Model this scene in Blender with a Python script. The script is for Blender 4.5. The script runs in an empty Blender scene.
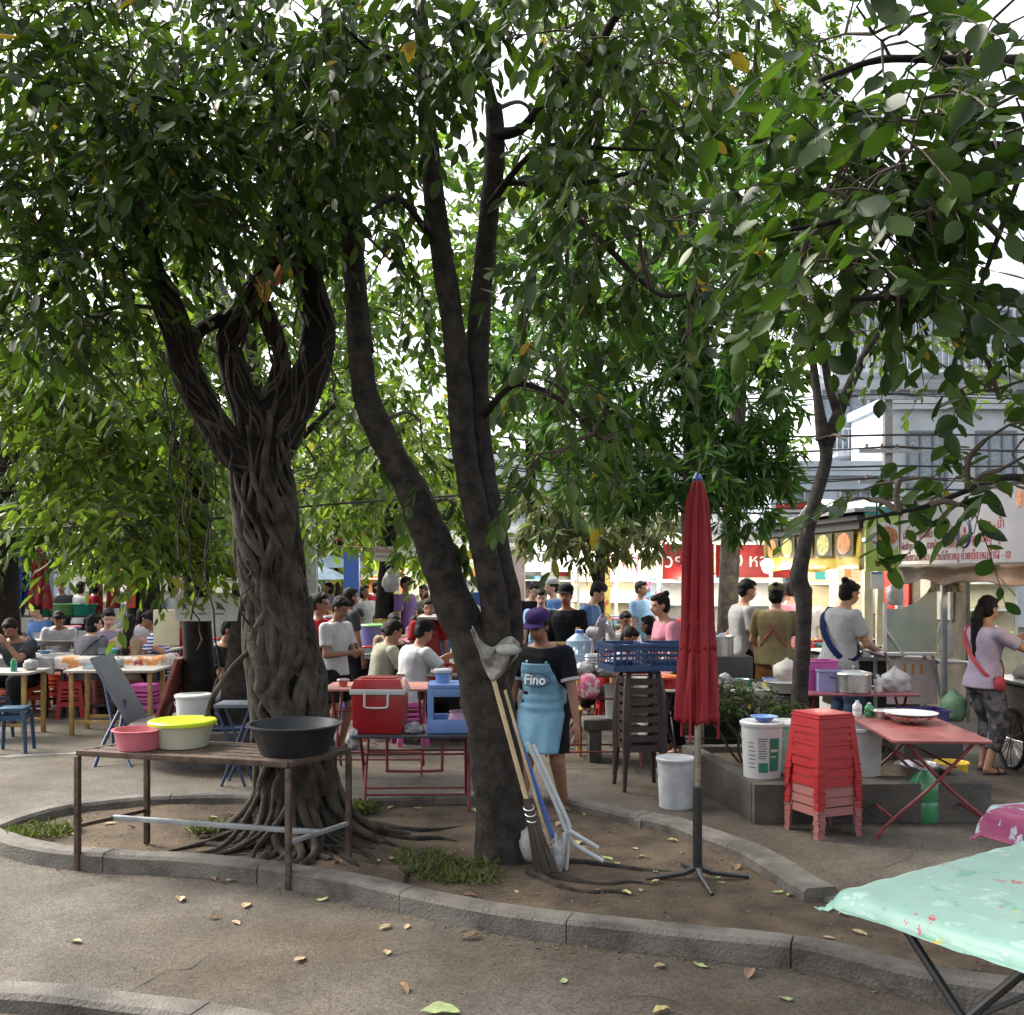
import bpy, bmesh, math, random
import numpy as np
from mathutils import Vector, Matrix, noise
R = math.radians
PI = math.pi
random.seed(7)
rng = np.random.default_rng(7)
scene = bpy.context.scene
col = scene.collection
# ---------------------------------------------------------------- camera
F, CX, HY, H = 1024.0, 512.0, 573.0, 1.8
cam = bpy.data.objects.new('camera', bpy.data.cameras.new('camera'))
col.objects.link(cam)
cam.location = (0, 0, H)
cam.rotation_euler = (R(90), 0, 0)
cam.data.sensor_width = 36
cam.data.lens = 36
cam.data.shift_y = (HY - 507.5) / 1024
cam.data.clip_end = 600
scene.camera = cam
# ---------------------------------------------------------------- world, sun, exposure
world = bpy.data.worlds.new('World')
scene.world = world
world.use_nodes = True
wn, wl = world.node_tree.nodes, world.node_tree.links
wn.clear()
SUN_EL, SUN_AZ = R(44), R(-62)        # direction towards the sun, measured from +Y clockwise
sky = wn.new('ShaderNodeTexSky'); sky.sky_type = 'NISHITA'; sky.sun_disc = False
sky.sun_elevation = SUN_EL; sky.sun_rotation = SUN_AZ
sky.air_density = 1.3; sky.dust_density = 6.0; sky.ozone_density = 1.0
hs = wn.new('ShaderNodeHueSaturation'); hs.inputs['Saturation'].default_value = 0.25; hs.inputs['Value'].default_value = 1.15
bg = wn.new('ShaderNodeBackground'); bg.inputs['Strength'].default_value = 0.15
wo = wn.new('ShaderNodeOutputWorld')
wl.new(sky.outputs[0], hs.inputs['Color']); wl.new(hs.outputs[0], bg.inputs[0]); wl.new(bg.outputs[0], wo.inputs[0])
sd = bpy.data.lights.new('sun', 'SUN'); sd.energy = 1.5; sd.angle = R(12); sd.color = (1, .9, .74)
so = bpy.data.objects.new('sun', sd); col.objects.link(so)
sv = Vector((math.sin(SUN_AZ) * math.cos(SUN_EL), math.cos(SUN_AZ) * math.cos(SUN_EL), math.sin(SUN_EL)))
so.rotation_euler = sv.to_track_quat('Z', 'Y').to_euler()
so.location = (0, 0, 30)
scene.view_settings.view_transform = 'Standard'
scene.view_settings.look = 'None'
scene.view_settings.exposure = 1.55
scene.view_settings.gamma = 1
scene.view_settings.use_curve_mapping = False
scene.cycles.max_bounces = 8
scene.cycles.transparent_max_bounces = 12
scene.cycles.diffuse_bounces = 4
scene.cycles.use_denoising = True

# ---------------------------------------------------------------- helpers
def W(px, py, Y):
    return Vector(((px - CX) / F * Y, Y, H - (py - HY) / F * Y))
def G(px, py, z=0.0):
    Y = F * (H - z) / (py - HY)
    return Vector(((px - CX) / F * Y, Y, z))
def lerp(a, b, t): return a + (b - a) * t

_mats = {}
def M(name, c, rough=.6, metal=0, var=.15, scale=9, bump=.08, bscale=60, spec=.5, trans=0, emit=0, c2=None, transl=0, thr=(.35, .65), alpha=1):
    if name in _mats: return _mats[name]
    m = bpy.data.materials.new(name); _mats[name] = m
    m.use_nodes = True
    n, l = m.node_tree.nodes, m.node_tree.links
    n.clear()
    o = n.new('ShaderNodeOutputMaterial'); p = n.new('ShaderNodeBsdfPrincipled')
    tc = n.new('ShaderNodeTexCoord'); nz = n.new('ShaderNodeTexNoise')
    nz.inputs['Scale'].default_value = scale; nz.inputs['Detail'].default_value = 5; nz.inputs['Roughness'].default_value = .62
    l.new(tc.outputs['Object'], nz.inputs['Vector'])
    rp = n.new('ShaderNodeValToRGB')
    if c2 is None: c2 = tuple(max(0, x * (1 - 2 * var)) for x in c)
    rp.color_ramp.elements[0].position, rp.color_ramp.elements[1].position = thr
    rp.color_ramp.elements[0].color = (*c2, 1); rp.color_ramp.elements[1].color = (*c, 1)
    l.new(nz.outputs['Fac'], rp.inputs[0]); l.new(rp.outputs[0], p.inputs['Base Color'])
    mr = n.new('ShaderNodeMapRange'); mr.inputs['To Min'].default_value = max(.03, rough - .12); mr.inputs['To Max'].default_value = min(1, rough + .12)
    l.new(nz.outputs['Fac'], mr.inputs['Value']); l.new(mr.outputs[0], p.inputs['Roughness'])
    p.inputs['Metallic'].default_value = metal
    p.inputs['Specular IOR Level'].default_value = spec
    p.inputs['Transmission Weight'].default_value = trans
    p.inputs['Alpha'].default_value = alpha
    if emit:
        p.inputs['Emission Color'].default_value = (*c, 1); p.inputs['Emission Strength'].default_value = emit
    if bump:
        nb = n.new('ShaderNodeTexNoise'); nb.inputs['Scale'].default_value = bscale; nb.inputs['Detail'].default_value = 4
        l.new(tc.outputs['Object'], nb.inputs['Vector'])
        b = n.new('ShaderNodeBump'); b.inputs['Strength'].default_value = min(1, bump * 4); b.inputs['Distance'].default_value = .01
        l.new(nb.outputs['Fac'], b.inputs['Height']); l.new(b.outputs[0], p.inputs['Normal'])
    if transl:
        t = n.new('ShaderNodeBsdfTranslucent'); mx = n.new('ShaderNodeMixShader'); mx.inputs[0].default_value = transl
        l.new(rp.outputs[0], t.inputs[0]); l.new(p.outputs[0], mx.inputs[1]); l.new(t.outputs[0], mx.inputs[2]); l.new(mx.outputs[0], o.inputs[0])
    else:
        l.new(p.outputs[0], o.inputs[0])
    return m
def C(hexs):
    v = [int(hexs[i:i + 2], 16) / 255 for i in (0, 2, 4)]
    return tuple(((x / 12.92) if x <= .04045 else ((x + .055) / 1.055) ** 2.4) for x in v)
def plastic(name, c, **k):
    c = tuple(x * .72 for x in c)
    k.setdefault('rough', .38); k.setdefault('var', .06); k.setdefault('bump', .02)
    return M(name, c, **k)
def cloth(name, c, **k):
    c = tuple(x * .72 for x in c)
    k.setdefault('rough', .9); k.setdefault('var', .1); k.setdefault('bump', .12); k.setdefault('bscale', 18); k.setdefault('spec', .15)
    return M(name, c, **k)

class MB:
    def __init__(s): s.v = []; s.f = []; s.m = []
    def add(s, vs, fs, mi=0, X=None):
        b = len(s.v)
        if X is not None: vs = [X @ Vector(v) for v in vs]
        s.v += [tuple(v) for v in vs]; s.f += [tuple(i + b for i in f) for f in fs]; s.m += [mi] * len(fs)
        return s
    def box(s, c, d, rot=None, mi=0, taper=1.0, X=None):
        hx, hy, hz = d[0] / 2, d[1] / 2, d[2] / 2
        vs = [(-hx, -hy, -hz), (hx, -hy, -hz), (hx, hy, -hz), (-hx, hy, -hz)]
        vs += [(x * taper, y * taper, hz) for x, y, _ in vs]
        fs = [(0, 3, 2, 1), (4, 5, 6, 7), (0, 1, 5, 4), (1, 2, 6, 5), (2, 3, 7, 6), (3, 0, 4, 7)]
        T = Matrix.Translation(c)
        if rot is not None: T = T @ (rot if isinstance(rot, Matrix) else Matrix.Rotation(rot, 4, 'Z'))
        if X is not None: T = X @ T
        return s.add(vs, fs, mi, T)
    def tube(s, pts, rad, n=8, mi=0, cap=True, flat=1.0, wob=0.0, seed=0):
        pts = [Vector(p) for p in pts]
        if not hasattr(rad, '__len__'): rad = [rad] * len(pts)
        b = len(s.v); up = None
        for i, p in enumerate(pts):
            t = (pts[min(i + 1, len(pts) - 1)] - pts[max(i - 1, 0)])
            if t.length < 1e-9: t = Vector((0, 0, 1))
            t.normalize()
            if up is None:
                up = t.orthogonal().normalized()
                if abs(t.z) < .95: up = (Vector((0, 0, 1)) - t * t.z).normalized()
            up = (up - t * up.dot(t))
            up = up.normalized() if up.length > 1e-6 else t.orthogonal().normalized()
            sd_ = t.cross(up)
            for k in range(n):
                a = 2 * PI * k / n
                r = rad[i]
                if wob: r *= 1 + wob * noise.noise(Vector((math.cos(a) * 1.7 + seed, math.sin(a) * 1.7, (p.z + p.x) * 2.3)))  + wob * .5 * noise.noise(Vector((math.cos(a) * 4 + seed, math.sin(a) * 4, (p.z + p.x) * 9)))
                s.v.append(tuple(p + up * (math.cos(a) * r * flat) + sd_ * (math.sin(a) * r)))
        for i in range(len(pts) - 1):
            for k in range(n):
                k2 = (k + 1) % n
                s.f.append((b + i * n + k, b + i * n + k2, b + (i + 1) * n + k2, b + (i + 1) * n + k)); s.m.append(mi)
        if cap:
            s.f.append(tuple(b + k for k in reversed(range(n)))); s.m.append(mi)
            e = b + (len(pts) - 1) * n
            s.f.append(tuple(e + k for k in range(n))); s.m.append(mi)
        return s
    def lathe(s, prof, n=24, c=(0, 0, 0), mi=0, X=None, sx=1, sy=1):
        b0 = []
        vs = []; fs = []
        for r, z in prof:
            for k in range(n):
                a = 2 * PI * k / n
                vs.append((c[0] + r * sx * math.cos(a), c[1] + r * sy * math.sin(a), c[2] + z))
        for i in range(len(prof) - 1):
            for k in range(n):
                k2 = (k + 1) % n
                fs.append((i * n + k, i * n + k2, (i + 1) * n + k2, (i + 1) * n + k))
        if prof[0][0] > 1e-4: fs.append(tuple(reversed(range(n))))
        if prof[-1][0] > 1e-4: fs.append(tuple((len(prof) - 1) * n + k for k in range(n)))
        return s.add(vs, fs, mi, X)
    def prism(s, poly, z0, z1, mi=0, X=None):
        n = len(poly)
        vs = [(x, y, z0) for x, y in poly] + [(x, y, z1) for x, y in poly]
        fs = [tuple(reversed(range(n))), tuple(range(n, 2 * n))] + [(i, (i + 1) % n, n + (i + 1) % n, n + i) for i in range(n)]
        return s.add(vs, fs, mi, X)
    def ell(s, c, r, n=12, mi=0, X=None, m=8):
        vs = []; fs = []
        for i in range(m + 1):
            th = PI * i / m
            for k in range(n):
                a = 2 * PI * k / n
                vs.append((r[0] * math.sin(th) * math.cos(a), r[1] * math.sin(th) * math.sin(a), r[2] * math.cos(th)))
        for i in range(m):
            for k in range(n):
                k2 = (k + 1) % n
                fs.append((i * n + k, (i + 1) * n + k, (i + 1) * n + k2, i * n + k2))
        T = Matrix.Translation(c)
        if X is not None: T = T @ X
        return s.add(vs, fs, mi, T)
    def grid(s, fn, nu, nv, mi=0):
        b = len(s.v)
        for j in range(nv + 1):
            for i in range(nu + 1): s.v.append(tuple(fn(i / nu, j / nv)))
        for j in range(nv):
            for i in range(nu):
                a = b + j * (nu + 1) + i
                s.f.append((a, a + 1, a + nu + 2, a + nu + 1)); s.m.append(mi)
        return s
    def build(s, name, mats, parent=None, bevel=0, smooth=35, origin=None, thick=0, weld=False):
        me = bpy.data.meshes.new(name)
        v = s.v
        if origin is not None:
            ox, oy, oz = origin
            v = [(a - ox, b - oy, c - oz) for a, b, c in v]
        me.from_pydata(v, [], s.f)
        if not isinstance(mats, (list, tuple)): mats = [mats]
        for m in mats: me.materials.append(m)
        if len(mats) > 1: me.polygons.foreach_set('material_index', s.m)
        if bevel or weld:
            bm = bmesh.new(); bm.from_mesh(me)
            if weld: bmesh.ops.remove_doubles(bm, verts=bm.verts, dist=1e-5)
            if bevel:
                ed = [e for e in bm.edges if len(e.link_faces) == 2 and e.calc_face_angle(0) > .5]
                bmesh.ops.bevel(bm, geom=ed, offset=bevel, segments=2, profile=.6, affect='EDGES', clamp_overlap=True)
            bm.to_mesh(me); bm.free()
        if smooth:
            me.polygons.foreach_set('use_smooth', [True] * len(me.polygons))
            me.set_sharp_from_angle(angle=R(smooth))
        me.validate()
        o = bpy.data.objects.new(name, me); col.objects.link(o)
        if thick:
            md = o.modifiers.new('thick', 'SOLIDIFY'); md.thickness = thick; md.offset = 0
        if parent is not None: o.parent = parent
        return o

def tag(o, label=None, cat=None, group=None, kind=None):
    if label: o['label'] = label
    if cat: o['category'] = cat
    if group: o['group'] = group
    if kind: o['kind'] = kind
    return o
def thing(name, label, cat, loc=(0, 0, 0), rz=0, group=None):
    o = bpy.data.objects.new(name, None); col.objects.link(o)
    o.location = loc; o.rotation_euler = (0, 0, rz); o.empty_display_size = .1
    return tag(o, label, cat, group)
def dup(root, loc, rz=None, label=None, group=None, scale=None, mats=None, rot=None):
    def cp(o, par):
        c = o.copy(); col.objects.link(c)
        if par is not None: c.parent = par
        if mats and o.type == 'MESH':
            key = (o.data.name, tuple(m.name for m in mats.values()))
            if key not in _dm:
                d = o.data.copy()
                for i, m in enumerate(d.materials):
                    if m.name in mats: d.materials[i] = mats[m.name]
                _dm[key] = d
            c.data = _dm[key]
        for ch in list(o.children): 
            if ch not in made: cp(ch, c)
        return c
    made = set()
    r = cp(root, None)
    r.location = loc
    if rz is not None: r.rotation_euler = (0, 0, rz)
    if rot is not None: r.rotation_euler = rot
    if label: r['label'] = label
    if group: r['group'] = group
    if scale: r.scale = (scale,) * 3 if not hasattr(scale, '__len__') else scale
    return r
_dm = {}
def struct(mb, name, mats, **k):
    o = mb.build(name, mats, **k); o['kind'] = 'structure'; return o
def cat_rom(pts, rad=None, k=6):
    pts = [Vector(p) for p in pts]; out = []; ro = []
    P = [pts[0] * 2 - pts[1]] + pts + [pts[-1] * 2 - pts[-2]]
    for i in range(1, len(P) - 2):
        for j in range(k):
            t = j / k
            p0, p1, p2, p3 = P[i - 1], P[i], P[i + 1], P[i + 2]
            out.append(.5 * ((2 * p1) + (p2 - p0) * t + (2 * p0 - 5 * p1 + 4 * p2 - p3) * t * t + (3 * p1 - p0 - 3 * p2 + p3) * t ** 3))
            if rad: ro.append(lerp(rad[i - 1], rad[i], t))
    out.append(pts[-1])
    if rad: ro.append(rad[-1]); return out, ro
    return out
_fc = {}
def text_mesh(s, size, bold=0.0):
    cu = bpy.data.curves.new('t', 'FONT'); cu.body = s; cu.size = size; cu.align_x = 'CENTER'; cu.align_y = 'CENTER'; cu.extrude = .002; cu.offset = bold; cu.resolution_u = 2
    o = bpy.data.objects.new('t', cu); col.objects.link(o)
    dg = bpy.context.evaluated_depsgraph_get(); dg.update()
    me = bpy.data.meshes.new_from_object(o.evaluated_get(dg))
    bpy.data.objects.remove(o)
    return me
def text(parent, s, size, mat, loc, rot, name='lettering', bold=0.0, sx=1):
    """rot: euler; text faces its local +Z. (pi/2,0,0) makes it face -Y."""
    me = text_mesh(s, size, bold); me.materials.clear(); me.materials.append(mat)
    me.transform(Matrix.Translation(loc) @ Matrix.Rotation(rot[2], 4, 'Z') @ Matrix.Rotation(rot[1], 4, 'Y') @ Matrix.Rotation(rot[0], 4, 'X') @ Matrix.Diagonal((sx, 1, 1, 1)))
    o = bpy.data.objects.new(name, me); col.objects.link(o); o.parent = parent
    return o
def remesh(mb, voxel, mats, name, parent, smooth_it=2, disp=0, dscale=12, pick=None):
    me = bpy.data.meshes.new('tmp'); me.from_pydata(mb.v, [], mb.f); me.validate()
    o = bpy.data.objects.new('tmp', me); col.objects.link(o)
    r = o.modifiers.new('r', 'REMESH'); r.mode = 'VOXEL'; r.voxel_size = voxel
    if smooth_it:
        sm = o.modifiers.new('s', 'SMOOTH'); sm.iterations = smooth_it; sm.factor = .5
    dg = bpy.context.evaluated_depsgraph_get(); dg.update()
    m2 = bpy.data.meshes.new_from_object(o.evaluated_get(dg))
    bpy.data.objects.remove(o)
    m2.name = name
    n = len(m2.vertices)
    if disp:
        co = np.empty(n * 3, np.float32); m2.vertices.foreach_get('co', co); co = co.reshape(-1, 3)
        no = np.empty(n * 3, np.float32); m2.vertices.foreach_get('normal', no); no = no.reshape(-1, 3)
        d = np.array([noise.noise(Vector((x * dscale, y * dscale, z * dscale * .55))) for x, y, z in co])
        co += no * (d * disp)[:, None]
        m2.vertices.foreach_set('co', co.ravel())
    if not isinstance(mats, (list, tuple)): mats = [mats]
    m2.materials.clear()
    for m in mats: m2.materials.append(m)
    m2.polygons.foreach_set('use_smooth', [True] * len(m2.polygons))
    if pick:
        idx = [pick(p.center) for p in m2.polygons]
        m2.polygons.foreach_set('material_index', idx)
    ob = bpy.data.objects.new(name, m2); col.objects.link(ob)
    if parent is not None: ob.parent = parent
    return ob
# ---------------------------------------------------------------- materials of the setting
def asphalt_mat():
    m = bpy.data.materials.new('asphalt'); m.use_nodes = True
    n, l = m.node_tree.nodes, m.node_tree.links
    p = n['Principled BSDF']; tc = n.new('ShaderNodeTexCoord')
    def nz(s, d=4, r=.6):
        t = n.new('ShaderNodeTexNoise'); t.inputs['Scale'].default_value = s; t.inputs['Detail'].default_value = d; t.inputs['Roughness'].default_value = r
        l.new(tc.outputs['Object'], t.inputs['Vector']); return t
    def ramp(src, a, b, pa, pb):
        r = n.new('ShaderNodeValToRGB'); r.color_ramp.elements[0].position = pa; r.color_ramp.elements[1].position = pb
        r.color_ramp.elements[0].color = (*a, 1); r.color_ramp.elements[1].color = (*b, 1); l.new(src, r.inputs[0]); return r
    def mix(a, b, f, mode='MIX'):
        x = n.new('ShaderNodeMix'); x.data_type = 'RGBA'; x.blend_type = mode
        if isinstance(f, float): x.inputs[0].default_value = f
        else: l.new(f, x.inputs[0])
        l.new(a, x.inputs[6]); l.new(b, x.inputs[7]); return x.outputs[2]
    big = ramp(nz(.45, 5).outputs['Fac'], (.064, .051, .037), (.094, .086, .077), .38, .62)
    mid = ramp(nz(2.3, 5).outputs['Fac'], (.62, .62, .62), (1.14, 1.14, 1.14), .3, .68)
    vo = n.new('ShaderNodeTexVoronoi'); vo.inputs['Scale'].default_value = 85
    l.new(tc.outputs['Object'], vo.inputs['Vector'])
    agg = n.new('ShaderNodeValToRGB'); agg.color_ramp.elements[0].color = (.68, .66, .63, 1); agg.color_ramp.elements[1].color = (1.4, 1.37, 1.3, 1)
    agg.color_ramp.elements[0].position = .1; agg.color_ramp.elements[1].position = .9
    sx = n.new('ShaderNodeSeparateColor'); l.new(vo.outputs['Color'], sx.inputs[0]); l.new(sx.outputs[0], agg.inputs[0])
    a1 = mix(big.outputs[0], mid.outputs[0], 1.0, 'MULTIPLY')
    a2 = mix(a1, agg.outputs[0], .8, 'MULTIPLY')
    stain = ramp(nz(1.1, 6, .7).outputs['Fac'], (0, 0, 0), (1, 1, 1), .58, .72)
    dk = n.new('ShaderNodeRGB'); dk.outputs[0].default_value = (.042, .04, .037, 1)
    sf = n.new('ShaderNodeMath'); sf.operation = 'MULTIPLY'; sf.inputs[1].default_value = .38; l.new(stain.outputs[0], sf.inputs[0])
    a3 = mix(a2, dk.outputs[0], sf.outputs[0])
    l.new(a3, p.inputs['Base Color'])
    p.inputs['Roughness'].default_value = .85; p.inputs['Specular IOR Level'].default_value = .25
    b = n.new('ShaderNodeBump'); b.inputs['Strength'].default_value = .7; b.inputs['Distance'].default_value = .004
    l.new(vo.outputs['Distance'], b.inputs['Height'])
    b2 = n.new('ShaderNodeBump'); b2.inputs['Strength'].default_value = .5; b2.inputs['Distance'].default_value = .02
    l.new(nz(6, 5).outputs['Fac'], b2.inputs['Height']); l.new(b.outputs[0], b2.inputs['Normal']); l.new(b2.outputs[0], p.inputs['Normal'])
    return m
ASPH = asphalt_mat()
KERB = M('kerb_concrete', (.14, .127, .11), rough=.9, var=.3, scale=2.6, bump=.25, bscale=70, c2=(.045, .04, .035), thr=(.36, .6))
SOIL = M('soil', (.11, .083, .058), rough=.95, scale=3.2, bump=.25, bscale=45, c2=(.048, .037, .028), spec=.15)
CONC = M('old_concrete', (.1, .088, .075), rough=.9, scale=3, c2=(.035, .032, .03), bump=.25, bscale=35, thr=(.35, .7))
# ground
g = MB(); g.add([(-160, -60, 0), (160, -60, 0), (160, 260, 0), (-160, 260, 0)], [(0, 1, 2, 3)])
struct(g, 'ground', ASPH, smooth=0)

def resample(pts, step):
    pts = cat_rom(pts, k=10); out = [pts[0]]; acc = 0
    for a, b in zip(pts, pts[1:]):
        d = (b - a).length; acc += d
        if acc >= step: out.append(b); acc = 0
    return out
def offset_line(pts, w):
    out = []
    for i, p in enumerate(pts):
        t = (pts[min(i + 1, len(pts) - 1)] - pts[max(i - 1, 0)]); t.z = 0; t.normalize()
        out.append(p + Vector((-t.y, t.x, 0)) * w)
    return out
def kerb(outer, w, h, name, stone=.95, z0=-.05):
    ln = resample(outer, .07); inner = offset_line(ln, w)
    mb = MB(); i = 0; run = 0; start = 0; n = len(ln)
    def seg(a, b):
        idx = list(range(a, b + 1))
        dz = random.uniform(-.003, .003); dx = random.uniform(-.002, .002)
        base = len(mb.v)
        for j in idx:
            o, q = ln[j], inner[j]
            if j == idx[-1] and j < n - 1: o, q = ln[j - 1].lerp(ln[j], .94), inner[j - 1].lerp(inner[j], .94)
            d = (q - o).normalized() * dx
            e = (q - o).normalized()
            jz = dz + .006 * noise.noise(o * 3) ; jx = .01 * noise.noise(o * 5)
            hh = h + jz
            for (P_, off, z) in ((o, 0, z0), (o, .0 + jx, hh - .02), (o, .02 + jx, hh), (q, -.02, hh), (q, 0, hh - .02), (q, 0, z0)):
                v = P_ + e * off + d
                mb.v.append((v.x, v.y, z))
        k = 6
        for j in range(len(idx) - 1):
            for c in range(k - 1):
                a0 = base + j * k + c
                mb.f.append((a0, a0 + 1, a0 + k + 1, a0 + k)); mb.m.append(0)
        mb.f.append(tuple(base + c for c in range(k))); mb.m.append(0)
        e0 = base + (len(idx) - 1) * k
        mb.f.append(tuple(e0 + c for c in reversed(range(k)))); mb.m.append(0)
    for j in range(1, n):
        run += (ln[j] - ln[j - 1]).length
        if run > stone or j == n - 1:
            seg(start, j); start = j; run = 0
    # close the tiny joints below the top
    o = struct(mb, name, KERB, smooth=40)
    # mortar strip sitting low in the joints
    mo = MB(); ln2 = offset_line(ln, .012); in2 = offset_line(ln, w - .012)
    base = 0
    for a, b in zip(ln2, in2): mo.v += [(a.x, a.y, z0), (a.x, a.y, h - .035), (b.x, b.y, h - .035), (b.x, b.y, z0)]
    for j in range(len(ln2) - 1):
        for c in range(3):
            a0 = j * 4 + c; mo.f.append((a0, a0 + 1, a0 + 5, a0 + 4)); mo.m.append(0)
    struct(mo, name + '_mortar', CONC)
    return ln, inner
def GT(x, y, z):
    p = G(x, y, z); p.z = 0; return p
front = [G(x, y) for x, y in [(1250, 1040), (1060, 1022), (916, 999), (817, 973), (684, 957), (606, 948), (506, 935), (416, 917), (340, 899), (289, 890), (199, 878), (83, 871), (20, 862), (-22, 848)]]
front += [GT(x, y, .11) for x, y in [(-28, 828), (13, 813), (66, 801), (146, 793), (239, 791), (350, 795), (479, 791), (556, 793), (606, 803), (655, 815)]]
front.reverse()   # so that the inside lies to the left
lnA, inA = kerb(front, .15, .11, 'kerb')
right_px = [(640, 808), (684, 817), (717, 828), (767, 846), (810, 870), (838, 886)]
lnB, inB = kerb([GT(x, y, .12) for x, y in reversed(right_px)], .2, .12, 'kerb')
low_px = [(815, 893), (880, 918), (935, 931), (1016, 947), (1120, 965), (1300, 985)]
lnC, inC = kerb([GT(x, y, .07) for x, y in low_px], .13, .07, 'kerb')
# soil inside the island
def inside(x, y, P):
    c = False; j = len(P) - 1
    for i in range(len(P)):
        if (P[i][1] > y) != (P[j][1] > y) and x < (P[j][0] - P[i][0]) * (y - P[i][1]) / (P[j][1] - P[i][1]) + P[i][0]: c = not c
        j = i
    return c
A2 = offset_line(lnA, .07); B2 = offset_line(lnB, .1); C2 = offset_line(lnC, .06)
# lnA runs: right-back(655,819) -> ... -> front right ; lnB/lnC reversed lists run from right to left
poly = [(p.x, p.y) for p in A2] + [(p.x, p.y) for p in reversed(C2)] + [(p.x, p.y) for p in B2]
xs = [p[0] for p in poly]; ys = [p[1] for p in poly]
st = .045
mb = MB(); ids = {}
def sz(x, y):
    v = Vector((x, y, 0))
    return .045 + .018 * noise.noise(v * 1.3) + .008 * noise.noise(v * 6) + .004 * noise.noise(v * 19)
nx = int((max(xs) - min(xs)) / st) + 2; ny = int((max(ys) - min(ys)) / st) + 2
for j in range(ny):
    for i in range(nx):
        x = min(xs) + i * st; y = min(ys) + j * st
        if inside(x + st / 2, y + st / 2, poly):
            q = []
            for (a, b) in ((i, j), (i + 1, j), (i + 1, j + 1), (i, j + 1)):
                if (a, b) not in ids:
                    xx = min(xs) + a * st; yy = min(ys) + b * st
                    ids[(a, b)] = len(mb.v); mb.v.append((xx, yy, sz(xx, yy)))
                q.append(ids[(a, b)])
            mb.f.append(tuple(q)); mb.m.append(0)
struct(mb, 'soil', SOIL, smooth=80)
# front-left kerb of the next bed, with dark earth on the near side
kerb([G(x, y) for x, y in [(420, 1062), (330, 1040), (249, 1024), (116, 1004), (0, 994), (-160, 988)]], .16, .07, 'kerb')
# crack and pale seam
def ribbon(pts, w, z, name, mat):
    pts = cat_rom(pts, k=8); mb = MB()
    for i, p in enumerate(pts):
        t = (pts[min(i + 1, len(pts) - 1)] - pts[max(i - 1, 0)]).normalized()
        s_ = Vector((-t.y, t.x, 0)); ww = w * (.5 + abs(noise.noise(p * 7)) * 2) / 2
        j = Vector((0, 0, 0)) + s_ * noise.noise(p * 9) * .02
        a, b = p + s_ * ww + j, p - s_ * ww + j
        mb.v += [(a.x, a.y, z), (b.x, b.y, z)]
    for i in range(len(pts) - 1):
        mb.f.append((2 * i, 2 * i + 1, 2 * i + 3, 2 * i + 2)); mb.m.append(0)
    return struct(mb, name, mat, smooth=0)
DKD = M('crack_dirt', (.05, .045, .04), rough=1, bump=0)
ribbon([G(x, y) for x, y in [(118, 996), (140, 985), (165, 972), (190, 968), (205, 958)]], .006, .004, 'pavement_crack', DKD)
for cr in ([(560, 1010), (590, 1000), (640, 996), (690, 1004)], [(0, 925), (50, 918), (90, 905), (140, 902)], [(380, 960), (420, 950), (470, 958), (520, 952), (560, 962)], [(620, 770), (600, 755), (560, 748), (540, 735)], [(860, 870), (900, 862), (930, 845), (990, 840)], [(20, 790), (70, 776), (110, 772)]):
    ribbon([G(x, y) for x, y in cr], .004, .004, 'pavement_crack', DKD)
ribbon([G(x, y) for x, y in [(-20, 758), (40, 755), (90, 753), (140, 752)]], .1, .004, 'pavement_seam', M('seam', (.2, .19, .17), rough=.9))
ribbon([G(x, y) for x, y in [(30, 700), (60, 699), (120, 697), (170, 695)]], .03, .004, 'pavement_crack', DKD)

# ---------------------------------------------------------------- foliage
def leaf_mat(name, dark, light, yellow, transl=.35, rough=.42):
    m = bpy.data.materials.new(name); m.use_nodes = True
    n, l = m.node_tree.nodes, m.node_tree.links; n.clear()
    o = n.new('ShaderNodeOutputMaterial'); p = n.new('ShaderNodeBsdfPrincipled')
    at = n.new('ShaderNodeAttribute'); at.attribute_name = 'rnd'
    r = n.new('ShaderNodeValToRGB'); e = r.color_ramp.elements
    e[0].position = 0; e[0].color = (*dark, 1); e[1].position = .985; e[1].color = (*light, 1)
    y = r.color_ramp.elements.new(.996); y.color = (*yellow, 1)
    l.new(at.outputs['Fac'], r.inputs[0]); l.new(r.outputs[0], p.inputs['Base Color'])
    p.inputs['Roughness'].default_value = rough; p.inputs['Specular IOR Level'].default_value = .26
    t = n.new('ShaderNodeBsdfTranslucent'); g_ = n.new('ShaderNodeMix'); g_.data_type = 'RGBA'; g_.blend_type = 'MULTIPLY'; g_.inputs[0].default_value = 1
    g_.inputs[7].default_value = (1.7, 1.9, .8, 1); l.new(r.outputs[0], g_.inputs[6]); l.new(g_.outputs[2], t.inputs[0])
    mx = n.new('ShaderNodeMixShader'); mx.inputs[0].default_value = transl
    l.new(p.outputs[0], mx.inputs[1]); l.new(t.outputs[0], mx.inputs[2]); l.new(mx.outputs[0], o.inputs[0])
    return m
LF_FIG = leaf_mat('leaf_fig', (.014, .03, .007), (.055, .095, .016), (.3, .2, .03), .32)
LF_BIG = leaf_mat('leaf_big', (.012, .028, .007), (.042, .078, .013), (.28, .2, .04), .38)
LF_MID = leaf_mat('leaf_mid', (.025, .052, .013), (.12, .19, .035), (.25, .2, .04), .42)
LF_BRI = leaf_mat('leaf_bright', (.022, .042, .01), (.15, .21, .035), (.3, .26, .05), .48)
LF_MAN = leaf_mat('leaf_mango', (.022, .055, .016), (.07, .15, .03), (.16, .22, .03), .4)
LF_DRY = leaf_mat('leaf_dusty', (.06, .07, .035), (.14, .16, .08), (.25, .2, .1), .3, .7)

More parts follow.
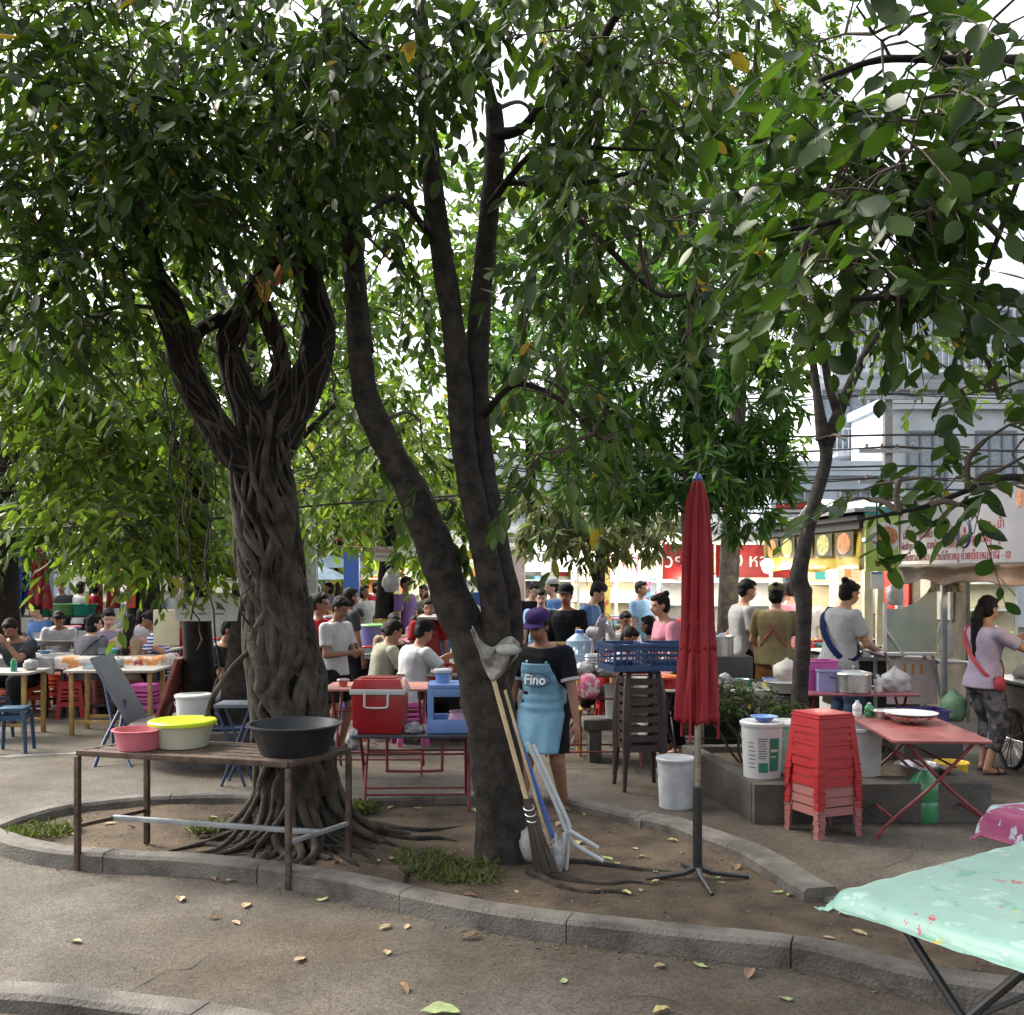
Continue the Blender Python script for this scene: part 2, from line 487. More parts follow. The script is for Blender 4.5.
TPL = np.array([(0, 0, 0), (.18, .3, .03), (.45, .5, .05), (.75, .36, .03), (1, 0, -.05), (.75, -.36, .03), (.45, -.5, .05), (.18, -.3, .03), (.5, 0, -.03)], np.float32)
TPF = [(0, 8, 2, 1), (8, 4, 3, 2), (0, 7, 6, 8), (8, 6, 5, 4)]
_t = [.06, .2, .4, .6, .78, .92]; _w = [.14, .36, .49, .47, .33, .14]
TPL3 = np.array([(0, 0, 0)] + [(t, w, .02 + .05 * w - .04 * t * t) for t, w in zip(_t, _w)] + [(1, 0, -.06)] + [(t, -w, .02 + .05 * w - .04 * t * t) for t, w in zip(_t, _w)][::-1] + [(.25, 0, -.012), (.5, 0, -.03), (.75, 0, -.045)], np.float32)
TPF3 = [(0, 14, 2, 1), (14, 15, 3, 2), (15, 16, 4, 3), (16, 6, 5, 4), (0, 13, 12, 14), (14, 12, 11, 15), (15, 11, 10, 16), (16, 10, 9, 8), (16, 8, 7, 6)]
TPL2 = np.array([(0, 0, 0), (.45, .5, .03), (1, 0, -.05), (.45, -.5, .03)], np.float32)
TPF2 = [(0, 3, 2, 1)]
def leaf_mesh(name, P, D, N, Ls, Wd, mat, parent, origin, hi=True):
    """P base points, D axes, N approximate normals (n,3); Ls lengths; Wd width ratio"""
    n = len(P)
    D = D / np.maximum(np.linalg.norm(D, axis=1, keepdims=True), 1e-6)
    S = np.cross(N, D); S /= np.maximum(np.linalg.norm(S, axis=1, keepdims=True), 1e-6)
    U = np.cross(D, S)
    tp, tf = (TPL3, TPF3) if hi == 2 else (TPL, TPF) if hi else (TPL2, TPF2)
    k = len(tp)
    Ls = np.asarray(Ls)[:, None, None]
    curl = rng.uniform(.3, 3.2, n)[:, None, None] * np.array(rng.choice([1, 1, 1, -.6], n))[:, None, None]; Wd = Wd * rng.uniform(.78, 1.15, n)[:, None, None]
    V = P[:, None, :] + Ls * (tp[None, :, 0:1] * D[:, None, :] + tp[None, :, 1:2] * Wd * S[:, None, :] + tp[None, :, 2:3] * curl * U[:, None, :])
    V = V - np.array(origin)[None, None, :]
    V = V.reshape(-1, 3).astype(np.float32)
    fc = np.array(tf, np.int32)
    FI = (np.arange(n)[:, None, None] * k + fc[None]).reshape(-1)
    nf = n * len(tf)
    me = bpy.data.meshes.new(name)
    me.vertices.add(len(V)); me.vertices.foreach_set('co', V.ravel())
    me.loops.add(len(FI)); me.loops.foreach_set('vertex_index', FI.astype(np.int32))
    me.polygons.add(nf); me.polygons.foreach_set('loop_start', np.arange(0, nf * 4, 4, dtype=np.int32))
    try: me.polygons.foreach_set('loop_total', np.full(nf, 4, np.int32))
    except Exception: pass
    me.materials.append(mat)
    at = me.attributes.new('rnd', 'FLOAT', 'POINT')
    rr = rng.random(n).astype(np.float32)
    at.data.foreach_set('value', np.repeat(rr, k))
    me.update(calc_edges=True)
    me.polygons.foreach_set('use_smooth', [True] * nf)
    o = bpy.data.objects.new(name, me); col.objects.link(o); o.parent = parent
    return o
def unit(v): return v / np.maximum(np.linalg.norm(v, axis=-1, keepdims=True), 1e-6)
def sprays(P, out, nleaf, L, droop=.5, tw=.32, mode='alt', tilt=.5):
    """P (n,3) spray roots, out (n,3) outward directions. returns leaves + twig lines"""
    n = len(P)
    d = unit(out + rng.normal(0, .45, (n, 3)) + np.array([0, 0, -droop * .6]))
    t = np.linspace(.12, 1, nleaf)[None, :, None]
    side = unit(np.cross(d, np.array([0, 0, 1.]) + rng.normal(0, .35, (n, 3))))
    tl = tw * rng.uniform(.6, 1.3, (n, 1, 1))
    if mode == 'ros': tl = tl * .28
    B = P[:, None, :] + d[:, None, :] * t * tl + np.array([0, 0, -1.]) * (t ** 2) * tl * droop * .5
    sg = np.where(np.arange(nleaf) % 2 == 0, 1., -1.)[None, :, None]
    if mode == 'ros':
        a = rng.uniform(0, 2 * PI, (n, nleaf, 1))
        up = unit(np.cross(side, d))
        D = d[:, None, :] * .45 + side[:, None, :] * np.cos(a) + up[:, None, :] * np.sin(a) + np.array([0, 0, -droop]) + rng.normal(0, .15, (n, nleaf, 3))
    else:
        D = d[:, None, :] * .75 + side[:, None, :] * sg * .8 + np.array([0, 0, -droop]) + rng.normal(0, .28, (n, nleaf, 3))
    Nn = np.array([0, 0, 1.]) + rng.normal(0, tilt, (n, nleaf, 3))
    Ls = L * rng.uniform(.45, 1.2, (n, nleaf)) * (1 if mode == 'ros' else 1)
    tips = P + d * tl[:, 0] + np.array([0, 0, -1.]) * tl[:, 0] * droop * .5
    return B.reshape(-1, 3), D.reshape(-1, 3), Nn.reshape(-1, 3), Ls.ravel(), tips, P + d * tl[:, 0] * .5 + np.array([0, 0, -.12]) * tl[:, 0] * droop
BARK = M('bark_grey', (.046, .04, .035), rough=.95, scale=11, bump=.35, bscale=38, c2=(.016, .014, .012), thr=(.38, .66), spec=.2)
BARKD = M('bark_dark', (.022, .019, .017), rough=.95, scale=8, bump=.35, bscale=40, c2=(.012, .01, .009), thr=(.4, .7), spec=.2)
ROOTM = M('root_bark', (.082, .07, .058), rough=.9, scale=7, bump=.3, bscale=70, c2=(.022, .018, .015), spec=.2)
TWIG = M('twig_bark', (.07, .055, .04), rough=.9, bump=0)
def crown(parent, blobs, mat, L, wd, nleaf, origin, limbs=None, mode='alt', droop=.5, tw=.35, hi=True, tilt=.5, name='crown', twigs=True, shell=.35, bmat=None, thin=None):
    """blobs: (px, py, Y, rx_px, ry_px, depth_m, nsprays)"""
    Ps = []; Os = []; anch = []
    for (px, py, Y, rx, ry, dp, ns) in blobs:
        c = W(px, py, Y); ax = rx / F * Y; az = ry / F * Y
        v = unit(rng.normal(0, 1, (ns, 3))); rad = rng.uniform(shell, 1, (ns, 1)) ** .6
        q = v * rad * np.array([ax, dp, az])
        Ps.append(q + np.array(c)); o = q.copy(); o[:, 2] *= .6; Os.append(unit(o)); anch.append((c, ns))
    P = np.concatenate(Ps); O = np.concatenate(Os)
    if thin:
        sx_ = CX + P[:, 0] / P[:, 1] * F; sy_ = HY - (P[:, 2] - H) / P[:, 1] * F; keep = np.ones(len(P), bool); dr = rng.random(len(P))
        for (x0, y0, x1, y1, k_) in thin: keep &= ~((sx_ > x0) & (sx_ < x1) & (sy_ > y0) & (sy_ < y1) & (dr > k_))
        P, O = P[keep], O[keep]; cs_ = np.concatenate([np.full(n_, i_) for i_, (c_, n_) in enumerate(anch)])[keep]
        anch = [(c_, int((cs_ == i_).sum())) for i_, (c_, n_) in enumerate(anch)]
    B, D, Nn, Ls, tips, mids = sprays(P, O, nleaf, L, droop, tw, mode, tilt)
    leaf_mesh(name, B, D, Nn, Ls, wd, mat, parent, origin, hi)
    if twigs:
        mb = MB(); base = np.array(origin)
        allp = []
        k0 = 0
        for (c, ns) in anch:
            if ns == 0: continue
            # a branch from the nearest limb node to the blob, side branches to its sprays
            node = min(limbs, key=lambda q: (Vector(q) - c).length) if limbs else c
            node = Vector(node); mid_ = (node + c) / 2 + Vector((random.uniform(-.1, .1), random.uniform(-.1, .1), .12)) * (c - node).length
            ln_ = (c - node).length
            if limbs and ln_ > .05:
                pts, rd = cat_rom([node, mid_, c], [min(.035, .012 + ln_ * .008), min(.022, .01 + ln_ * .005), .009], 5)
                mb.tube(pts, rd, 6)
                cand = pts[3:]
            else: cand = [c]
            idx = list(range(k0, k0 + ns)); random.shuffle(idx)
            hubs = list(cand)
            for q in idx[:max(3, min(ns, 70))]:
                p = Vector(P[q]); hnode = min(hubs, key=lambda h_: (h_ - p).length)
                m_ = (p + hnode) / 2 + Vector((0, 0, .06)) * (p - hnode).length
                mb.tube([hnode, m_, p], [.007, .005, .0035], 4, cap=False)
                mb.tube([p, Vector(mids[q]), Vector(tips[q])], [.0035, .003, .0018], 3, cap=False)
                hubs.append(m_); hubs.append(p)
            k0 += ns
        mb.build('branches', bmat or TWIG, parent, origin=origin)
    return parent
def limb(mb, pxs, Y0, Y1, k=6, wob=.12, n=14, seed=0, ext=None):
    """pxs: (px, py, width_px) up the limb; depth goes from Y0 to Y1"""
    m_ = len(pxs)
    pts = []; rd = []
    for i, (x, y, w) in enumerate(pxs):
        Y = lerp(Y0, Y1, i / (m_ - 1)); pts.append(W(x, y, Y)); rd.append(w / 2 / F * Y)
    p, r = cat_rom(pts, rd, k)
    mb.tube(p, r, n, wob=wob, seed=seed)
    return p
def bumpy(o, amp, sc):
    me = o.data; n = len(me.vertices)
    co = np.empty(n * 3, np.float32); me.vertices.foreach_get('co', co); co = co.reshape(-1, 3)
    no = np.empty(n * 3, np.float32); me.vertices.foreach_get('normal', no); no = no.reshape(-1, 3)
    d = np.array([noise.noise(Vector((x * sc, y * sc, z * sc * .4))) for x, y, z in co])
    co += no * (d * amp)[:, None]; me.vertices.foreach_set('co', co.ravel()); me.update()
# ================================================================ TREES
# --- strangler fig
FB = (-1.42, 6.78, .03)
fig = thing('fig_tree', 'massive strangler fig wrapped in twisted grey aerial roots, behind the rusty metal bench frame', 'tree', FB)
mb = MB()
core = [(298, 852, 98), (297, 835, 75), (295, 800, 63), (292, 740, 62), (288, 680, 62), (279, 620, 55), (270, 560, 49), (266, 500, 52), (263, 465, 50), (265, 430, 36), (267, 404, 18), (268, 392, 4)]
limb(mb, core, 6.78, 6.78, 8, wob=.22, n=28, seed=3)
t_ = mb.build('trunk', BARKD, fig, origin=FB, smooth=80); bumpy(t_, .02, 9)  # near-black core colour paints the shade in recesses between the roots
FIGL = []
limbs_fig = [
 ([(258, 475, 31), (232, 452, 30), (205, 412, 26), (186, 372, 26), (176, 325, 26), (150, 262, 23), (128, 190, 20), (105, 120, 13), (80, 60, 8)], 6.75, 6.3),
 ([(262, 440, 33), (240, 395, 25), (228, 345, 23), (245, 305, 21), (272, 268, 21), (285, 215, 20), (290, 150, 16), (280, 80, 11), (260, 10, 6)], 6.75, 6.9),
 ([(268, 440, 28), (272, 400, 18), (282, 365, 16), (272, 330, 15), (262, 305, 15)], 6.8, 6.8),
 ([(278, 440, 36), (296, 405, 33), (314, 365, 30), (320, 325, 30), (308, 280, 28), (298, 230, 23), (318, 150, 16), (345, 60, 10), (360, -30, 5)], 6.8, 7.1),
 ([(188, 372, 16), (196, 335, 13), (222, 318, 13), (240, 312, 11)], 6.7, 6.8),
 ([(128, 190, 13), (90, 205, 9), (45, 190, 6), (-10, 200, 4)], 6.4, 5.6),
 ([(290, 200, 11), (240, 150, 7), (190, 110, 5), (140, 95, 4)], 6.8, 5.6)]
for i, (p_, a, b) in enumerate(limbs_fig):
    mb = MB(); pp = limb(mb, p_, a, b, 7, wob=.2, n=16, seed=i * 3.1)
    o = mb.build('limb', BARKD, fig, origin=FB, smooth=80); bumpy(o, .012, 12)
    FIGL += [tuple(q) for q in pp[::5]]
# aerial roots on the trunk
def core_at(py):
    for (x0, y0, w0), (x1, y1, w1) in zip(core, core[1:]):
        if y0 >= py >= y1:
            t = (y0 - py) / (y0 - y1); return lerp(x0, x1, t), lerp(w0, w1, t)
    return (298, 120) if py > core[0][1] else (266, 40)
mbr = MB()
for k in range(120):
    a = random.uniform(0, 2 * PI); tw_ = random.choice([-1, 1]) * random.uniform(.1, 2.1)
    y0 = random.uniform(800, 852) if k % 3 else random.uniform(640, 840)
    y1 = random.uniform(400, 620); r0 = random.uniform(.011, .034) if k % 5 else random.uniform(.034, .046); pts = []; rd = []; n_ = 26
    ph = random.uniform(0, 9)
    for i in range(n_):
        t = i / (n_ - 1); py = lerp(y0, y1, t); cx, w = core_at(py)
        w = max(w, 50)
        c = W(cx, py, 6.78); aa = a + tw_ * t + .3 * math.sin(t * 9 + ph) + .14 * math.sin(t * 23 + ph * 2)
        rr = w / 2 / F * 6.78 * 1.0 + r0 * .55 + .014 * math.sin(t * 15 + ph)
        pts.append(c + Vector((math.cos(aa) * rr, math.sin(aa) * rr, 0))); rd.append(r0 * (1.1 - .5 * t) * (1 + .25 * math.sin(t * 11 + ph * 3)))
    if y0 > 800:    # reaches the ground and runs out over the soil
        p0 = pts[0]; d = Vector((p0.x - FB[0], p0.y - FB[1], 0)).normalized()
        ext = random.uniform(.1, .4) if (k % 6 or d.y < -.25) else random.uniform(.5, 1.0); side = Vector((-d.y, d.x, 0)) * random.uniform(-.35, .35)
        e = []
        for q in range(7):
            u = (7 - q) / 7
            pp = Vector((p0.x, p0.y, 0)) + d * ext * u + side * ext * u * u
            zz = .035 + max(0, p0.z - .04) * (1 - u) ** 2.2 * .6
            pp.z = zz + .01; e.append(pp)
        pts = e + pts[1:]; rd = [r0 * (.45 + .09 * q) for q in range(7)] + rd[1:]
    p2, r2 = cat_rom(pts, rd, 2)
    mbr.tube(p2, r2, 7)
# buttress roots
for k in range(34):
    a = 2 * PI * k / 34 + random.uniform(-.08, .08); pts = []; L_ = random.uniform(.16, .5); tw_ = random.uniform(-.5, .5); r0 = random.uniform(.018, .042)
    for i in range(12):
        t = i / 11; z = .72 * (1 - t) ** 1.7 + .05
        cx, w = core_at(573 + (1.8 - z) * 151); rr = w / 2 / F * 6.78 * .95 + L_ * t ** 2.0
        aa = a + tw_ * (1 - t) + .12 * math.sin(t * 8 + k)
        pts.append(Vector((FB[0] + math.cos(aa) * rr, FB[1] + math.sin(aa) * rr, z)))
    p2, r2 = cat_rom(pts, [r0 * (1.15 - .6 * i / 11) for i in range(12)], 2)
    mbr.tube(p2, r2, 7)
# roots winding round the limbs
for (p_, Ya, Yb) in limbs_fig[:4]:
    for q in range(15):
        n_ = 30; a = random.uniform(0, 6.28); tw_ = random.choice([-1, 1]) * random.uniform(1, 6); r0 = random.uniform(.006, .018); pts = []
        m_ = min(len(p_), 7) - 1; ph = random.uniform(0, 9)
        for i in range(n_):
            u = i / (n_ - 1) * m_ * random.uniform(.995, 1); j = min(int(u), m_ - 1); f_ = u - j
            x = lerp(p_[j][0], p_[j + 1][0], f_); y = lerp(p_[j][1], p_[j + 1][1], f_); w = lerp(p_[j][2], p_[j + 1][2], f_)
            Y = lerp(Ya, Yb, u / (len(p_) - 1)); c = W(x, y, Y); rr = w / 2 / F * Y + r0 * .6
            aa = a + tw_ * i / n_ + .3 * math.sin(i * .7 + ph)
            d = (W(p_[j + 1][0], p_[j + 1][1], Y) - W(p_[j][0], p_[j][1], Y)).normalized(); s1 = d.cross(Vector((0, 1, 0))).normalized(); s2 = d.cross(s1)
            pts.append(c + s1 * math.cos(aa) * rr + s2 * math.sin(aa) * rr)
        mbr.tube(pts, [r0 * (1 - .4 * i / n_) for i in range(n_)], 6)
mbr.build('aerial_roots', ROOTM, fig, origin=FB, smooth=80)
# roots hanging free
mbh = MB()
for (x, y0, y1) in [(168, 300, 470), (176, 340, 560), (190, 380, 620), (205, 420, 560), (150, 250, 330), (212, 430, 700), (199, 560, 650), (225, 330, 470), (330, 300, 400), (246, 560, 640), (300, 250, 420), (160, 280, 420), (184, 350, 520)]:
    pts = [W(x + random.uniform(-4, 4) + 5 * math.sin(i), lerp(y0, y1, i / 9), 6.55 + .06 * math.sin(i * 2)) for i in range(10)]
    mbh.tube(pts, .006, 5)
for a, b, c, d in [((236, 640), (215, 668), (196, 690), (190, 705)), ((250, 655), (228, 690), (214, 715), (207, 720))]:
    pass
pts = cat_rom([W(250, 650, 6.6), W(232, 668, 6.55), W(214, 695, 6.5), W(206, 716, 6.5)], k=5); mbh.tube(pts, [.018] * len(pts), 7)
mbh.build('hanging_roots', ROOTM, fig, origin=FB, smooth=80)
# orange scar where bark was stripped
mb = MB(); pts = [W(262, 300, 6.58), W(268, 290, 6.56), W(276, 280, 6.57), W(283, 268, 6.6)]
mb.tube(cat_rom(pts, k=4), [.034] * 13, 7); mb.tube([W(268, 290, 6.56), W(262, 283, 6.56), W(258, 276, 6.55)], .022, 6)
mb.build('bark_scar', M('raw_wood', (.55, .2, .08), rough=.8), fig, origin=FB)

crown(fig, [(40, 40, 5.6, 120, 90, 1.0, 170), (180, 60, 5.9, 110, 80, 1.0, 150), (300, 60, 6.2, 90, 90, 1.0, 120), (100, 160, 5.8, 120, 60, 1.0, 170),
            (220, 170, 6.1, 100, 55, .9, 130), (330, 180, 7.6, 60, 60, .6, 70), (20, 240, 5.8, 60, 70, .8, 90), (95, 250, 5.9, 46, 50, .6, 45), (200, 226, 5.8, 80, 22, .5, 34), (250, 290, 7.8, 90, 50, .5, 60),
            (60, 330, 6.0, 70, 30, .6, 30)],
      LF_FIG, .115, .46, 9, FB, FIGL, hi=2, droop=.7, tw=.38, thin=[(140, 235, 345, 480, .12), (340, 200, 520, 480, .1), (450, 55, 545, 132, .04), (300, 0, 340, 40, .3), (0, 85, 30, 130, .2)])
# --- forked tree
TB = (-.03, 6.31, .03)
ftree = thing('forked_tree', 'dark tree splitting into three tall stems, brooms and poles leaning on its right side', 'tree', TB)
mb = MB()
FL = []
FL += limb(mb, [(506, 872, 78), (505, 862, 61), (502, 830, 52), (499, 790, 49), (494, 740, 51), (487, 700, 53), (480, 665, 52), (468, 635, 42), (450, 595, 39), (434, 545, 38), (412, 492, 32), (392, 455, 28), (372, 415, 26), (363, 380, 25), (360, 350, 24)], 6.31, 6.45, 8, wob=.1, n=24, seed=5)[60:]
t_ = mb.build('trunk', BARK, ftree, origin=TB, smooth=80); bumpy(t_, .012, 14)
specs = [
 ([(361, 352, 26), (358, 320, 24), (353, 250, 22), (345, 150, 18), (333, 60, 14), (322, -20, 10)], 6.45, 6.6),
 ([(489, 690, 34), (497, 650, 32), (494, 600, 29), (486, 560, 27), (474, 505, 25), (464, 450, 25), (460, 390, 25), (452, 320, 23), (440, 240, 22), (429, 150, 20), (424, 70, 15), (420, -10, 11)], 6.36, 6.1),
 ([(494, 690, 34), (507, 645, 32), (508, 600, 27), (499, 555, 25), (488, 500, 25), (480, 440, 24), (477, 380, 23), (480, 310, 22), (488, 230, 20), (495, 150, 20), (494, 105, 18)], 6.45, 6.2),
 ([(448, 620, 20), (452, 575, 20), (450, 545, 12)], 6.42, 6.5),
 ([(494, 135, 13), (522, 128, 10), (552, 92, 10), (590, 62, 10), (612, 22, 9), (640, -10, 8)], 6.2, 5.6),
 ([(494, 110, 12), (486, 70, 10), (500, 35, 8), (530, -5, 7)], 6.2, 6.0),
 ([(490, 205, 9), (520, 165, 6), (548, 146, 5), (600, 148, 4), (655, 150, 3)], 6.2, 5.3),
 ([(500, 182, 7), (545, 184, 6), (590, 182, 5), (632, 172, 4)], 6.2, 5.2),
 ([(548, 184, 6), (575, 215, 6), (610, 250, 6), (640, 280, 5), (665, 296, 4), (700, 290, 3)], 5.8, 4.9),
 ([(423, 560, 0), (0, 0, 0)], 0, 0),
 ([(345, 170, 8), (300, 130, 6), (255, 60, 5), (210, 10, 4)], 6.5, 5.4),
 ([(440, 250, 8), (400, 200, 6), (365, 215, 4)], 6.2, 5.4),
 ([(480, 420, 8), (515, 385, 6), (560, 400, 5), (600, 440, 3)], 6.3, 5.5),
 ([(460, 130, 6), (430, 60, 5), (380, 55, 4), (345, 28, 3)], 6.2, 5.0)]
for i, (p_, a, b) in enumerate(specs):
    if not a: continue
    mb = MB(); pp = limb(mb, p_, a, b, 7, wob=.08, n=14, seed=i * 2.7 + 1)
    o = mb.build('stem' if i < 3 else 'limb', BARKD if i > 2 else BARK, ftree, origin=TB, smooth=80)
    if i < 3: bumpy(o, .007, 16)
    FL += pp[::4]
FL = [tuple(q) for q in FL]
crown(ftree, [(400, 40, 5.5, 80, 70, .8, 110), (560, 30, 5.4, 90, 50, .8, 90), (680, 20, 5.6, 90, 55, .8, 45), (640, 110, 5.3, 80, 50, .7, 46), (570, 200, 5.4, 80, 40, .6, 40),
              (640, 230, 5.0, 80, 60, .6, 50), (690, 310, 5.1, 46, 36, .5, 14), (390, 260, 7.1, 60, 80, .5, 60), (400, 150, 7.0, 60, 60, .5, 60), (335, 100, 5.6, 50, 50, .6, 40), (375, 200, 5.9, 26, 40, .3, 9), (540, 120, 6.6, 60, 50, .4, 40),
              (420, 420, 6.9, 30, 50, .3, 18), (545, 380, 5.5, 50, 50, .5, 28), (600, 420, 5.5, 50, 45, .5, 20), (550, 460, 5.6, 44, 30, .5, 16), (530, 310, 5.7, 50, 40, .5, 22),
              (500, 30, 6.0, 40, 30, .5, 14), (440, 500, 6.3, 26, 40, .3, 8)],
      LF_FIG, .12, .48, 8, TB, FL, hi=2, droop=.85, tw=.34, thin=[(405, 100, 522, 480, .1), (335, 190, 395, 420, .15), (200, 230, 340, 480, .1), (520, 180, 700, 560, .5), (450, 55, 545, 132, .04), (300, 0, 340, 40, .3), (0, 85, 30, 130, .2)])
# --- big-leaved tree standing outside the frame on the right, its boughs reaching in
RB = (3.15, 4.5, 0)
rtree = thing('overhanging_tree', 'large broad-leaved boughs hanging into the upper right corner close to the viewer', 'tree', RB)
mb = MB(); mb.tube(*cat_rom([(3.15, 4.5, -.05), (3.1, 4.5, .5), (3.2, 4.45, 1.6), (3.1, 4.3, 2.8), (3.0, 4.1, 4.0), (2.8, 4, 5.2)], [.22, .16, .14, .12, .1, .06], 8), n=18, wob=.1)
mb.build('trunk', BARK, rtree, origin=RB, smooth=80)
RL = []
for p_, a, b in [([(1230, 520, 26), (1120, 470, 16), (1024, 478, 10), (960, 500, 7), (905, 520, 0), (0, 0, 0)], 0, 0),
                 ([(1250, 560, 22), (1120, 500, 12), (1024, 478, 8), (985, 484, 6), (930, 505, 5), (885, 515, 4), (860, 520, 3)], 4.2, 3.7),
                 ([(1200, 250, 24), (1090, 180, 15), (1020, 150, 11), (960, 150, 9), (900, 190, 7), (840, 220, 5), (790, 230, 4)], 4.0, 3.4),
                 ([(1150, 60, 20), (1040, 60, 12), (960, 60, 9), (880, 60, 7), (820, 80, 5)], 3.9, 3.3),
                 ([(1100, 420, 12), (1000, 330, 9), (960, 320, 7), (900, 300, 5), (850, 300, 4)], 4.1, 3.5),
                 ([(1020, 175, 6), (990, 260, 5), (975, 300, 4)], 3.6, 3.5)]:
    if not a: continue
    mb = MB(); pp = limb(mb, p_, a, b, 6, wob=.06, n=9); mb.build('limb', BARKD, rtree, origin=RB, smooth=80); RL += [tuple(q) for q in pp[::4]]
crown(rtree, [(940, 60, 3.6, 80, 60, .5, 25), (850, 70, 3.6, 70, 55, .5, 22), (990, 130, 3.5, 60, 60, .4, 25), (900, 150, 3.5, 80, 50, .5, 34), (820, 190, 3.6, 60, 50, .4, 22), (960, 210, 3.5, 40, 34, .3, 6),
              (880, 240, 3.5, 70, 40, .4, 23), (800, 270, 3.6, 46, 34, .3, 11), (900, 290, 3.6, 60, 26, .3, 16), (980, 330, 3.7, 50, 30, .4, 13), (1010, 30, 3.4, 40, 30, .3, 4),
              (1000, 400, 3.8, 40, 26, .4, 14), (985, 440, 3.8, 40, 24, .4, 13), (1000, 470, 3.8, 40, 34, .4, 11), (900, 480, 3.8, 50, 22, .3, 7), (960, 505, 3.8, 34, 20, .2, 4), (870, 500, 3.9, 26, 14, .2, 3)],
      LF_BIG, .112, .58, 7, RB, RL, droop=.42, tw=.34, tilt=.6, hi=2, thin=[(770, 318, 950, 480, .06), (820, 350, 960, 460, .05), (960, 350, 1030, 480, .25), (880, 488, 1030, 620, .07), (740, 480, 850, 600, .1), (560, -20, 765, 420, .06), (765, 340, 830, 420, .3)])

def simple_tree(name, label, base, trunk, blobs, mat, L, wd, nleaf, limbs=(), mode='alt', droop=.5, tw=.35, hi=False, bark=None, Y=None, Y1=None, twigs=True, group=None, tilt=.5):
    t = thing(name, label, 'tree', base, group=group)
    mb = MB(); nodes = limb(mb, trunk, Y, Y1 or Y, 6, wob=.12, n=14, seed=base[0])
    mb.build('trunk', bark or BARK, t, origin=base, smooth=80)
    nodes = nodes[len(nodes) // 2:]
    for p_ in limbs:
        mb = MB(); nodes += limb(mb, p_, Y, Y1 or Y, 5, wob=.08, n=9, seed=base[0]); mb.build('limb', bark or BARK, t, origin=base, smooth=80)
    crown(t, blobs, mat, L, wd, nleaf, base, [tuple(q) for q in nodes[::3]], mode, droop, tw, hi, tilt=tilt, twigs=twigs, thin=[(0, 548, 165, 650, .12), (165, 572, 262, 660, .05), (450, 50, 545, 135, .03), (880, 0, 1024, 300, .1), (820, 345, 960, 470, .25)])
    return t
# slim tree in the planter on the right
simple_tree('slim_tree', 'slim mottled tree with forked bare limbs rising from the concrete planter by the food stalls', (2.4, 8.5, .2),
  [(800, 800, 20), (801, 740, 18), (800, 690, 17), (803, 640, 15), (804, 600, 17), (799, 575, 18), (806, 540, 14), (815, 500, 13), (826, 460, 12), (824, 435, 14)],
  [(900, 340, 8.3, 40, 26, .5, 16), (870, 300, 8.3, 50, 30, .5, 22), (845, 440, 8.2, 34, 22, .4, 10), (960, 375, 8.3, 34, 16, .4, 8), (800, 300, 8.6, 50, 40, .6, 30), (860, 330, 8.4, 40, 20, .4, 8)],
  LF_MID, .12, .42, 8, limbs=[[(824, 440, 15), (818, 400, 9), (812, 350, 7), (806, 300, 5)], [(826, 445, 15), (838, 415, 12), (850, 385, 10), (868, 350, 9), (885, 320, 7)], [(838, 415, 9), (828, 380, 8), (822, 330, 6), (822, 290, 4)], [(852, 385, 6), (862, 362, 6), (880, 345, 4)]], Y=8.5, hi=True, bark=BARK, droop=.4)
# mango tree
simple_tree('mango_tree', 'dense mango tree with drooping glossy leaf clusters behind the closed red parasol', (2.05, 11.5, 0),
  [(696, 740, 34), (698, 680, 28), (700, 600, 26), (694, 520, 26), (697, 430, 26), (695, 350, 28), (692, 280, 24)],
  [(560, 260, 11.6, 60, 60, 1, 70), (740, 400, 10.6, 60, 60, 1.0, 150), (752, 460, 10.4, 42, 42, .7, 80), (690, 470, 10.2, 60, 40, .8, 90), (620, 480, 10.6, 60, 34, .8, 80), (590, 420, 10.8, 70, 50, .9, 110),
   (660, 390, 10.8, 70, 50, .9, 130), (700, 300, 11, 90, 60, 1.2, 170), (610, 310, 11.2, 80, 60, 1, 130), (540, 350, 11.4, 60, 60, .9, 80), (730, 215, 11.2, 90, 60, 1.1, 120), (770, 330, 11, 50, 50, .8, 60), (735, 512, 10.2, 34, 20, .5, 26), (775, 465, 10.4, 24, 34, .5, 24), (640, 495, 10.4, 50, 18, .5, 24)],
  LF_MAN, .21, .24, 11, limbs=[[(697, 420, 14), (740, 380, 10), (770, 350, 6)], [(694, 480, 14), (650, 440, 10), (600, 400, 7), (560, 385, 5)], [(694, 400, 14), (650, 330, 9), (620, 290, 6)]], mode='ros', droop=.75, tw=.3, Y=11.5, Y1=11.2, bark=BARKD)
# tall tree behind on the right, reaching over the top
simple_tree('tall_tree', 'tall tree with small yellow-green leaves towering above the mango tree', (3.1, 15, 0),
  [(724, 696, 20), (728, 600, 20), (732, 500, 18), (738, 400, 16), (742, 300, 15), (750, 200, 13), (755, 100, 9), (758, 20, 5)],
  [(600, 60, 14.5, 70, 60, 1.5, 150), (590, 160, 14.5, 70, 60, 1.5, 140), (740, 60, 14.5, 80, 60, 1.5, 260), (700, 130, 14.5, 70, 50, 1.4, 220), (790, 130, 14.5, 50, 50, 1.3, 130), (780, 230, 14.5, 50, 50, 1.2, 110), (650, 40, 15, 70, 50, 1.4, 120), (800, 60, 14.6, 50, 40, 1.2, 60), (770, 300, 14.6, 46, 34, 1.0, 60), (840, 180, 14.6, 30, 60, 1, 40)],
  LF_MID, .17, .36, 9, limbs=[[(742, 300, 9), (770, 230, 6), (790, 150, 4)], [(748, 220, 9), (715, 150, 6), (690, 110, 4)]], mode='ros', droop=.35, tw=.5, Y=15)
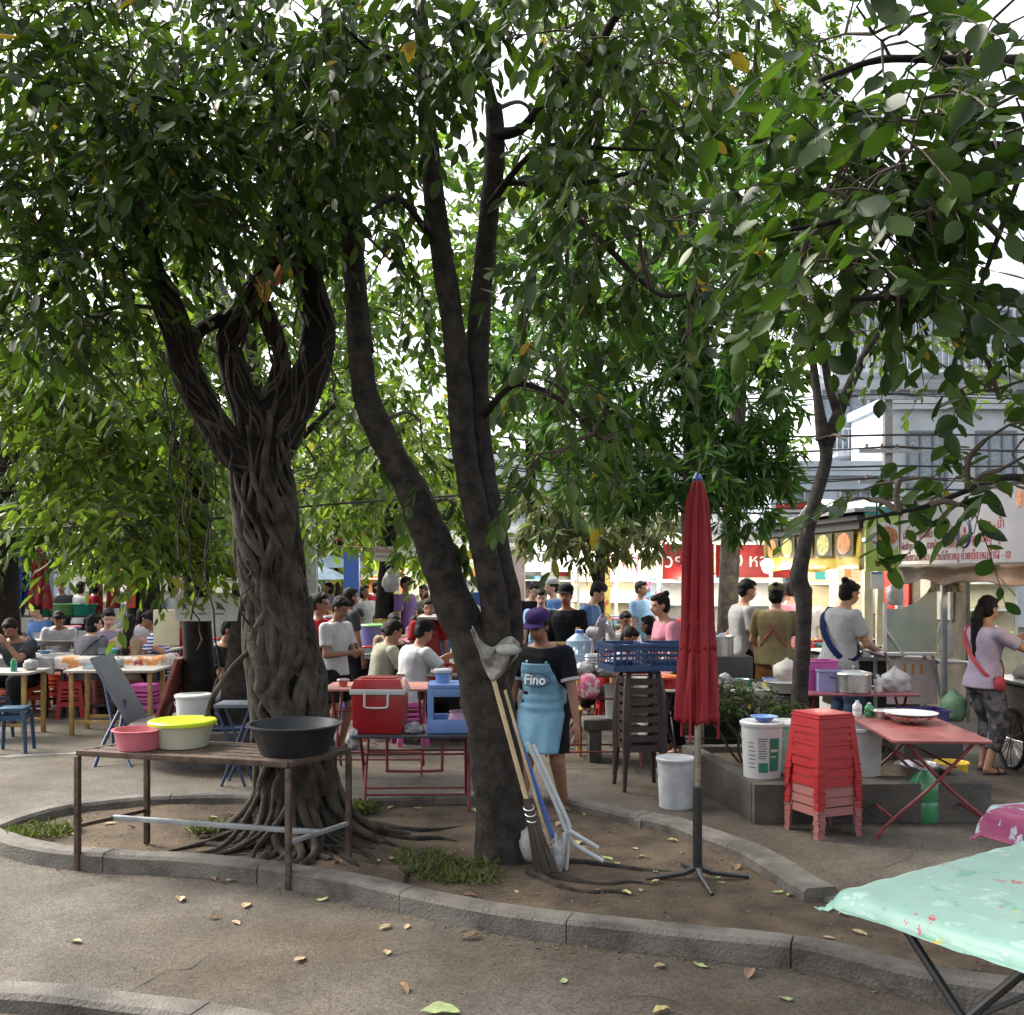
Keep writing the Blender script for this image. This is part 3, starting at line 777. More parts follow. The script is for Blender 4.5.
# small tree with grey dusty leaves before the white stalls
simple_tree('small_tree', 'small thin-trunked tree with drooping dusty grey-green leaves before the white stalls', (1.15, 13.4, 0),
  [(600, 715, 12), (600, 660, 11), (599, 610, 11), (600, 570, 11), (600, 545, 9)],
  [(600, 520, 13.2, 60, 20, .9, 75), (550, 530, 13.2, 40, 22, .8, 44), (640, 530, 13, 40, 26, .8, 50), (590, 545, 12.9, 40, 14, .6, 26), (530, 500, 13.4, 40, 20, .7, 34)],
  LF_DRY, .24, .26, 9, limbs=[[(599, 590, 7), (588, 560, 6), (578, 535, 4)], [(600, 560, 6), (615, 540, 4), (640, 530, 3)]], mode='ros', droop=.9, tw=.3, Y=13.4)
# planter trees at left
simple_tree('planter_tree', 'straight dark trunk under bright leaves with a white paper strip, in the round planter', (-3.08, 10.0, .3),
  [(198, 748, 36), (198, 700, 32), (198, 660, 30), (197, 610, 27), (196, 560, 24), (197, 500, 22), (198, 440, 20), (195, 380, 18), (192, 320, 14)],
  [(100, 380, 8.8, 90, 50, .9, 120), (60, 430, 8.6, 60, 50, .8, 85), (140, 450, 9, 70, 50, .8, 105), (110, 510, 8.6, 70, 34, .7, 85), (180, 560, 9.2, 40, 30, .6, 40), (60, 350, 8.8, 60, 40, .8, 60), (150, 340, 9.2, 60, 40, .8, 50), (215, 420, 9.6, 40, 50, .6, 30), (150, 550, 8.8, 50, 22, .6, 36), (30, 390, 8.8, 40, 30, .6, 30), (225, 570, 9.4, 24, 24, .4, 16)],
  LF_BRI, .15, .38, 9, limbs=[[(196, 480, 12), (160, 425, 9), (110, 395, 7), (60, 405, 5), (30, 420, 3)], [(196, 520, 10), (150, 470, 7), (110, 470, 5)], [(196, 560, 8), (175, 540, 6), (140, 545, 4)]], droop=.6, tw=.42, Y=10, Y1=9.3, hi=True, bark=BARKD)
simple_tree('leaning_tree', 'leaning grey trunk close behind the strangler fig on its left', (-2.6, 9.7, .1),
  [(234, 730, 34), (238, 690, 32), (243, 640, 28), (250, 590, 24), (258, 540, 22), (262, 480, 20), (256, 400, 16), (250, 340, 12)],
  [(60, 60, 10.6, 120, 80, 1, 170), (200, 70, 10.8, 110, 80, 1, 170), (330, 100, 10.8, 90, 90, 1, 120), (120, 180, 10.6, 120, 70, 1, 130), (260, 210, 10.6, 100, 60, 1, 90), (330, 400, 9.6, 50, 50, .8, 50), (240, 330, 9.6, 60, 50, .8, 60), (330, 320, 9.8, 60, 50, .8, 60), (320, 470, 9.6, 40, 34, .6, 26)],
  LF_MID, .14, .42, 8, limbs=[[(258, 500, 10), (300, 440, 7), (335, 405, 5)]], droop=.6, Y=9.7, Y1=9.6, bark=BARK)
# further trees
far = [
 ('broad_tree', 'dark trunk at the far left edge under deep green shade', (-7.2, 14.5, 0), [(4, 700, 40), (0, 600, 36), (0, 540, 32), (6, 490, 28), (10, 450, 24)], [(20, 470, 14, 60, 40, 1.4, 150), (70, 520, 13.6, 50, 26, 1, 90), (10, 400, 14, 60, 50, 1.4, 100), (5, 540, 14, 26, 20, .6, 20)], LF_FIG, .16, .4, 14.5),
 ('shade_tree', 'thick black trunk with an orange box hung on it beyond the eating tables', (-6.5, 18, 0), [(145, 680, 38), (144, 620, 34), (144, 580, 30), (143, 540, 27), (142, 480, 22)], [(150, 500, 18, 80, 40, 2, 160), (60, 520, 18, 70, 30, 1.6, 110), (210, 500, 18, 60, 50, 1.6, 110), (120, 420, 18, 110, 60, 2, 160)], LF_MID, .22, .4, 18),
 ('bare_trunk_tree', 'pair-trunked tree with a white plastic bag hung on it beside the small red-lettered sign', (-2.05, 17, 0), [(384, 680, 20), (384, 620, 19), (386, 580, 17), (389, 540, 15), (392, 500, 12)], [(400, 470, 17, 60, 50, 1.6, 100), (340, 500, 17, 60, 34, 1.4, 80), (440, 530, 17, 34, 30, 1, 40), (360, 420, 17, 70, 60, 1.6, 90)], LF_BRI, .24, .4, 17),
 ('backdrop_tree', 'bright yellow-green tree far off between the strangler fig and the forked tree', (-4.4, 26, 0), [(337, 650, 14), (338, 600, 13), (340, 540, 12), (342, 480, 10)], [(320, 520, 26, 90, 40, 3, 160), (380, 460, 26, 90, 50, 3, 150), (280, 470, 26, 80, 60, 3, 130), (430, 520, 27, 60, 40, 2.5, 90)], LF_BRI, .42, .45, 26),
 ('backdrop_tree', 'tall mid-green tree rising far behind the left-hand tables', (-11, 27, 0), [(95, 650, 14), (96, 590, 13), (98, 540, 11), (100, 480, 10)], [(100, 500, 27, 120, 40, 3, 170), (40, 440, 27, 100, 70, 3, 180), (180, 430, 28, 110, 70, 3, 180), (250, 350, 28, 120, 90, 3, 200), (90, 320, 28, 120, 90, 3, 220)], LF_MID, .46, .45, 27),
 ('backdrop_tree', 'tall tree filling the gap high behind the forked stems', (.6, 27, 0), [(536, 660, 14), (535, 600, 13), (532, 520, 11), (530, 440, 10)], [(540, 430, 27, 80, 70, 3, 130), (430, 360, 28, 110, 90, 3, 190), (560, 280, 28, 110, 90, 3, 200), (640, 200, 28, 100, 90, 3, 150), (400, 220, 28, 130, 90, 3, 200)], LF_MID, .46, .45, 27),
]
for nm, lb, bs, tr, bl, mt, L_, wd_, Y_ in far:
    simple_tree(nm, lb, bs, tr, bl, mt, L_, wd_, 9, Y=Y_, droop=.6, tw=.6 if Y_ < 20 else .9, twigs=Y_ < 20, bark=BARKD)
# ================================================================ OBJECTS
RUST = M('rusty_steel', (.12, .085, .065), rough=.7, metal=.5, c2=(.05, .03, .022), scale=14, bump=.1)
STEEL = M('steel', (.55, .55, .55), rough=.3, metal=.9, var=.1, bump=.01)
GALV = M('galvanised', (.36, .38, .4), rough=.45, metal=.6, var=.15, bump=.03)
BLACKM = M('black_metal', (.02, .02, .022), rough=.4, var=.1, bump=.02)
OLDWOOD = M('old_wood', (.11, .075, .05), rough=.85, scale=16, c2=(.035, .024, .018), bump=.2)
REDP = plastic('red_plastic', (.42, .012, .018))
DKRED = M('red_frame', (.2, .02, .025), rough=.5, var=.25, scale=20)
REDTOP = M('red_table_top', (.27, .08, .07), rough=.35, var=.3, scale=5, c2=(.13, .025, .025), spec=.6)
PINKOLD = plastic('faded_pink_plastic', (.36, .13, .12), rough=.6)
WHITEP = plastic('white_plastic', (.72, .73, .74)); CREAMP = plastic('cream_plastic', (.68, .68, .52))
PALEGREY = plastic('pale_grey_plastic', (.5, .52, .54)); BLKP = plastic('black_plastic', (.015, .018, .022), rough=.45)
BLUEP = plastic('blue_plastic', (.06, .16, .55)); NAVYP = plastic('navy_plastic', (.018, .06, .17), rough=.42); LBLUEP = plastic('light_blue_plastic', (.2, .35, .75))
PINKP = plastic('pink_plastic', (.75, .2, .26)); LIMEP = plastic('lime_plastic', (.6, .75, .03)); ORANGEP = plastic('orange_plastic', (.75, .13, .04))
MAGP = plastic('magenta_plastic', (.65, .1, .42)); LAVP = plastic('lavender_plastic', (.35, .35, .62)); GREENP = plastic('green_plastic', (.03, .36, .22)); LGREENP = plastic('light_green_plastic', (.25, .62, .2))
BROWNP = plastic('brown_plastic', (.055, .035, .032), rough=.4); PURPLEP = plastic('purple_plastic', (.06, .035, .2)); DGREENP = plastic('dark_green_plastic', (.02, .16, .07)); SKYP = plastic('sky_plastic', (.25, .55, .75))
YELP = plastic('yellow_plastic', (.75, .5, .03)); BAGW = plastic('white_bag', (.62, .62, .64), rough=.45, transl=.25, bump=.25, bscale=25)
GLASSY = M('clear_plastic', (.75, .85, .9), rough=.12, trans=.85, var=.02, bump=0)
BLUEPAINT = M('blue_paint', (.012, .035, .1), rough=.5, var=.2); TABW = M('pale_table_top', (.4, .37, .33), rough=.5, var=.15, scale=12, spec=.4)
YWOOD = M('yellow_wood', (.42, .26, .07), rough=.6, scale=14, var=.25); BAMBOO = M('bamboo', (.5, .38, .22), rough=.5, scale=10, var=.15)
PAPER = M('paper', (.52, .52, .5), rough=.8, var=.03, bump=0); INK = M('ink', (.03, .03, .035), rough=.7, bump=0); REDINK = M('red_ink', (.5, .03, .03), rough=.6, bump=0); WHITEINK = M('white_ink', (.85, .85, .85), rough=.6, bump=0)
NAVYINK = M('navy_ink', (.02, .03, .12), rough=.6, bump=0)

def tub(name, label, cat, loc, rt, rb, h, mat, rz=0, group=None, lid=None, rim=.012, sy=1, handles=False, lidmat=None):
    t = thing(name, label, cat, loc, rz, group)
    mb = MB(); th = .005
    mb.lathe([(rb * .9, .003), (rb, 0.0), (lerp(rb, rt, .9), h * .9), (rt, h * .93), (rt + rim, h * .95), (rt + rim, h), (rt - .002, h + .001), (rt - th, h - .004), (rb - th, .012), (0.0001, .012)], 32, sy=sy)
    mb.build('body', mat, t, smooth=50)
    if lid:
        mb = MB(); mb.lathe([(rt + rim + .003, h - .014), (rt + rim + .005, h + .004), (rt + rim - .004, h + .012), (rt - .02, h + .012), (rt - .03, h + .005), (0.0001, h + .006)], 32, sy=sy)
        mb.build('lid', lidmat or mat, t, smooth=40)
    if handles:
        mb = MB(); n = 16
        mb.tube([(math.cos(a) * (rt + .012), -.02 - abs(math.sin(a)) * .02 - .0, h * .82 - math.sin(a) * h * .32) for a in [PI * i / n for i in range(n + 1)]], .0025, 5)
        mb.build('handle', STEEL, t)
    return t

# --- metal bench frame
FLp, FRp, BRp, BLp = Vector((-2.63, 6.2, 0)), Vector((-1.27, 5.82, 0)), Vector((-1.0, 6.27, .05)), Vector((-2.36, 6.62, .05))
bo = (FLp + FRp + BRp + BLp) / 4; bo.z = 0
bench = thing('metal_bench_frame', 'long rusty square-tube table frame with dark slatted wooden top in front of the fig tree', 'table', bo)
ht = .70
for p in (FLp, FRp, BRp, BLp):
    mb = MB(); q = p - bo; mb.box((q.x, q.y, (ht + .0) / 2 + p.z / 2 - .005), (.032, .032, ht - p.z - .01), rot=-.27); mb.build('leg', RUST, bench, bevel=.003)
def bar(mb, a, b, w, h_, mi=0):
    a, b = Vector(a), Vector(b); d = b - a; L_ = d.length; m_ = (a + b) / 2
    X = Matrix.Translation(m_) @ d.to_track_quat('X', 'Z').to_matrix().to_4x4()
    mb.box((0, 0, 0), (L_, w, h_), X=X, mi=mi)
mb = MB(); z = Vector((0, 0, ht + .012))
qs = [Vector((p.x - bo.x, p.y - bo.y, 0)) for p in (FLp, FRp, BRp, BLp)]
for i in range(4): bar(mb, qs[i] + z, qs[(i + 1) % 4] + z, .034, .034)
mb.build('top_frame', RUST, bench, bevel=.003)
for i in range(5):
    t = (i + .5) / 5; a = qs[0].lerp(qs[3], t) + Vector((0, 0, ht + .018)); b = qs[1].lerp(qs[2], t) + Vector((0, 0, ht + .018)); d = (b - a).normalized() * .02
    mb = MB(); bar(mb, a + d, b - d, .078, .014); mb.build('plank', OLDWOOD, bench, bevel=.003)
mb = MB(); zz = Vector((0, 0, .27)); a = qs[0].lerp(qs[3], .5) + zz; b = qs[1].lerp(qs[2], .5) + zz
bar(mb, a, b, .03, .03); mb.build('lower_rail', GALV, bench, bevel=.003)
for i, j in ((0, 3), (1, 2)):
    mb = MB(); bar(mb, qs[i] + zz - Vector((0, 0, .002)), qs[j] + zz - Vector((0, 0, .002)), .025, .025); mb.build('side_rail', GALV if i else RUST, bench, bevel=.003)
zt = ht + .03
def on_bench(u, v, z=zt): 
    q = qs[0].lerp(qs[1], u).lerp(qs[3].lerp(qs[2], u), v) + bo; return (q.x, q.y, z)
tub('wash_basin', 'small pink plastic basin on the left end of the rusty bench', 'basin', on_bench(.2, .3), .15, .12, .12, PINKP)
tub('storage_tub', 'cream round tub with a lime yellow lid beside the pink basin', 'tub', on_bench(.31, .62), .19, .15, .15, CREAMP, lid=True, lidmat=LIMEP)
tub('wash_basin', 'large black plastic basin on the right end of the rusty bench', 'basin', on_bench(.87, .55), .265, .2, .175, BLKP, rim=.018)

# --- closed umbrella
def closed_umbrella(label, loc, top, zb, r0, r1, mat, polemat, group=None, base=True, seed=0, folds=9, wide=1.0, cap=None):
    t = thing('closed_parasol', label, 'parasol', loc, 0, group)
    mb = MB(); mb.tube([(0, 0, .55), (0, 0, top - .02)], .019, 12); mb.build('pole', polemat, t)
    if base:
        mb = MB(); mb.tube([(0, 0, .1), (0, 0, .58)], .027, 12); mb.build('pole_sleeve', BLACKM, t)
        for a in (.1, 1.7, 3.2, 4.8):
            mb = MB(); mb.tube([(0, 0, .12), (math.cos(a) * .08, math.sin(a) * .08, .085), (math.cos(a) * .3, math.sin(a) * .3, .055)], [.02, .016, .012], 6); mb.build('foot', BLACKM, t)
    def cv(prof, name, ph, open_a=2 * PI, a0=0):
        mb = MB(); n = folds * 10
        def fn(u, v):
            zf = v * (len(prof) - 1); i = min(int(zf), len(prof) - 2); f_ = zf - i
            z = lerp(prof[i][0], prof[i + 1][0], f_); r = lerp(prof[i][1], prof[i + 1][1], f_)
            a = a0 + u * open_a; tw_ = a + .35 * v
            k = 1 + .2 * math.sin(folds * a + ph + 1.2 * math.sin(a * 2 + seed)) * min(1, (1 - v) * 6 + .25) + .06 * math.sin(23 * a + v * 5)
            return Vector((math.cos(tw_) * r * k * wide, math.sin(tw_) * r * k, z + .012 * math.sin(folds * a + ph) * (1 - v)))
        mb.grid(fn, n, 26); mb.build(name, mat, t, smooth=70, thick=.002)
    ms = lerp(zb, top, .33)
    cv([(ms - .05, r1 * 1.05), (ms + .1, r1 * .93), (lerp(ms, top, .5), r1 * .86), (lerp(ms, top, .85), r1 * .62), (top - .03, r1 * .34), (top, .012)], 'canopy', 1 + seed)
    cv([(zb, r0), (lerp(zb, ms, .5), r0 * .92), (ms, r1 * .98), (ms + .12, r1 * .85)], 'canopy_skirt', 2.5 + seed)
    mb = MB()
    for k in range(3):
        a = .2 + k * 2; mb.tube([(math.cos(a) * r1, math.sin(a) * r1, ms - .02), (math.cos(a) * r0 * 1.12, math.sin(a) * r0 * 1.12, lerp(zb, ms, .45)), (math.cos(a) * r0 * 1.16, math.sin(a) * r0 * 1.16, zb - .1)], .008, 5)
    mb.build('rib', mat, t)
    mb = MB(); mb.lathe([(.02, top - .02), (.03, top), (.012, top + .03), (.0001, top + .045)], 10); mb.build('finial', cap or polemat, t)
    return t
CANR = cloth('red_canopy', (.34, .018, .028), rough=.6, spec=.3)
closed_umbrella('large furled dark red parasol with black cross foot standing on the bare soil', (1.06, 5.85, .0), 2.34, .95, .108, .086, CANR, M('pole_steel', (.4, .38, .3), rough=.3, metal=.9), cap=BLUEP)

# --- stools
def make_stool(name, label, cat, mat, w=.34, h=.45, top=.26, group=None, loc=(0, 0, 0), rz=0, style='panel'):
    t = thing(name, label, cat, loc, rz, group)
    mb = MB(); a, b = top / 2, w / 2
    mb.box((0, 0, h - .012), (top, top, .02)); mb.box((0, 0, h - .028), (top + .014, top + .014, .016)); 
    mb.build('seat', mat, t, bevel=.006)
    if style == 'panel':
        mb = MB()
        # four skirt panels with slots, joining the legs
        for k in range(4):
            X = Matrix.Rotation(k * PI / 2, 4, 'Z')
            def at_(z): return lerp(b, a, z / h)
            zs = [h - .03, h - .06, h - .1, h - .115, h - .16, h - .175, h - .21, h - .26, h - .3]
            def strip(z1, z0, x0a, x1a):
                y1, y0 = -at_(z1), -at_(z0)
                k1, k0 = at_(z1), at_(z0)
                o_ = .006
                vs = [(x0a * k0, y0, z0), (x1a * k0, y0, z0), (x1a * k1, y1, z1), (x0a * k1, y1, z1), (x0a * k0, y0 + o_, z0), (x1a * k0, y0 + o_, z0), (x1a * k1, y1 + o_, z1), (x0a * k1, y1 + o_, z1)]
                mb.add(vs, [(0, 1, 2, 3), (7, 6, 5, 4), (0, 4, 5, 1), (2, 6, 7, 3), (1, 5, 6, 2), (3, 7, 4, 0)], 0, X)
            strip(h - .02, h - .085, -1, 1)
            strip(h - .105, h - .135, -.72, .72); strip(h - .155, h - .185, -.72, .72); strip(h - .245, h - .3, -.72, .72)
            strip(h - .0855, h - .3, -1, -.7); strip(h - .0855, h - .3, .7, 1)
            strip(h - .2, h - .215, -.72, .72)
        sk = mb
        for k in range(4):
            X = Matrix.Rotation(k * PI / 2, 4, 'Z'); mb = MB()
            k1, k0 = lerp(b, a, (h - .28) / h), b
            o_ = .05
            for (dx, dy) in ((o_, .006), (.006, o_)):
                vs = [(-k0, -k0, 0), (-k0 + dx, -k0, 0), (-k0 + dx, -k0 + dy, 0), (-k0, -k0 + dy, 0), (-k1, -k1, h - .28), (-k1 + dx * 1.1, -k1, h - .28), (-k1 + dx * 1.1, -k1 + dy, h - .28), (-k1, -k1 + dy, h - .28)]
                mb.add(vs, [(0, 3, 2, 1), (4, 5, 6, 7), (0, 1, 5, 4), (1, 2, 6, 5), (2, 3, 7, 6), (3, 0, 4, 7)], 0, X)
            mb.build('leg', mat, t)
        # foot ridge
        mb = sk
        for k in range(4):
            X = Matrix.Rotation(k * PI / 2, 4, 'Z')
            for z_ in (.05, .1):
                kk = lerp(b, a, z_ / h) + .004
                mb.box((-kk + .03, -kk + .003, z_), (.065, .01, .008), X=X); mb.box((-kk + .003, -kk + .03, z_), (.01, .065, .008), X=X)
        sk.build('skirt', mat, t)
    else:
        for k in range(4):
            X = Matrix.Rotation(k * PI / 2, 4, 'Z'); mb = MB()
            mb.tube([tuple(X @ Vector((-b, -b, 0))), tuple(X @ Vector((-lerp(b, a, .7), -lerp(b, a, .7), h * .7))), tuple(X @ Vector((-a + .02, -a + .02, h - .02)))], [.018, .022, .024], 8)
            mb.build('leg', mat, t)
            mb = MB(); zc = h * .78; kk = lerp(b, a, .78)
            mb.box((0, -kk + .003, zc), (kk * 1.9, .01, .05), X=X); mb.build('apron_panel', mat, t)
    return t
# red / faded stack (seven nested stools)
order = ['bottom', 'second', 'third', 'fourth', 'fifth', 'sixth', 'top']
st0 = None
SX, SY = 2.16, 7.12
labs = ['faded pink plastic stool standing on the ground at the bottom of the red stack', 'faded pink plastic stool, second from the bottom of the red stack', 'faded pink plastic stool, third from the bottom, directly under the red ones', 'red plastic stool, fourth from the bottom of its stack, right above the faded ones', 'red plastic stool nested fifth in the stack by the concrete planter', 'red plastic stool just beneath the topmost one by the concrete planter', 'topmost glossy red plastic stool of the tall stack beside the planter']
for i in range(7):
    z = i * .065
    if i == 0: st0 = make_stool('plastic_stool', labs[0], 'stool', PINKOLD, w=.37, top=.29, h=.45, loc=(SX, SY, 0), rz=R(22), group='red stools stacked beside the planter')
    else: dup(st0, (SX + random.uniform(-.003, .003), SY, z), R(22 + random.uniform(-1, 1)), labs[i], mats={'faded_pink_plastic': REDP} if i > 2 else None)
# brown stack
b0 = None; BX, BY = 1.07, 8.6
for i in range(8):
    lab = ('brown plastic stool at the floor end of the tall dark stack' if i == 0 else 'topmost brown plastic stool carrying the two navy crates' if i == 7 else 'brown plastic stool, number %s up from the floor in the tall dark stack' % ['', 'two', 'three', 'four', 'five', 'six', 'seven'][i])
    if i == 0: b0 = make_stool('plastic_stool', lab, 'stool', BROWNP, w=.35, top=.28, h=.45, loc=(BX, BY, 0), rz=R(8), group='brown stools in the tall stack', style='legs')
    else: dup(b0, (BX, BY, i * .079), R(8), lab)
# --- crates
def crate(label, loc, rz, d, mat, group=None, wall=.008, cat='crate', name='plastic_crate'):
    w, l, h = d; mb = MB()
    mb.box((0, 0, wall / 2), (w, l, wall))
    for sx, L_, W_ in ((1, w, l),):
        for s in (-1, 1):
            for z, hh in ((h * .12, h * .2), (h * .42, h * .07), (h * .62, h * .07), (h * .88, h * .2)):
                mb.box((0, s * (l / 2 - wall / 2), z), (w, wall, hh)); mb.box((s * (w / 2 - wall / 2), 0, z), (wall, l - wall * 2.2, hh))
            n = 7
            for k in range(n):
                x = -w / 2 + w * k / (n - 1) * .98 + .005
                mb.box((x, s * (l / 2 - wall / 2), h * .5), (.012, wall * .8, h * .9)); 
            for k in range(6):
                y = -l / 2 + l * k / 5 * .94 + .02
                mb.box((s * (w / 2 - wall / 2), y, h * .5), (wall * .8, .012, h * .9))
    o = mb.build(name, mat); o.location = loc; o.rotation_euler = (0, 0, rz); tag(o, label, cat, group)
    rm = MB(); e = .012
    for s in (-1, 1):
        rm.box((0, s * (l / 2 + e / 2), h - .008), (w + 2 * e, e, .022)); rm.box((s * (w / 2 + e / 2), 0, h - .008), (e, l, .022))
    rm.build('rim', mat, o)
    return o
crate('navy blue plastic crate, left one of the two on the brown stools', (.93, 8.5, 1.0), R(14), (.32, .42, .22), NAVYP)
crate('navy blue plastic crate, right one of the two on the brown stools', (1.25, 8.53, 1.0), R(-4), (.33, .42, .22), NAVYP)

# --- folding tables
def folding_table(label, loc, rz, w, d, h, topmat, legmat, group=None, round_=.05, name='folding_table', spread=.8):
    t = thing(name, label, 'table', loc, rz, group)
    r = round_; pts = []
    for cx_, cy_, a0 in ((w / 2 - r, d / 2 - r, 0), (-w / 2 + r, d / 2 - r, 90), (-w / 2 + r, -d / 2 + r, 180), (w / 2 - r, -d / 2 + r, 270)):
        for k in range(4): a = R(a0 + k * 30); pts.append((cx_ + r * math.cos(a), cy_ + r * math.sin(a)))
    mb = MB(); mb.prism(pts, h - .02, h); mb.build('tabletop', topmat, t, bevel=.004)
    for s in (-1, 1):
        x = s * (w / 2 - .09)
        for q in (-1, 1):
            mb = MB(); y0, y1 = q * d * .5 * spread, -q * d * .34
            mb.tube(cat_rom([(x - q * .012, y0 * 1.12, 0), (x - q * .012, y0 * .86, .12), (x - q * .012, y0 * .1, h * .55), (x - q * .012, y1, h - .022)], k=5), .012, 8)
            mb.build('leg', legmat, t)
    for q in (-1, 1):
        mb = MB(); y = q * d * .5 * spread * .8
        mb.tube([(-w / 2 + .09, y, .14), (w / 2 - .09, y, .14)], .009, 7); mb.build('stretcher', legmat, t)
        mb = MB(); mb.tube([(-w / 2 + .09, q * d * .16, h * .72), (w / 2 - .09, q * d * .16, h * .72)], .008, 7); mb.build('brace', legmat, t)
    return t
folding_table('weathered red folding table standing in the open right of the red stools, dishes on it', (2.92, 7.42, 0), R(90 - 4), 1.2, .66, .68, REDTOP, DKRED, spread=1.15)
folding_table('purple-red folding table behind it carrying the steel cooking pot', (3.02, 9.0, 0), R(-3), .95, .6, .77, M('plum_top', (.22, .06, .08), rough=.45), DKRED)
folding_table('low dark folding table on red tube legs under the red cooler', (-.72, 7.7, .02), R(2), .95, .55, .6, M('dark_top', (.04, .045, .06), rough=.5), DKRED, spread=.55)
folding_table('red-edged folding table behind the cooler, left of the seated men', (-1.2, 9.3, 0), R(0), .95, .6, .78, M('red_pink_top', (.4, .16, .13), rough=.5), DKRED)
folding_table('red folding table with white bags and a grey fan on it', (.78, 9.7, 0), R(3), .95, .62, .86, REDTOP, DKRED)
# lower front: U braces on the cooler table
ub = [o for o in bpy.data.objects if o.name.startswith('folding_table') and o.get('label', '').startswith('low dark')][0]
mb = MB(); mb.tube(cat_rom([(-.2, -.2, .58), (-.2, -.2, .36), (-.17, -.2, .33), (.17, -.2, .33), (.2, -.2, .36), (.2, -.2, .58)], k=4), .011, 8); mb.build('u_brace', DKRED, ub)

# --- mint tablecloth table
TBX = Vector((1.1, 3.45, 0)); e1 = Vector((.83, .56, 0)).normalized(); e2 = Vector((.56, -.83, 0)).normalized()
tl, tw2 = 1.25, .72; mc = TBX + e1 * tl / 2 + e2 * tw2 / 2; ang = math.atan2(e1.y, e1.x)
mt = thing('folding_table', 'folding table on black tube legs hidden under the mint green cloth, lower right corner', 'table', mc, ang)
mb = MB(); mb.box((0, 0, .715), (tl - .02, tw2 - .02, .022)); mb.build('tabletop', M('ply', (.3, .2, .12)), mt, bevel=.004)
for s in (-1, 1):
    for q in (-1, 1):
        mb = MB(); x = s * (tl / 2 - .16)
        mb.tube([(x + s * q * .02, q * tw2 * .46, 0), (x - s * q * .02, -q * tw2 * .38, .7)], .015, 8); mb.build('leg', BLACKM, mt)
    mb = MB(); mb.tube([(s * (tl / 2 - .16), -tw2 * .4, .1), (s * (tl / 2 - .16) + 0, tw2 * .4, .1)], .012, 8); mb.build('stretcher', BLACKM, mt)
mb = MB(); mb.tube([(-tl / 2 + .16, -tw2 * .3, .22), (tl / 2 - .16, -tw2 * .3, .22)], .011, 8); mb.tube([(-tl / 2 + .16, tw2 * .3, .22), (tl / 2 - .16, tw2 * .3, .22)], .011, 8); mb.build('brace', BLACKM, mt)
def cloth_mat(name, base, blot, line):
    m = bpy.data.materials.new(name); m.use_nodes = True; n, l = m.node_tree.nodes, m.node_tree.links; p = n['Principled BSDF']
    tc = n.new('ShaderNodeTexCoord')
    def blobs(scale, thr, loc):
        mp = n.new('ShaderNodeMapping'); mp.inputs['Location'].default_value = loc; l.new(tc.outputs['Object'], mp.inputs[0])
        nz = n.new('ShaderNodeTexNoise'); nz.inputs['Scale'].default_value = scale; nz.inputs['Detail'].default_value = 6; nz.inputs['Roughness'].default_value = .75; l.new(mp.outputs[0], nz.inputs[0])
        r = n.new('ShaderNodeValToRGB'); r.color_ramp.elements[0].position = thr; r.color_ramp.elements[1].position = thr + .02; l.new(nz.outputs['Fac'], r.inputs[0]); return r.outputs[0]
    cur = None
    for c, s_, th, lc in blot:
        x = n.new('ShaderNodeMix'); x.data_type = 'RGBA'
        l.new(blobs(s_, th, lc), x.inputs[0])
        if cur is None: x.inputs[6].default_value = (*base, 1)
        else: l.new(cur, x.inputs[6])
        x.inputs[7].default_value = (*c, 1); cur = x.outputs[2]
    l.new(cur, p.inputs['Base Color']); p.inputs['Roughness'].default_value = .45; p.inputs['Specular IOR Level'].default_value = .3
    nb = n.new('ShaderNodeTexNoise'); nb.inputs['Scale'].default_value = 6; nb.inputs['Detail'].default_value = 3; l.new(tc.outputs['Object'], nb.inputs[0])
    b = n.new('ShaderNodeBump'); b.inputs['Strength'].default_value = .6; b.inputs['Distance'].default_value = .02; l.new(nb.outputs['Fac'], b.inputs['Height']); l.new(b.outputs[0], p.inputs['Normal'])
    return m
MINT = cloth_mat('mint_oilcloth', (.17, .29, .25), [((.09, .24, .16), 7, .58, (0, 0, 0)), ((.26, .38, .34), 5, .58, (3, 1, 0)), ((.3, .05, .08), 7, .62, (5, 2, 1)), ((.33, .3, .06), 8, .65, (1, 8, 2))], None)
def drape(name, label, tl, tw2, z, loc, ang, mat, hang=.07, seed=0, corner=.05):
    mb = MB()
    def fn(u, v):
        ex = .16
        x = lerp(-tl / 2 - ex, tl / 2 + ex, u); y = lerp(-tw2 / 2 - ex, tw2 / 2 + ex, v)
        ox = max(0, abs(x) - tl / 2); oy = max(0, abs(y) - tw2 / 2)
        out = max(ox, oy)
        nx_ = noise.noise(Vector((x * 4 + seed, y * 4, seed))); n2 = noise.noise(Vector((x * 11 + seed, y * 11, 3)))
        zz = z + .006 * nx_ + .004 * n2 + .004
        if out > 0:
            zz = z - min(hang, out * 1.1) + .01 * n2 - (.02 if ox > 0 and oy > 0 else 0)
            x = math.copysign(min(abs(x), tl / 2 + .02 + ox * .2 + corner * (oy > 0) * ox * 3), x); y = math.copysign(min(abs(y), tw2 / 2 + .02 + oy * .2 + .015 * n2), y)
        return Vector((x, y, zz))
    mb.grid(fn, 70, 46); o = mb.build(name, mat, smooth=80, thick=.0015); o.location = loc; o.rotation_euler = (0, 0, ang); tag(o, label, 'tablecloth'); return o
drape('tablecloth', 'mint green flowered oilcloth spread over the table in the lower right corner', tl, tw2, .728, mc, ang, MINT, hang=.045, corner=.0)
p2 = Vector((2.8, 4.66, 0)); 
t2 = thing('folding_table', 'small table at the right edge under a magenta and white cloth', 'table', p2, R(20))
mb = MB(); mb.box((0, 0, .7), (1.0, .6, .02)); mb.build('tabletop', M('ply', (.3, .2, .12)), t2)
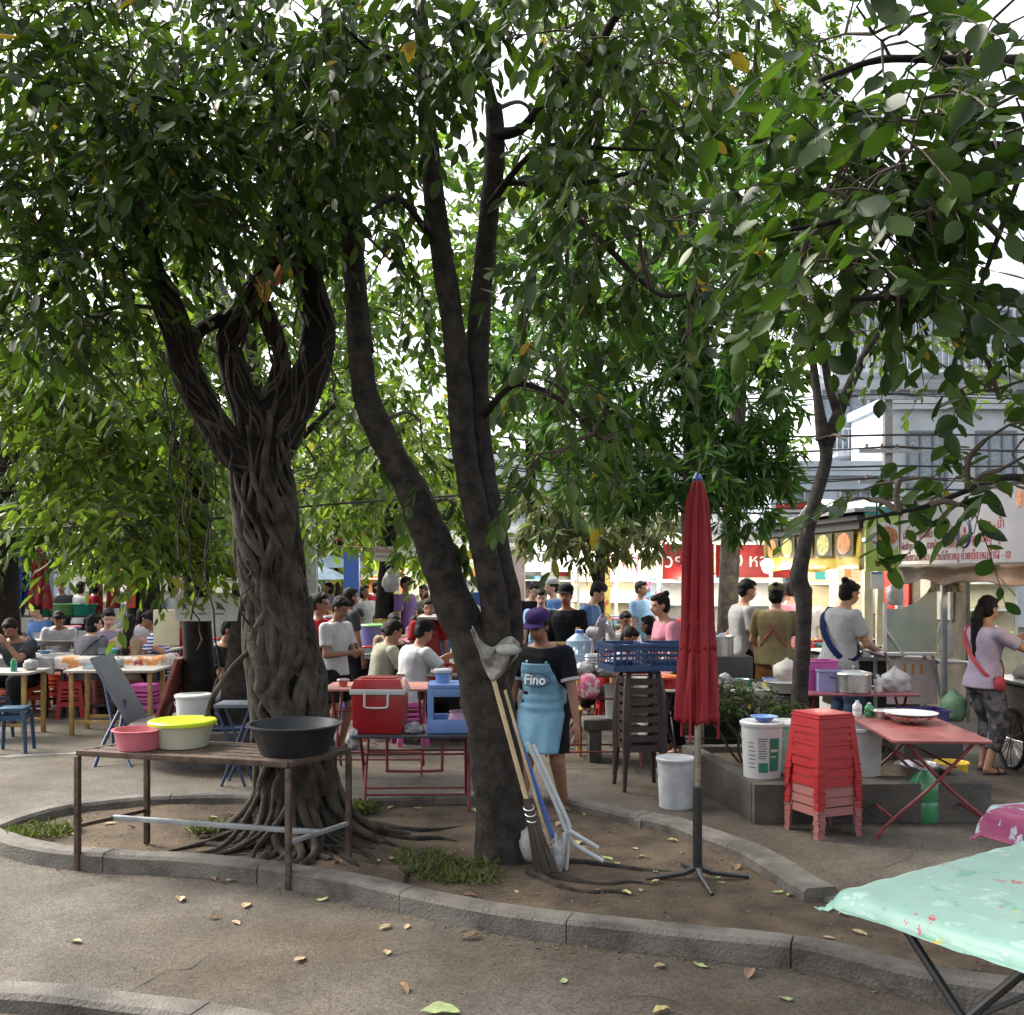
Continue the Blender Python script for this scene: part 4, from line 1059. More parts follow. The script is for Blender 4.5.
for sx in (-1, 1):
    for sy in (-1, 1): mb = MB(); mb.tube([(sx * .42, sy * .24, 0), (sx * .42, sy * .24, .69)], .015, 8); mb.build('leg', BLACKM, t2)
MAG = cloth_mat('magenta_cloth', (.24, .3, .34), [((.3, .34, .38), 5, .55, (3, 1, 0)), ((.18, .02, .08), 1.7, .5, (5, 2, 1))], None)
drape('tablecloth', 'magenta bordered pale cloth on the small table at the right edge', 1.0, .6, .713, p2, R(20), MAG, hang=.13, seed=4)

# --- things on the cooler table
ZC = .62
ck = thing('cool_box', 'red picnic cool box with white rim and white handle on the low table', 'cool box', (-.98, 7.62, ZC), R(-3))
mb = MB(); mb.box((0, 0, .145), (.36, .28, .29), taper=1.06); mb.build('body', REDP, ck, bevel=.018)
mb = MB(); mb.box((0, 0, .31), (.40, .315, .04)); mb.build('rim', WHITEP, ck, bevel=.008)
mb = MB(); mb.box((0, 0, .365), (.39, .30, .07), taper=.86); mb.box((0, 0, .405), (.25, .17, .012)); mb.build('lid', REDP, ck, bevel=.012)
mb = MB(); mb.tube(cat_rom([(-.085, -.165, .3), (-.085, -.172, .23), (-.07, -.172, .2), (.07, -.172, .2), (.085, -.172, .23), (.085, -.165, .3)], k=4), .0075, 8); mb.build('handle', WHITEP, ck)
bs = thing('plastic_rack', 'blue plastic open rack lying on the table right of the cool box', 'rack', (-.42, 7.68, ZC), R(4))
mb = MB()
for sx in (-1, 1):
    for sy in (-1, 1): mb.box((sx * .19, sy * .15, .17), (.045, .03, .34))
mb.build('post', BLUEP if 0 else LBLUEP, bs, bevel=.004)
mb = MB(); mb.box((0, 0, .345), (.40, .33, .03)); mb.box((0, -.155, .3), (.36, .014, .06)); mb.box((0, .155, .3), (.36, .014, .06)); mb.build('top_shelf', LBLUEP, bs, bevel=.006)
mb = MB(); mb.box((0, 0, .015), (.43, .35, .02)); mb.box((0, -.17, .06), (.42, .014, .09)); mb.box((0, .17, .06), (.42, .014, .09)); mb.box((.208, 0, .06), (.014, .33, .09)); mb.box((-.208, 0, .06), (.014, .33, .09)); mb.build('tray', LBLUEP, bs, bevel=.005)
tub('bowl', 'upturned pale pink bowl lying inside the blue rack', 'bowl', (-.4, 7.66, ZC + .05), .06, .09, .1, plastic('pale_pink', (.75, .42, .62)))
tub('food_tub', 'blue-white lidded tub on top of the blue rack', 'tub', (-.52, 7.66, ZC + .362), .055, .05, .09, LBLUEP, lid=True, lidmat=WHITEP)
def blob(name, label, cat, loc, r, mat, seed=0, amp=.3, group=None, knot=False, rz=0, sc=3.0):
    t = MB(); n, m_ = 20, 14; vs = []
    for i in range(m_ + 1):
        th = PI * i / m_
        for k in range(n):
            a = 2 * PI * k / n; d = Vector((math.sin(th) * math.cos(a), math.sin(th) * math.sin(a), math.cos(th)))
            s_ = 1 + amp * noise.noise(d * sc + Vector((seed, seed * 2, 0))) + amp * .5 * noise.noise(d * sc * 2.6 + Vector((seed, 0, 5)))
            v = Vector((d.x * r[0] * s_, d.y * r[1] * s_, d.z * r[2] * s_))
            if knot and d.z > .6: v.x *= max(.12, (1 - d.z) * 2.2); v.y *= max(.12, (1 - d.z) * 2.2); v.z += r[2] * (d.z - .6) * .35
            v.z = max(v.z, -r[2] * .82); vs.append(v + Vector((0, 0, r[2] * .82)))
    fs = []
    for i in range(m_):
        for k in range(n):
            k2 = (k + 1) % n; fs.append((i * n + k, (i + 1) * n + k, (i + 1) * n + k2, i * n + k2))
    t.add(vs, fs); o = t.build(name, mat, smooth=80); o.location = loc; o.rotation_euler = (0, 0, rz); tag(o, label, cat, group); return o
blob('plastic_bag', 'crumpled clear plastic bag hanging off the left end of the cooler table', 'bag', (-1.16, 7.5, .52), (.05, .06, .075), BAGW, 3, .5)
blob('plastic_bag', 'crumpled silvery plastic sheet between the cool box and the blue rack', 'bag', (-.72, 7.55, ZC), (.07, .06, .04), BAGW, 5, .6)

# --- white buckets
def paint_bucket(label, loc, r, h, lidmat=WHITEP, decal=None, body=WHITEP):
    t = tub('lidded_bucket', label, 'bucket', loc, r, r * .88, h, body, lid=True, handles=True, lidmat=lidmat, rim=.006)
    return t
paint_bucket('dirty white lidded bucket on the pavement under the furled red parasol', (1.265, 7.9, 0), .145, .37, lidmat=PALEGREY, body=M('dirty_white', (.52, .54, .56), rough=.55, scale=7, var=.15))
# --- concrete planter
PLZ = .29
pl = thing('concrete_planter', 'square weathered concrete planter box around the slim tree', 'planter', (2.7, 8.2, 0))
def wall(mb, a, b, th, h, z0=0):
    a, b = Vector(a), Vector(b); d = b - a; m_ = (a + b) / 2
    mb.box((m_.x, m_.y, z0 + h / 2), (d.length, th, h), rot=math.atan2(d.y, d.x))
mb = MB(); A_ = (1.73 - 2.7, 7.4 - 8.2); 
wall(mb, (A_[0] + .06, A_[1] - .0), (A_[0] - .18, A_[1] + 1.6), .13, PLZ); wall(mb, (A_[0] - .0, A_[1] + .08), (.75, A_[1] + .12), .3, PLZ - .004)
wall(mb, (.7, A_[1] + .2), (.66, A_[1] + 1.7), .13, PLZ - .006); wall(mb, (A_[0] - .1, A_[1] + 1.62), (.7, A_[1] + 1.7), .13, PLZ - .01); mb.build('wall', CONC, pl, bevel=.012)
mb = MB(); mb.box((-.15, .05, .12), (1.6, 1.4, .22)); mb.build('earth', SOIL, pl)
pb = paint_bucket('white paint bucket printed with green blocks on the corner of the concrete planter', (1.86, 7.62, PLZ), .152, .40)
DG = M('label_green', (.02, .2, .13), rough=.5, bump=0)
def curved_patch(parent, r0, r1, h, a0, a1, z0, z1, mat, name='printed_label', off=.0015):
    mb = MB()
    def fn(u, v):
        a = lerp(R(a0), R(a1), u); z = lerp(z0, z1, v); r = lerp(r0, r1, z / h) + off
        return Vector((math.sin(a) * r, -math.cos(a) * r, z))
    mb.grid(fn, 12, 1); return mb.build(name, mat, parent)
curved_patch(pb, .134, .152, .40, 8, 42, .06, .3, DG); curved_patch(pb, .134, .152, .40, -24, 4, .05, .12, DG)
for k in range(9): curved_patch(pb, .134, .152, .40, -24, random.uniform(-6, 3), .15 + k * .018, .156 + k * .018, INK, 'print_line')
for k in range(7): curved_patch(pb, .134, .152, .40, -56, random.uniform(-42, -32), .08 + k * .03, .086 + k * .03, INK, 'print_line')
curved_patch(pb, .134, .152, .40, 12, 36, .2, .22, WHITEP, 'print_line', .003); curved_patch(pb, .134, .152, .40, 12, 30, .16, .17, WHITEP, 'print_line', .003)
tub('plate', 'light blue shallow bowl upturned on the green printed bucket', 'bowl', (1.87, 7.6, PLZ + .415), .09, .055, .035, LBLUEP)
pb2 = paint_bucket('second white paint bucket behind the first, half hidden by the red stools', (2.1, 7.9, PLZ), .15, .36, body=M('green_print', (.3, .5, .4), rough=.5))
# bonsai-like bush in planter
bush = thing('potted_shrub', 'low dark green shrub with crooked stems growing in the concrete planter', 'shrub', (1.95, 8.5, .22))
mb = MB(); bl_ = []
for k in range(9):
    a = random.uniform(0, 6.28); p = [(1.95 + random.uniform(-.05, .05), 8.5, .2)]
    for i in range(1, 6): p.append((p[-1][0] + math.cos(a) * .07 * random.uniform(.4, 1.6), p[-1][1] + math.sin(a) * .05, .2 + i * .12)); a += random.uniform(-.8, .8)
    mb.tube(cat_rom(p, k=3), .011, 5); bl_.append(p[-1])
mb.build('stems', TWIG, bush, origin=(1.95, 8.5, .22))
crown(bush, [(745, 700, 8.4, 40, 14, .3, 60), (722, 692, 8.4, 26, 14, .25, 30), (770, 706, 8.3, 20, 12, .2, 22)], LF_FIG, .075, .42, 8, (1.95, 8.5, .22), bl_, droop=.4, tw=.12, name='leaves', hi=False)
# barrel, gallon, pots
tub('storage_barrel', 'tall white plastic bin with a faint pink print behind the red folding table', 'bin', (2.62, 7.75, .2), .175, .155, .44, WHITEP)
o = tub('cooking_pot', 'dented aluminium pot on the ground under the red folding table', 'pot', (3.15, 7.95, 0.12), .16, .14, .2, STEEL)
tub('bucket', 'yellow printed bucket under the far end of the red folding table', 'bucket', (3.5, 8.15, .0), .12, .1, .3, YELP)
def bottle(name, label, cat, loc, r, h, mat, cap, group=None, neck=.35, shoulder=.72):
    t = thing(name, label, cat, loc, 0, group)
    mb = MB(); mb.lathe([(.0001, .002), (r * .92, 0), (r, r * .15), (r, h * shoulder * .5), (r * .97, h * shoulder * .52), (r, h * shoulder * .54), (r, h * shoulder), (r * neck, h * .92), (r * neck, h * .95), (.0001, h * .951)], 20); mb.build('body', mat, t, smooth=50)
    mb = MB(); mb.lathe([(r * neck * 1.15, h * .93), (r * neck * 1.15, h), (.0001, h + .001)], 16); mb.build('cap', cap, t, smooth=50); return t
GREENGLASS = M('green_clear', (.08, .35, .16), rough=.2, trans=.4, var=.05, bump=0)
bottle('water_jug', 'green and clear water jug on the ground by the foot of the red folding table', 'jug', (3.0, 7.45, 0), .11, .4, GREENGLASS, WHITEP)
bottle('sauce_bottle', 'small white capped bottle on the near-left corner of the red folding table', 'bottle', (2.68, 7.95, .68), .035, .13, WHITEP, WHITEP)
bottle('sauce_bottle', 'small teal bottle beside the white one on the red folding table', 'bottle', (2.78, 7.97, .68), .035, .11, GREENGLASS, WHITEP)
pt = thing('serving_dish', 'floral enamel dish piled with food covered by a plate on the red folding table', 'dish', (2.98, 7.65, .68))
mb = MB(); mb.lathe([(.07, 0), (.11, .02), (.18, .055), (.185, .06), (.17, .058), (.1, .025), (.0001, .02)], 28); mb.build('dish', M('enamel', (.7, .62, .58), rough=.2, scale=20, c2=(.45, .12, .1), thr=(.45, .5)), pt, smooth=60)
mb = MB(); mb.lathe([(.1, .055), (.19, .075), (.195, .08), (.1, .066), (.0001, .066)], 28); mb.build('cover_plate', WHITEP, pt, smooth=60)
tub('bowl', 'steel bowl left of the floral dish on the red folding table', 'bowl', (2.87, 7.9, .68), .09, .06, .06, STEEL)
# pot table
pz = .77
pot = thing('cooking_pot', 'lidded stainless steel cooking pot on the plum folding table', 'pot', (2.95, 8.85, pz))
mb = MB(); mb.lathe([(.0001, 0), (.14, 0), (.15, .01), (.15, .155), (.16, .16), (.158, .165), (.145, .16)], 36); mb.build('body', STEEL, pot, smooth=40)
mb = MB(); mb.lathe([(.155, .163), (.15, .172), (.07, .19), (.0001, .195)], 36); mb.lathe([(.008, .19), (.008, .215), (.02, .222), (.0001, .232)], 12); mb.build('lid', STEEL, pot, smooth=40)
for s in (-1, 1): mb = MB(); mb.tube(cat_rom([(s * .15, -.035, .12), (s * .19, -.03, .13), (s * .19, .03, .13), (s * .15, .035, .12)], k=4), .006, 6); mb.build('handle', BLKP, pot)
def boxy(name, label, cat, loc, d, mat, rz=0, taper=1.0, group=None, bevel=.008):
    mb = MB(); mb.box((0, 0, d[2] / 2), d, taper=taper); o = mb.build(name, mat, bevel=bevel); o.location = loc; o.rotation_euler = (0, 0, rz); return tag(o, label, cat, group)
def openbox(name, label, cat, loc, d, mat, rz=0, group=None, th=.006):
    w, l, h = d; mb = MB(); mb.box((0, 0, th / 2), (w * .94, l * .94, th))
    for s in (-1, 1):
        mb.box((0, s * (l / 2 - th), h / 2), (w * .97, th, h)); mb.box((s * (w / 2 - th), 0, h / 2), (th, l * .93, h))
        mb.box((0, s * (l / 2), h), (w + .02, .016, .012)); mb.box((s * (w / 2), 0, h), (.016, l, .012))
    o = mb.build(name, mat); o.location = loc; o.rotation_euler = (0, 0, rz); return tag(o, label, cat, group)
openbox('plastic_box', 'magenta plastic box standing on the plum folding table', 'box', (2.72, 9.12, pz), (.3, .22, .25), MAGP, R(5))
openbox('plastic_box', 'lavender plastic box between the magenta box and the steel pot', 'box', (2.78, 8.93, pz), (.24, .16, .18), LAVP, R(-5))
bottle('sauce_bottle', 'pale bottle right of the steel cooking pot', 'bottle', (3.17, 8.88, pz), .035, .15, WHITEP, WHITEP)
crate('dark purple plastic crate under the awning, beyond the dish table', (3.45, 8.6, .5), R(3), (.32, .26, .16), PURPLEP)
boxy('wooden_box', 'low box the purple crate stands on behind the red folding table', 'box', (3.45, 8.6, 0), (.5, .4, .49), M('dkbox', (.03, .03, .032)), R(3))
bottle('fuel_can', 'green canister under the plum folding table', 'canister', (2.75, 8.75, .2), .1, .33, DGREENP, DGREENP)
blob('plastic_bag', 'clear plastic bag drooping between the pot table and the purple crate', 'bag', (3.35, 8.95, .75), (.12, .1, .12), BAGW, 9, .4, knot=True)
# table behind the planter with clutter
folding_table('low table crowded with bowls and bags behind the concrete planter', (2.2, 10.0, 0), 0, 1.5, .8, .7, TABW, BLACKM)
blob('plastic_bag', 'clear bag of noodles in a white basin behind the shrub', 'bag', (2.5, 9.3, .82), (.13, .12, .11), M('noodle_bag', (.7, .65, .58), rough=.4, transl=.2, bump=.2), 2, .2, knot=True)
tub('wash_basin', 'white basin holding the noodle bag behind the shrub', 'basin', (2.5, 9.3, .72), .2, .14, .1, WHITEP)
boxy('table_stand', 'grey box stand under the noodle basin', 'box', (2.5, 9.35, .0), (.5, .4, .7), M('dkbox', (.03, .03, .032)))
tub('bucket', 'blue-grey plastic bucket by the slim tree behind the noodle basin', 'bucket', (2.58, 9.75, .7), .1, .08, .22, plastic('slate', (.06, .12, .17)))
for i, (x, y, r, m_, lb) in enumerate([(1.75, 9.85, .1, LBLUEP, 'stack of light blue bowls on the crowded table behind the planter'), (1.55, 9.9, .11, WHITEP, 'white bowl on the crowded table behind the planter, nearest the parasol'), (1.95, 10.1, .1, DGREENP, 'green colander on the crowded table behind the planter'), (2.2, 9.85, .09, STEEL, 'steel bowl at the middle of the crowded table behind the planter')]):
    tub('bowl', lb, 'bowl', (x, y, .7), r, r * .6, .08, m_)
boxy('gas_cooker', 'black cooker block standing behind the crowded table', 'cooker', (2.2, 10.6, 0), (.5, .4, .95), BLACKM)
tub('cooking_pot', 'steel stock pot on the black cooker block', 'pot', (2.15, 10.6, .95), .14, .14, .2, STEEL)

# --- brooms, poles and frame leaning on the forked tree
zt0 = .05
def stick(name, label, cat, a, b, r, mat, n=8):
    t = thing(name, label, cat, a)
    mb = MB(); mb.tube([Vector((0, 0, 0)), Vector(b) - Vector(a)], r, n); mb.build('shaft', mat, t); return t
Pb = W(546, 893, 5.95); Pb.z = .07
br = thing('twig_broom', 'bamboo-handled broom with a dark twig head, head down at the foot of the forked tree', 'broom', Pb)
tp = W(493, 678, 6.0) - Pb; hd = tp * .34
mb = MB(); mb.tube([hd * .7, tp], .014, 8); mb.build('handle', BAMBOO, br)
mb = MB()
for k in range(170):
    a = random.uniform(0, 6.28); r_ = random.uniform(.0, 1); sp = Vector((math.cos(a), math.sin(a) * .7, 0))
    mb.tube([hd * 1.1 + sp * .02 * r_, hd * .6 + sp * .045 * r_, sp * .08 * r_ + Vector((0, 0, -.03 + random.uniform(0, .03)))], [.003, .003, .0015], 3, cap=False)
mb.build('twig_head', M('twigs', (.09, .07, .055), rough=.9), br)
mb = MB()
for k in range(3): 
    c = hd * (.78 + .09 * k); mb.tube([c + Vector((math.cos(a) * .03, math.sin(a) * .03, .012 * math.sin(a))) for a in [2 * PI * i / 12 for i in range(13)]], .004, 4)
mb.build('binding', STEEL, br)
a_, b_ = W(562, 862, 6.1), W(511, 722, 6.15); a_.z = .07
stick('pole', 'flat blue pole leaning on the forked tree between the bamboo broom and the white frame', 'pole', a_, W(514, 722, 6.12), .014, BLUEP)
a_ = W(556, 880, 6.0); a_.z = .06
stick('pole', 'thin yellowish bamboo stick leaning behind the broom handle', 'pole', a_, W(505, 690, 6.1), .009, BAMBOO)
wf = thing('tubular_frame', 'white bent-tube frame with forked feet leaning on the forked tree', 'frame', (.3, 6.05, .05))
o_ = Vector((.3, 6.05, .05)); WT = plastic('white_tube', (.6, .66, .68), rough=.4)
for pth in ([(527, 742), (545, 780), (562, 820), (568, 842), (565, 880)], [(533, 745), (550, 782), (568, 822), (573, 842), (603, 861)], [(565, 833), (563, 850), (560, 862)], [(570, 831), (585, 840), (598, 848)]):
    mb = MB(); mb.tube(cat_rom([W(x, y, 6.02 + .05 * i / 5) - o_ for i, (x, y) in enumerate(pth)], k=5), .0125, 8); mb.build('tube', WT, wf)
pp_ = W(533, 886, 6.22); pp_.z = .05
blob('plastic_bag', 'knotted white plastic rubbish bag on the soil at the foot of the forked tree', 'bag', pp_, (.085, .08, .12), BAGW, 12, .25, knot=False, rz=.4)
pp_ = W(557, 888, 6.02); pp_.z = .05
blob('plastic_bag', 'small torn white bag beside the broom head', 'bag', pp_, (.045, .05, .11), BAGW, 17, .5)
# white cloth / sack pinned on the trunk
mb = MB(); so_ = W(476, 640, 6.0)
tc_ = cat_rom([(472, 626, 0), (481, 642, 0), (492, 647, 0), (504, 638, 0), (513, 637, 0), (521, 644, 0)], k=6); bc_ = cat_rom([(473, 632, 0), (479, 654, 0), (486, 672, 0), (496, 681, 0), (509, 668, 0), (519, 655, 0)], k=6)
def fn(u, v):
    i = u * (len(tc_) - 1); k = min(int(i), len(tc_) - 2); t_ = tc_[k].lerp(tc_[k + 1], i - k); b_ = bc_[k].lerp(bc_[k + 1], i - k); q = t_.lerp(b_, v)
    dp = .05 * math.sin(PI * v) + .028 * math.sin(u * 17 + v * 5) * (.3 + v) + .02 * noise.noise(Vector((u * 9, v * 9, 3)))
    return W(q.x + 1.5 * math.sin(v * 8 + u * 4), q.y, 6.02) - so_ + Vector((0, -dp, 0))
mb.grid(fn, 44, 24); o = mb.build('cloth_sack', cloth('offwhite_cloth', (.4, .38, .34), scale=14, var=.25), thick=.005, smooth=80); o.location = so_; tag(o, 'grubby off-white cloth sack hung on the forked tree beside the apron-wearing man', 'sack')
blob('cap', 'white rounded cap perched on the end of the hanging cloth sack', 'cap', W(508, 655, 5.97), (.07, .05, .035), cloth('cap_white', (.5, .5, .48)), 4, .15)

# --- fallen leaves
FLM = [M('dead_leaf_tan', (.4, .3, .17), rough=.8), M('dead_leaf_brown', (.2, .12, .07), rough=.8), M('dead_leaf_yellow', (.55, .47, .2), rough=.7), M('dead_leaf_green', (.28, .34, .14), rough=.7)]
protos = []
for k in range(6):
    mb = MB(); L_ = 1; n_ = 8
    def fn(u, v):
        w = .26 * math.sin(PI * (v * .94 + .04)) ** .8; x = (u - .5) * 2 * w
        return Vector((x * (1 + .0 * k), v - .5, .06 + .12 * abs(x) * (1 + k % 3) * 2 + .1 * math.sin(v * 3 + k) * (k % 2) + .07 * noise.noise(Vector((x * 4, v * 4, k)))))
    mb.grid(fn, 6, 10); protos.append(mb)
lp = []
for k, mbp in enumerate(protos):
    me_o = mbp.build('fallen_leaf', FLM[k % 4], smooth=80); lp.append(me_o)
def put_leaf(i, loc, s, lab, grp):
    src = lp[i]; o = src.copy(); col.objects.link(o); o.name = 'fallen_leaf'
    o.location = loc; o.scale = (s,) * 3; o.rotation_euler = (random.uniform(-.15, .15), random.uniform(-.15, .15), random.uniform(0, 6.28)); tag(o, lab, 'leaf', grp); return o
explicit = [(76, 942), (214, 918), (180, 900), (213, 880), (233, 881), (258, 882), (222, 883), (246, 906), (236, 923), (320, 900), (385, 928), (407, 927), (564, 981), (387, 953), (403, 990), (662, 1012), (470, 938), (300, 960), (660, 967), (700, 965), (788, 999), (750, 975)]
for i, (x, y) in enumerate(explicit): p = G(x, y, .004); put_leaf(random.randrange(6), p, random.uniform(.05, .1), 'small dry leaf fallen on the asphalt path in front of the kerb', 'leaves on the asphalt path')
for i in range(14): p = G(random.uniform(360, 760), random.uniform(790, 770) - random.uniform(0, 40), .004); put_leaf(random.randrange(6), p, random.uniform(.05, .12), 'pale litter leaf on the paving beyond the tree bed', 'leaves on the paving behind the tree bed')
cnt = 0
while cnt < 85:
    x, y = random.uniform(min(xs), 3.0), random.uniform(min(ys), max(ys))
    if inside(x, y, poly):
        cnt += 1; put_leaf(random.randrange(6), (x, y, sz(x, y) + .004), random.uniform(.03, .09), 'dead leaf lying on the bare soil inside the kerb', 'dead leaves on the soil bed')
o = lp[2]; o.location = G(440, 1014, .006); o.scale = (.2, .16, .12); o.rotation_euler = (0, 0, 1.55); o.data = o.data.copy(); o.data.materials[0] = FLM[3]; tag(o, 'large pale green leaf lying alone on the path nearest the viewer', 'leaf')
for k in (0, 1, 3, 4, 5): bpy.data.objects.remove(lp[k])
# exposed roots on the soil
def root(px, r0, label, z=.05):
    pts = [G(x, y, .05) for x, y in px]
    for p in pts: p.z = z
    pts[0].z -= .0; pts[-1].z = .02
    c, rr = cat_rom(pts, [r0 * (1 - .6 * i / (len(pts) - 1)) for i in range(len(pts))], 6)
    mb.tube(c, rr, 8, wob=.3)
for base_parent, org, sets in ((fig, FB, [[(365, 828), (400, 838), (440, 838), (470, 843)], [(370, 836), (395, 846), (425, 852)], [(350, 845), (372, 858), (380, 870)], [(372, 824), (420, 830), (475, 822)], [(240, 850), (200, 845), (175, 852)], [(335, 850), (352, 862), (362, 866)]]),
    (ftree, TB, [[(530, 868), (560, 878), (600, 885), (640, 884), (700, 898)], [(525, 862), (580, 862), (640, 870), (705, 872)], [(530, 872), (575, 892), (620, 893), (655, 902)], [(480, 872), (450, 878), (420, 870), (405, 880), (420, 892)]])):
    for s_ in sets: mb = MB(); root(s_, .028, ''); mb.build('surface_root', BARK, base_parent, origin=org, smooth=80)
# weeds
GR = leaf_mat('weed', (.035, .045, .015), (.11, .13, .045), (.35, .3, .12), .3, .6)
def weeds(cx_, cy_, rx, ry, n, L_, label):
    p0 = G(cx_, cy_, .05); k = (573 - cy_) ; s_ = p0.y / 1024
    P = np.zeros((n, 3)); a = rng.uniform(0, 2 * PI, n); r_ = np.sqrt(rng.uniform(0, 1, n))
    P[:, 0] = p0.x + np.cos(a) * r_ * rx; P[:, 1] = p0.y + np.sin(a) * r_ * ry; P[:, 2] = .04 + rng.uniform(0, .05, n)
    D = np.stack([rng.normal(0, .6, n), rng.normal(0, .6, n), rng.uniform(.2, 1.0, n)], 1); N_ = np.stack([rng.normal(0, 1, n)] * 3, 1) + rng.normal(0, 1, (n, 3))
    o = leaf_mesh('weeds', P, D, N_, L_ * rng.uniform(.4, 1.2, n), .28, GR, None, (0, 0, 0), hi=False); o['kind'] = 'stuff'
weeds(452, 874, .3, .2, 620, .06, ''); weeds(470, 882, .2, .1, 260, .05, ''); weeds(425, 862, .2, .14, 260, .06, ''); weeds(30, 836, .25, .16, 500, .06, ''); weeds(215, 832, .2, .12, 320, .07, ''); weeds(362, 812, .12, .12, 240, .08, ''); weeds(60, 830, .2, .1, 200, .05, '')

# loose grit, bark chips and leaf crumbs on the soil and along the kerb foot
GRIT = leaf_mat('grit', (.04, .03, .02), (.16, .13, .09), (.3, .27, .2), .05, .9)
pts_ = []
while len(pts_) < 2600:
    x, y = random.uniform(min(xs), 3.2), random.uniform(min(ys), max(ys))
    if inside(x, y, poly) and noise.noise(Vector((x * 1.4, y * 1.4, 2))) + random.uniform(-.5, .5) > -.05: pts_.append((x, y, sz(x, y) + .003))
for p in lnA:
    for k in range(9):
        if p.y < 6.6 and random.random() < .6 + .9 * noise.noise(p * 1.5): pts_.append((p.x + random.gauss(0, .04), p.y - abs(random.gauss(0, .05)) - .01, .004))
for k in range(700): pts_.append((random.uniform(-4, 4), random.uniform(4, 11), .003))
Pg = np.array(pts_); n_ = len(Pg)
o = leaf_mesh('ground_litter', Pg, np.stack([rng.normal(0, 1, n_), rng.normal(0, 1, n_), rng.uniform(-.1, .25, n_)], 1), np.stack([rng.normal(0, .25, n_), rng.normal(0, .25, n_), np.ones(n_)], 1), rng.uniform(.006, .03, n_), .5, GRIT, None, (0, 0, 0), hi=False); o['kind'] = 'stuff'
# ================================================================ PEOPLE
SKIN = [M('skin_tan', (.38, .2, .13), rough=.55, var=.06, bump=.02), M('skin_brown', (.25, .12, .075), rough=.55, var=.06, bump=.02), M('skin_light', (.52, .32, .23), rough=.55, var=.05, bump=.02)]
HAIR = M('black_hair', (.007, .006, .006), rough=.62, spec=.18, var=.2, scale=60, bump=.15, bscale=160)
EYE = M('dark_eye', (.015, .01, .01), rough=.3, bump=0); LIP = M('lip', (.3, .1, .08), rough=.5, bump=0); SANDAL = M('sandal', (.04, .025, .02), rough=.7)
def rz_m(a): return Matrix.Rotation(a, 3, 'Z')
def ik(S, T, la, lb, pole):
    d = T - S; L_ = min(d.length, (la + lb) * .999); dn = d.normalized()
    a = (la * la - lb * lb + L_ * L_) / (2 * L_); h_ = math.sqrt(max(0, la * la - a * a))
    p = pole - dn * pole.dot(dn); p.normalize()
    return S + dn * a + p * h_, S + dn * L_
def cap_(mb, p0, p1, r0, r1, n=12, flat=False):
    p0, p1 = Vector(p0), Vector(p1); d = (p1 - p0)
    if d.length < 1e-5: return
    dn = d.normalized()
    if flat: mb.tube([p0, p1], [r0, r1], n); return
    pts = []; rd = []
    for k in range(4): a = PI / 2 * k / 4; pts.append(p0 - dn * r0 * math.cos(a)); rd.append(max(.0008, r0 * math.sin(a)))
    pts += [p0, p1]; rd += [r0, r1]
    for k in range(1, 5): a = PI / 2 * k / 4; pts.append(p1 + dn * r1 * math.sin(a)); rd.append(max(.0008, r1 * math.cos(a)))
    mb.tube(pts, rd, n)
RINGS = [(-.075, .07, .055, 0), (-.045, .098, .075, .004), (.0, .102, .075, .004), (.05, .09, .066, 0), (.1, .083, .06, -.002), (.16, .092, .064, -.002), (.22, .103, .068, 0), (.262, .108, .06, .002), (.29, .085, .045, .004), (.31, .045, .035, .004)]
def loft(mb, P, spine, rings, h, fat, infl=0, z0=-9, z1=9, hem=0, n=24, fw=None):
    """rings of (z, half width, half depth, y offset) in units of body height, along a bent spine"""
    rs = []
    R_ = [r for r in rings if z0 <= r[0] <= z1]
    def at(z):
        for a, b in zip(rings, rings[1:]):
            if a[0] <= z <= b[0]: t = (z - a[0]) / (b[0] - a[0]); return (z, lerp(a[1], b[1], t), lerp(a[2], b[2], t), lerp(a[3], b[3], t))
    if z0 > rings[0][0] and (not R_ or R_[0][0] > z0 + .002): R_ = [at(z0)] + R_
    if z1 < rings[-1][0] and (not R_ or R_[-1][0] < z1 - .002): R_ = R_ + [at(z1)]
    b = len(mb.v)
    for i, (z, hw, hd, oy) in enumerate(R_):
        c, Mx = spine(z * h); e = infl + (hem if i == 0 else 0)
        for k in range(n):
            a = 2 * PI * k / n
            ca, sa = math.cos(a), math.sin(a)
            sq = (abs(ca) ** 2.4 + abs(sa) ** 2.4) ** (-1 / 2.4)
            belly = fat * (1 + (.25 if sa < 0 and z < .15 else 0) * (fat - 1) * 3)
            mb.v.append(tuple(c + Mx @ Vector((ca * sq * (hw * h * fat + e), sa * sq * (hd * h * belly + e) + oy * h, 0))))
    m_ = len(R_)
    for i in range(m_ - 1):
        for k in range(n): k2 = (k + 1) % n; mb.f.append((b + i * n + k, b + i * n + k2, b + (i + 1) * n + k2, b + (i + 1) * n + k)); mb.m.append(0)
    mb.f.append(tuple(b + k for k in reversed(range(n)))); mb.m.append(0); mb.f.append(tuple(b + (m_ - 1) * n + k for k in range(n))); mb.m.append(0)
NP = 0
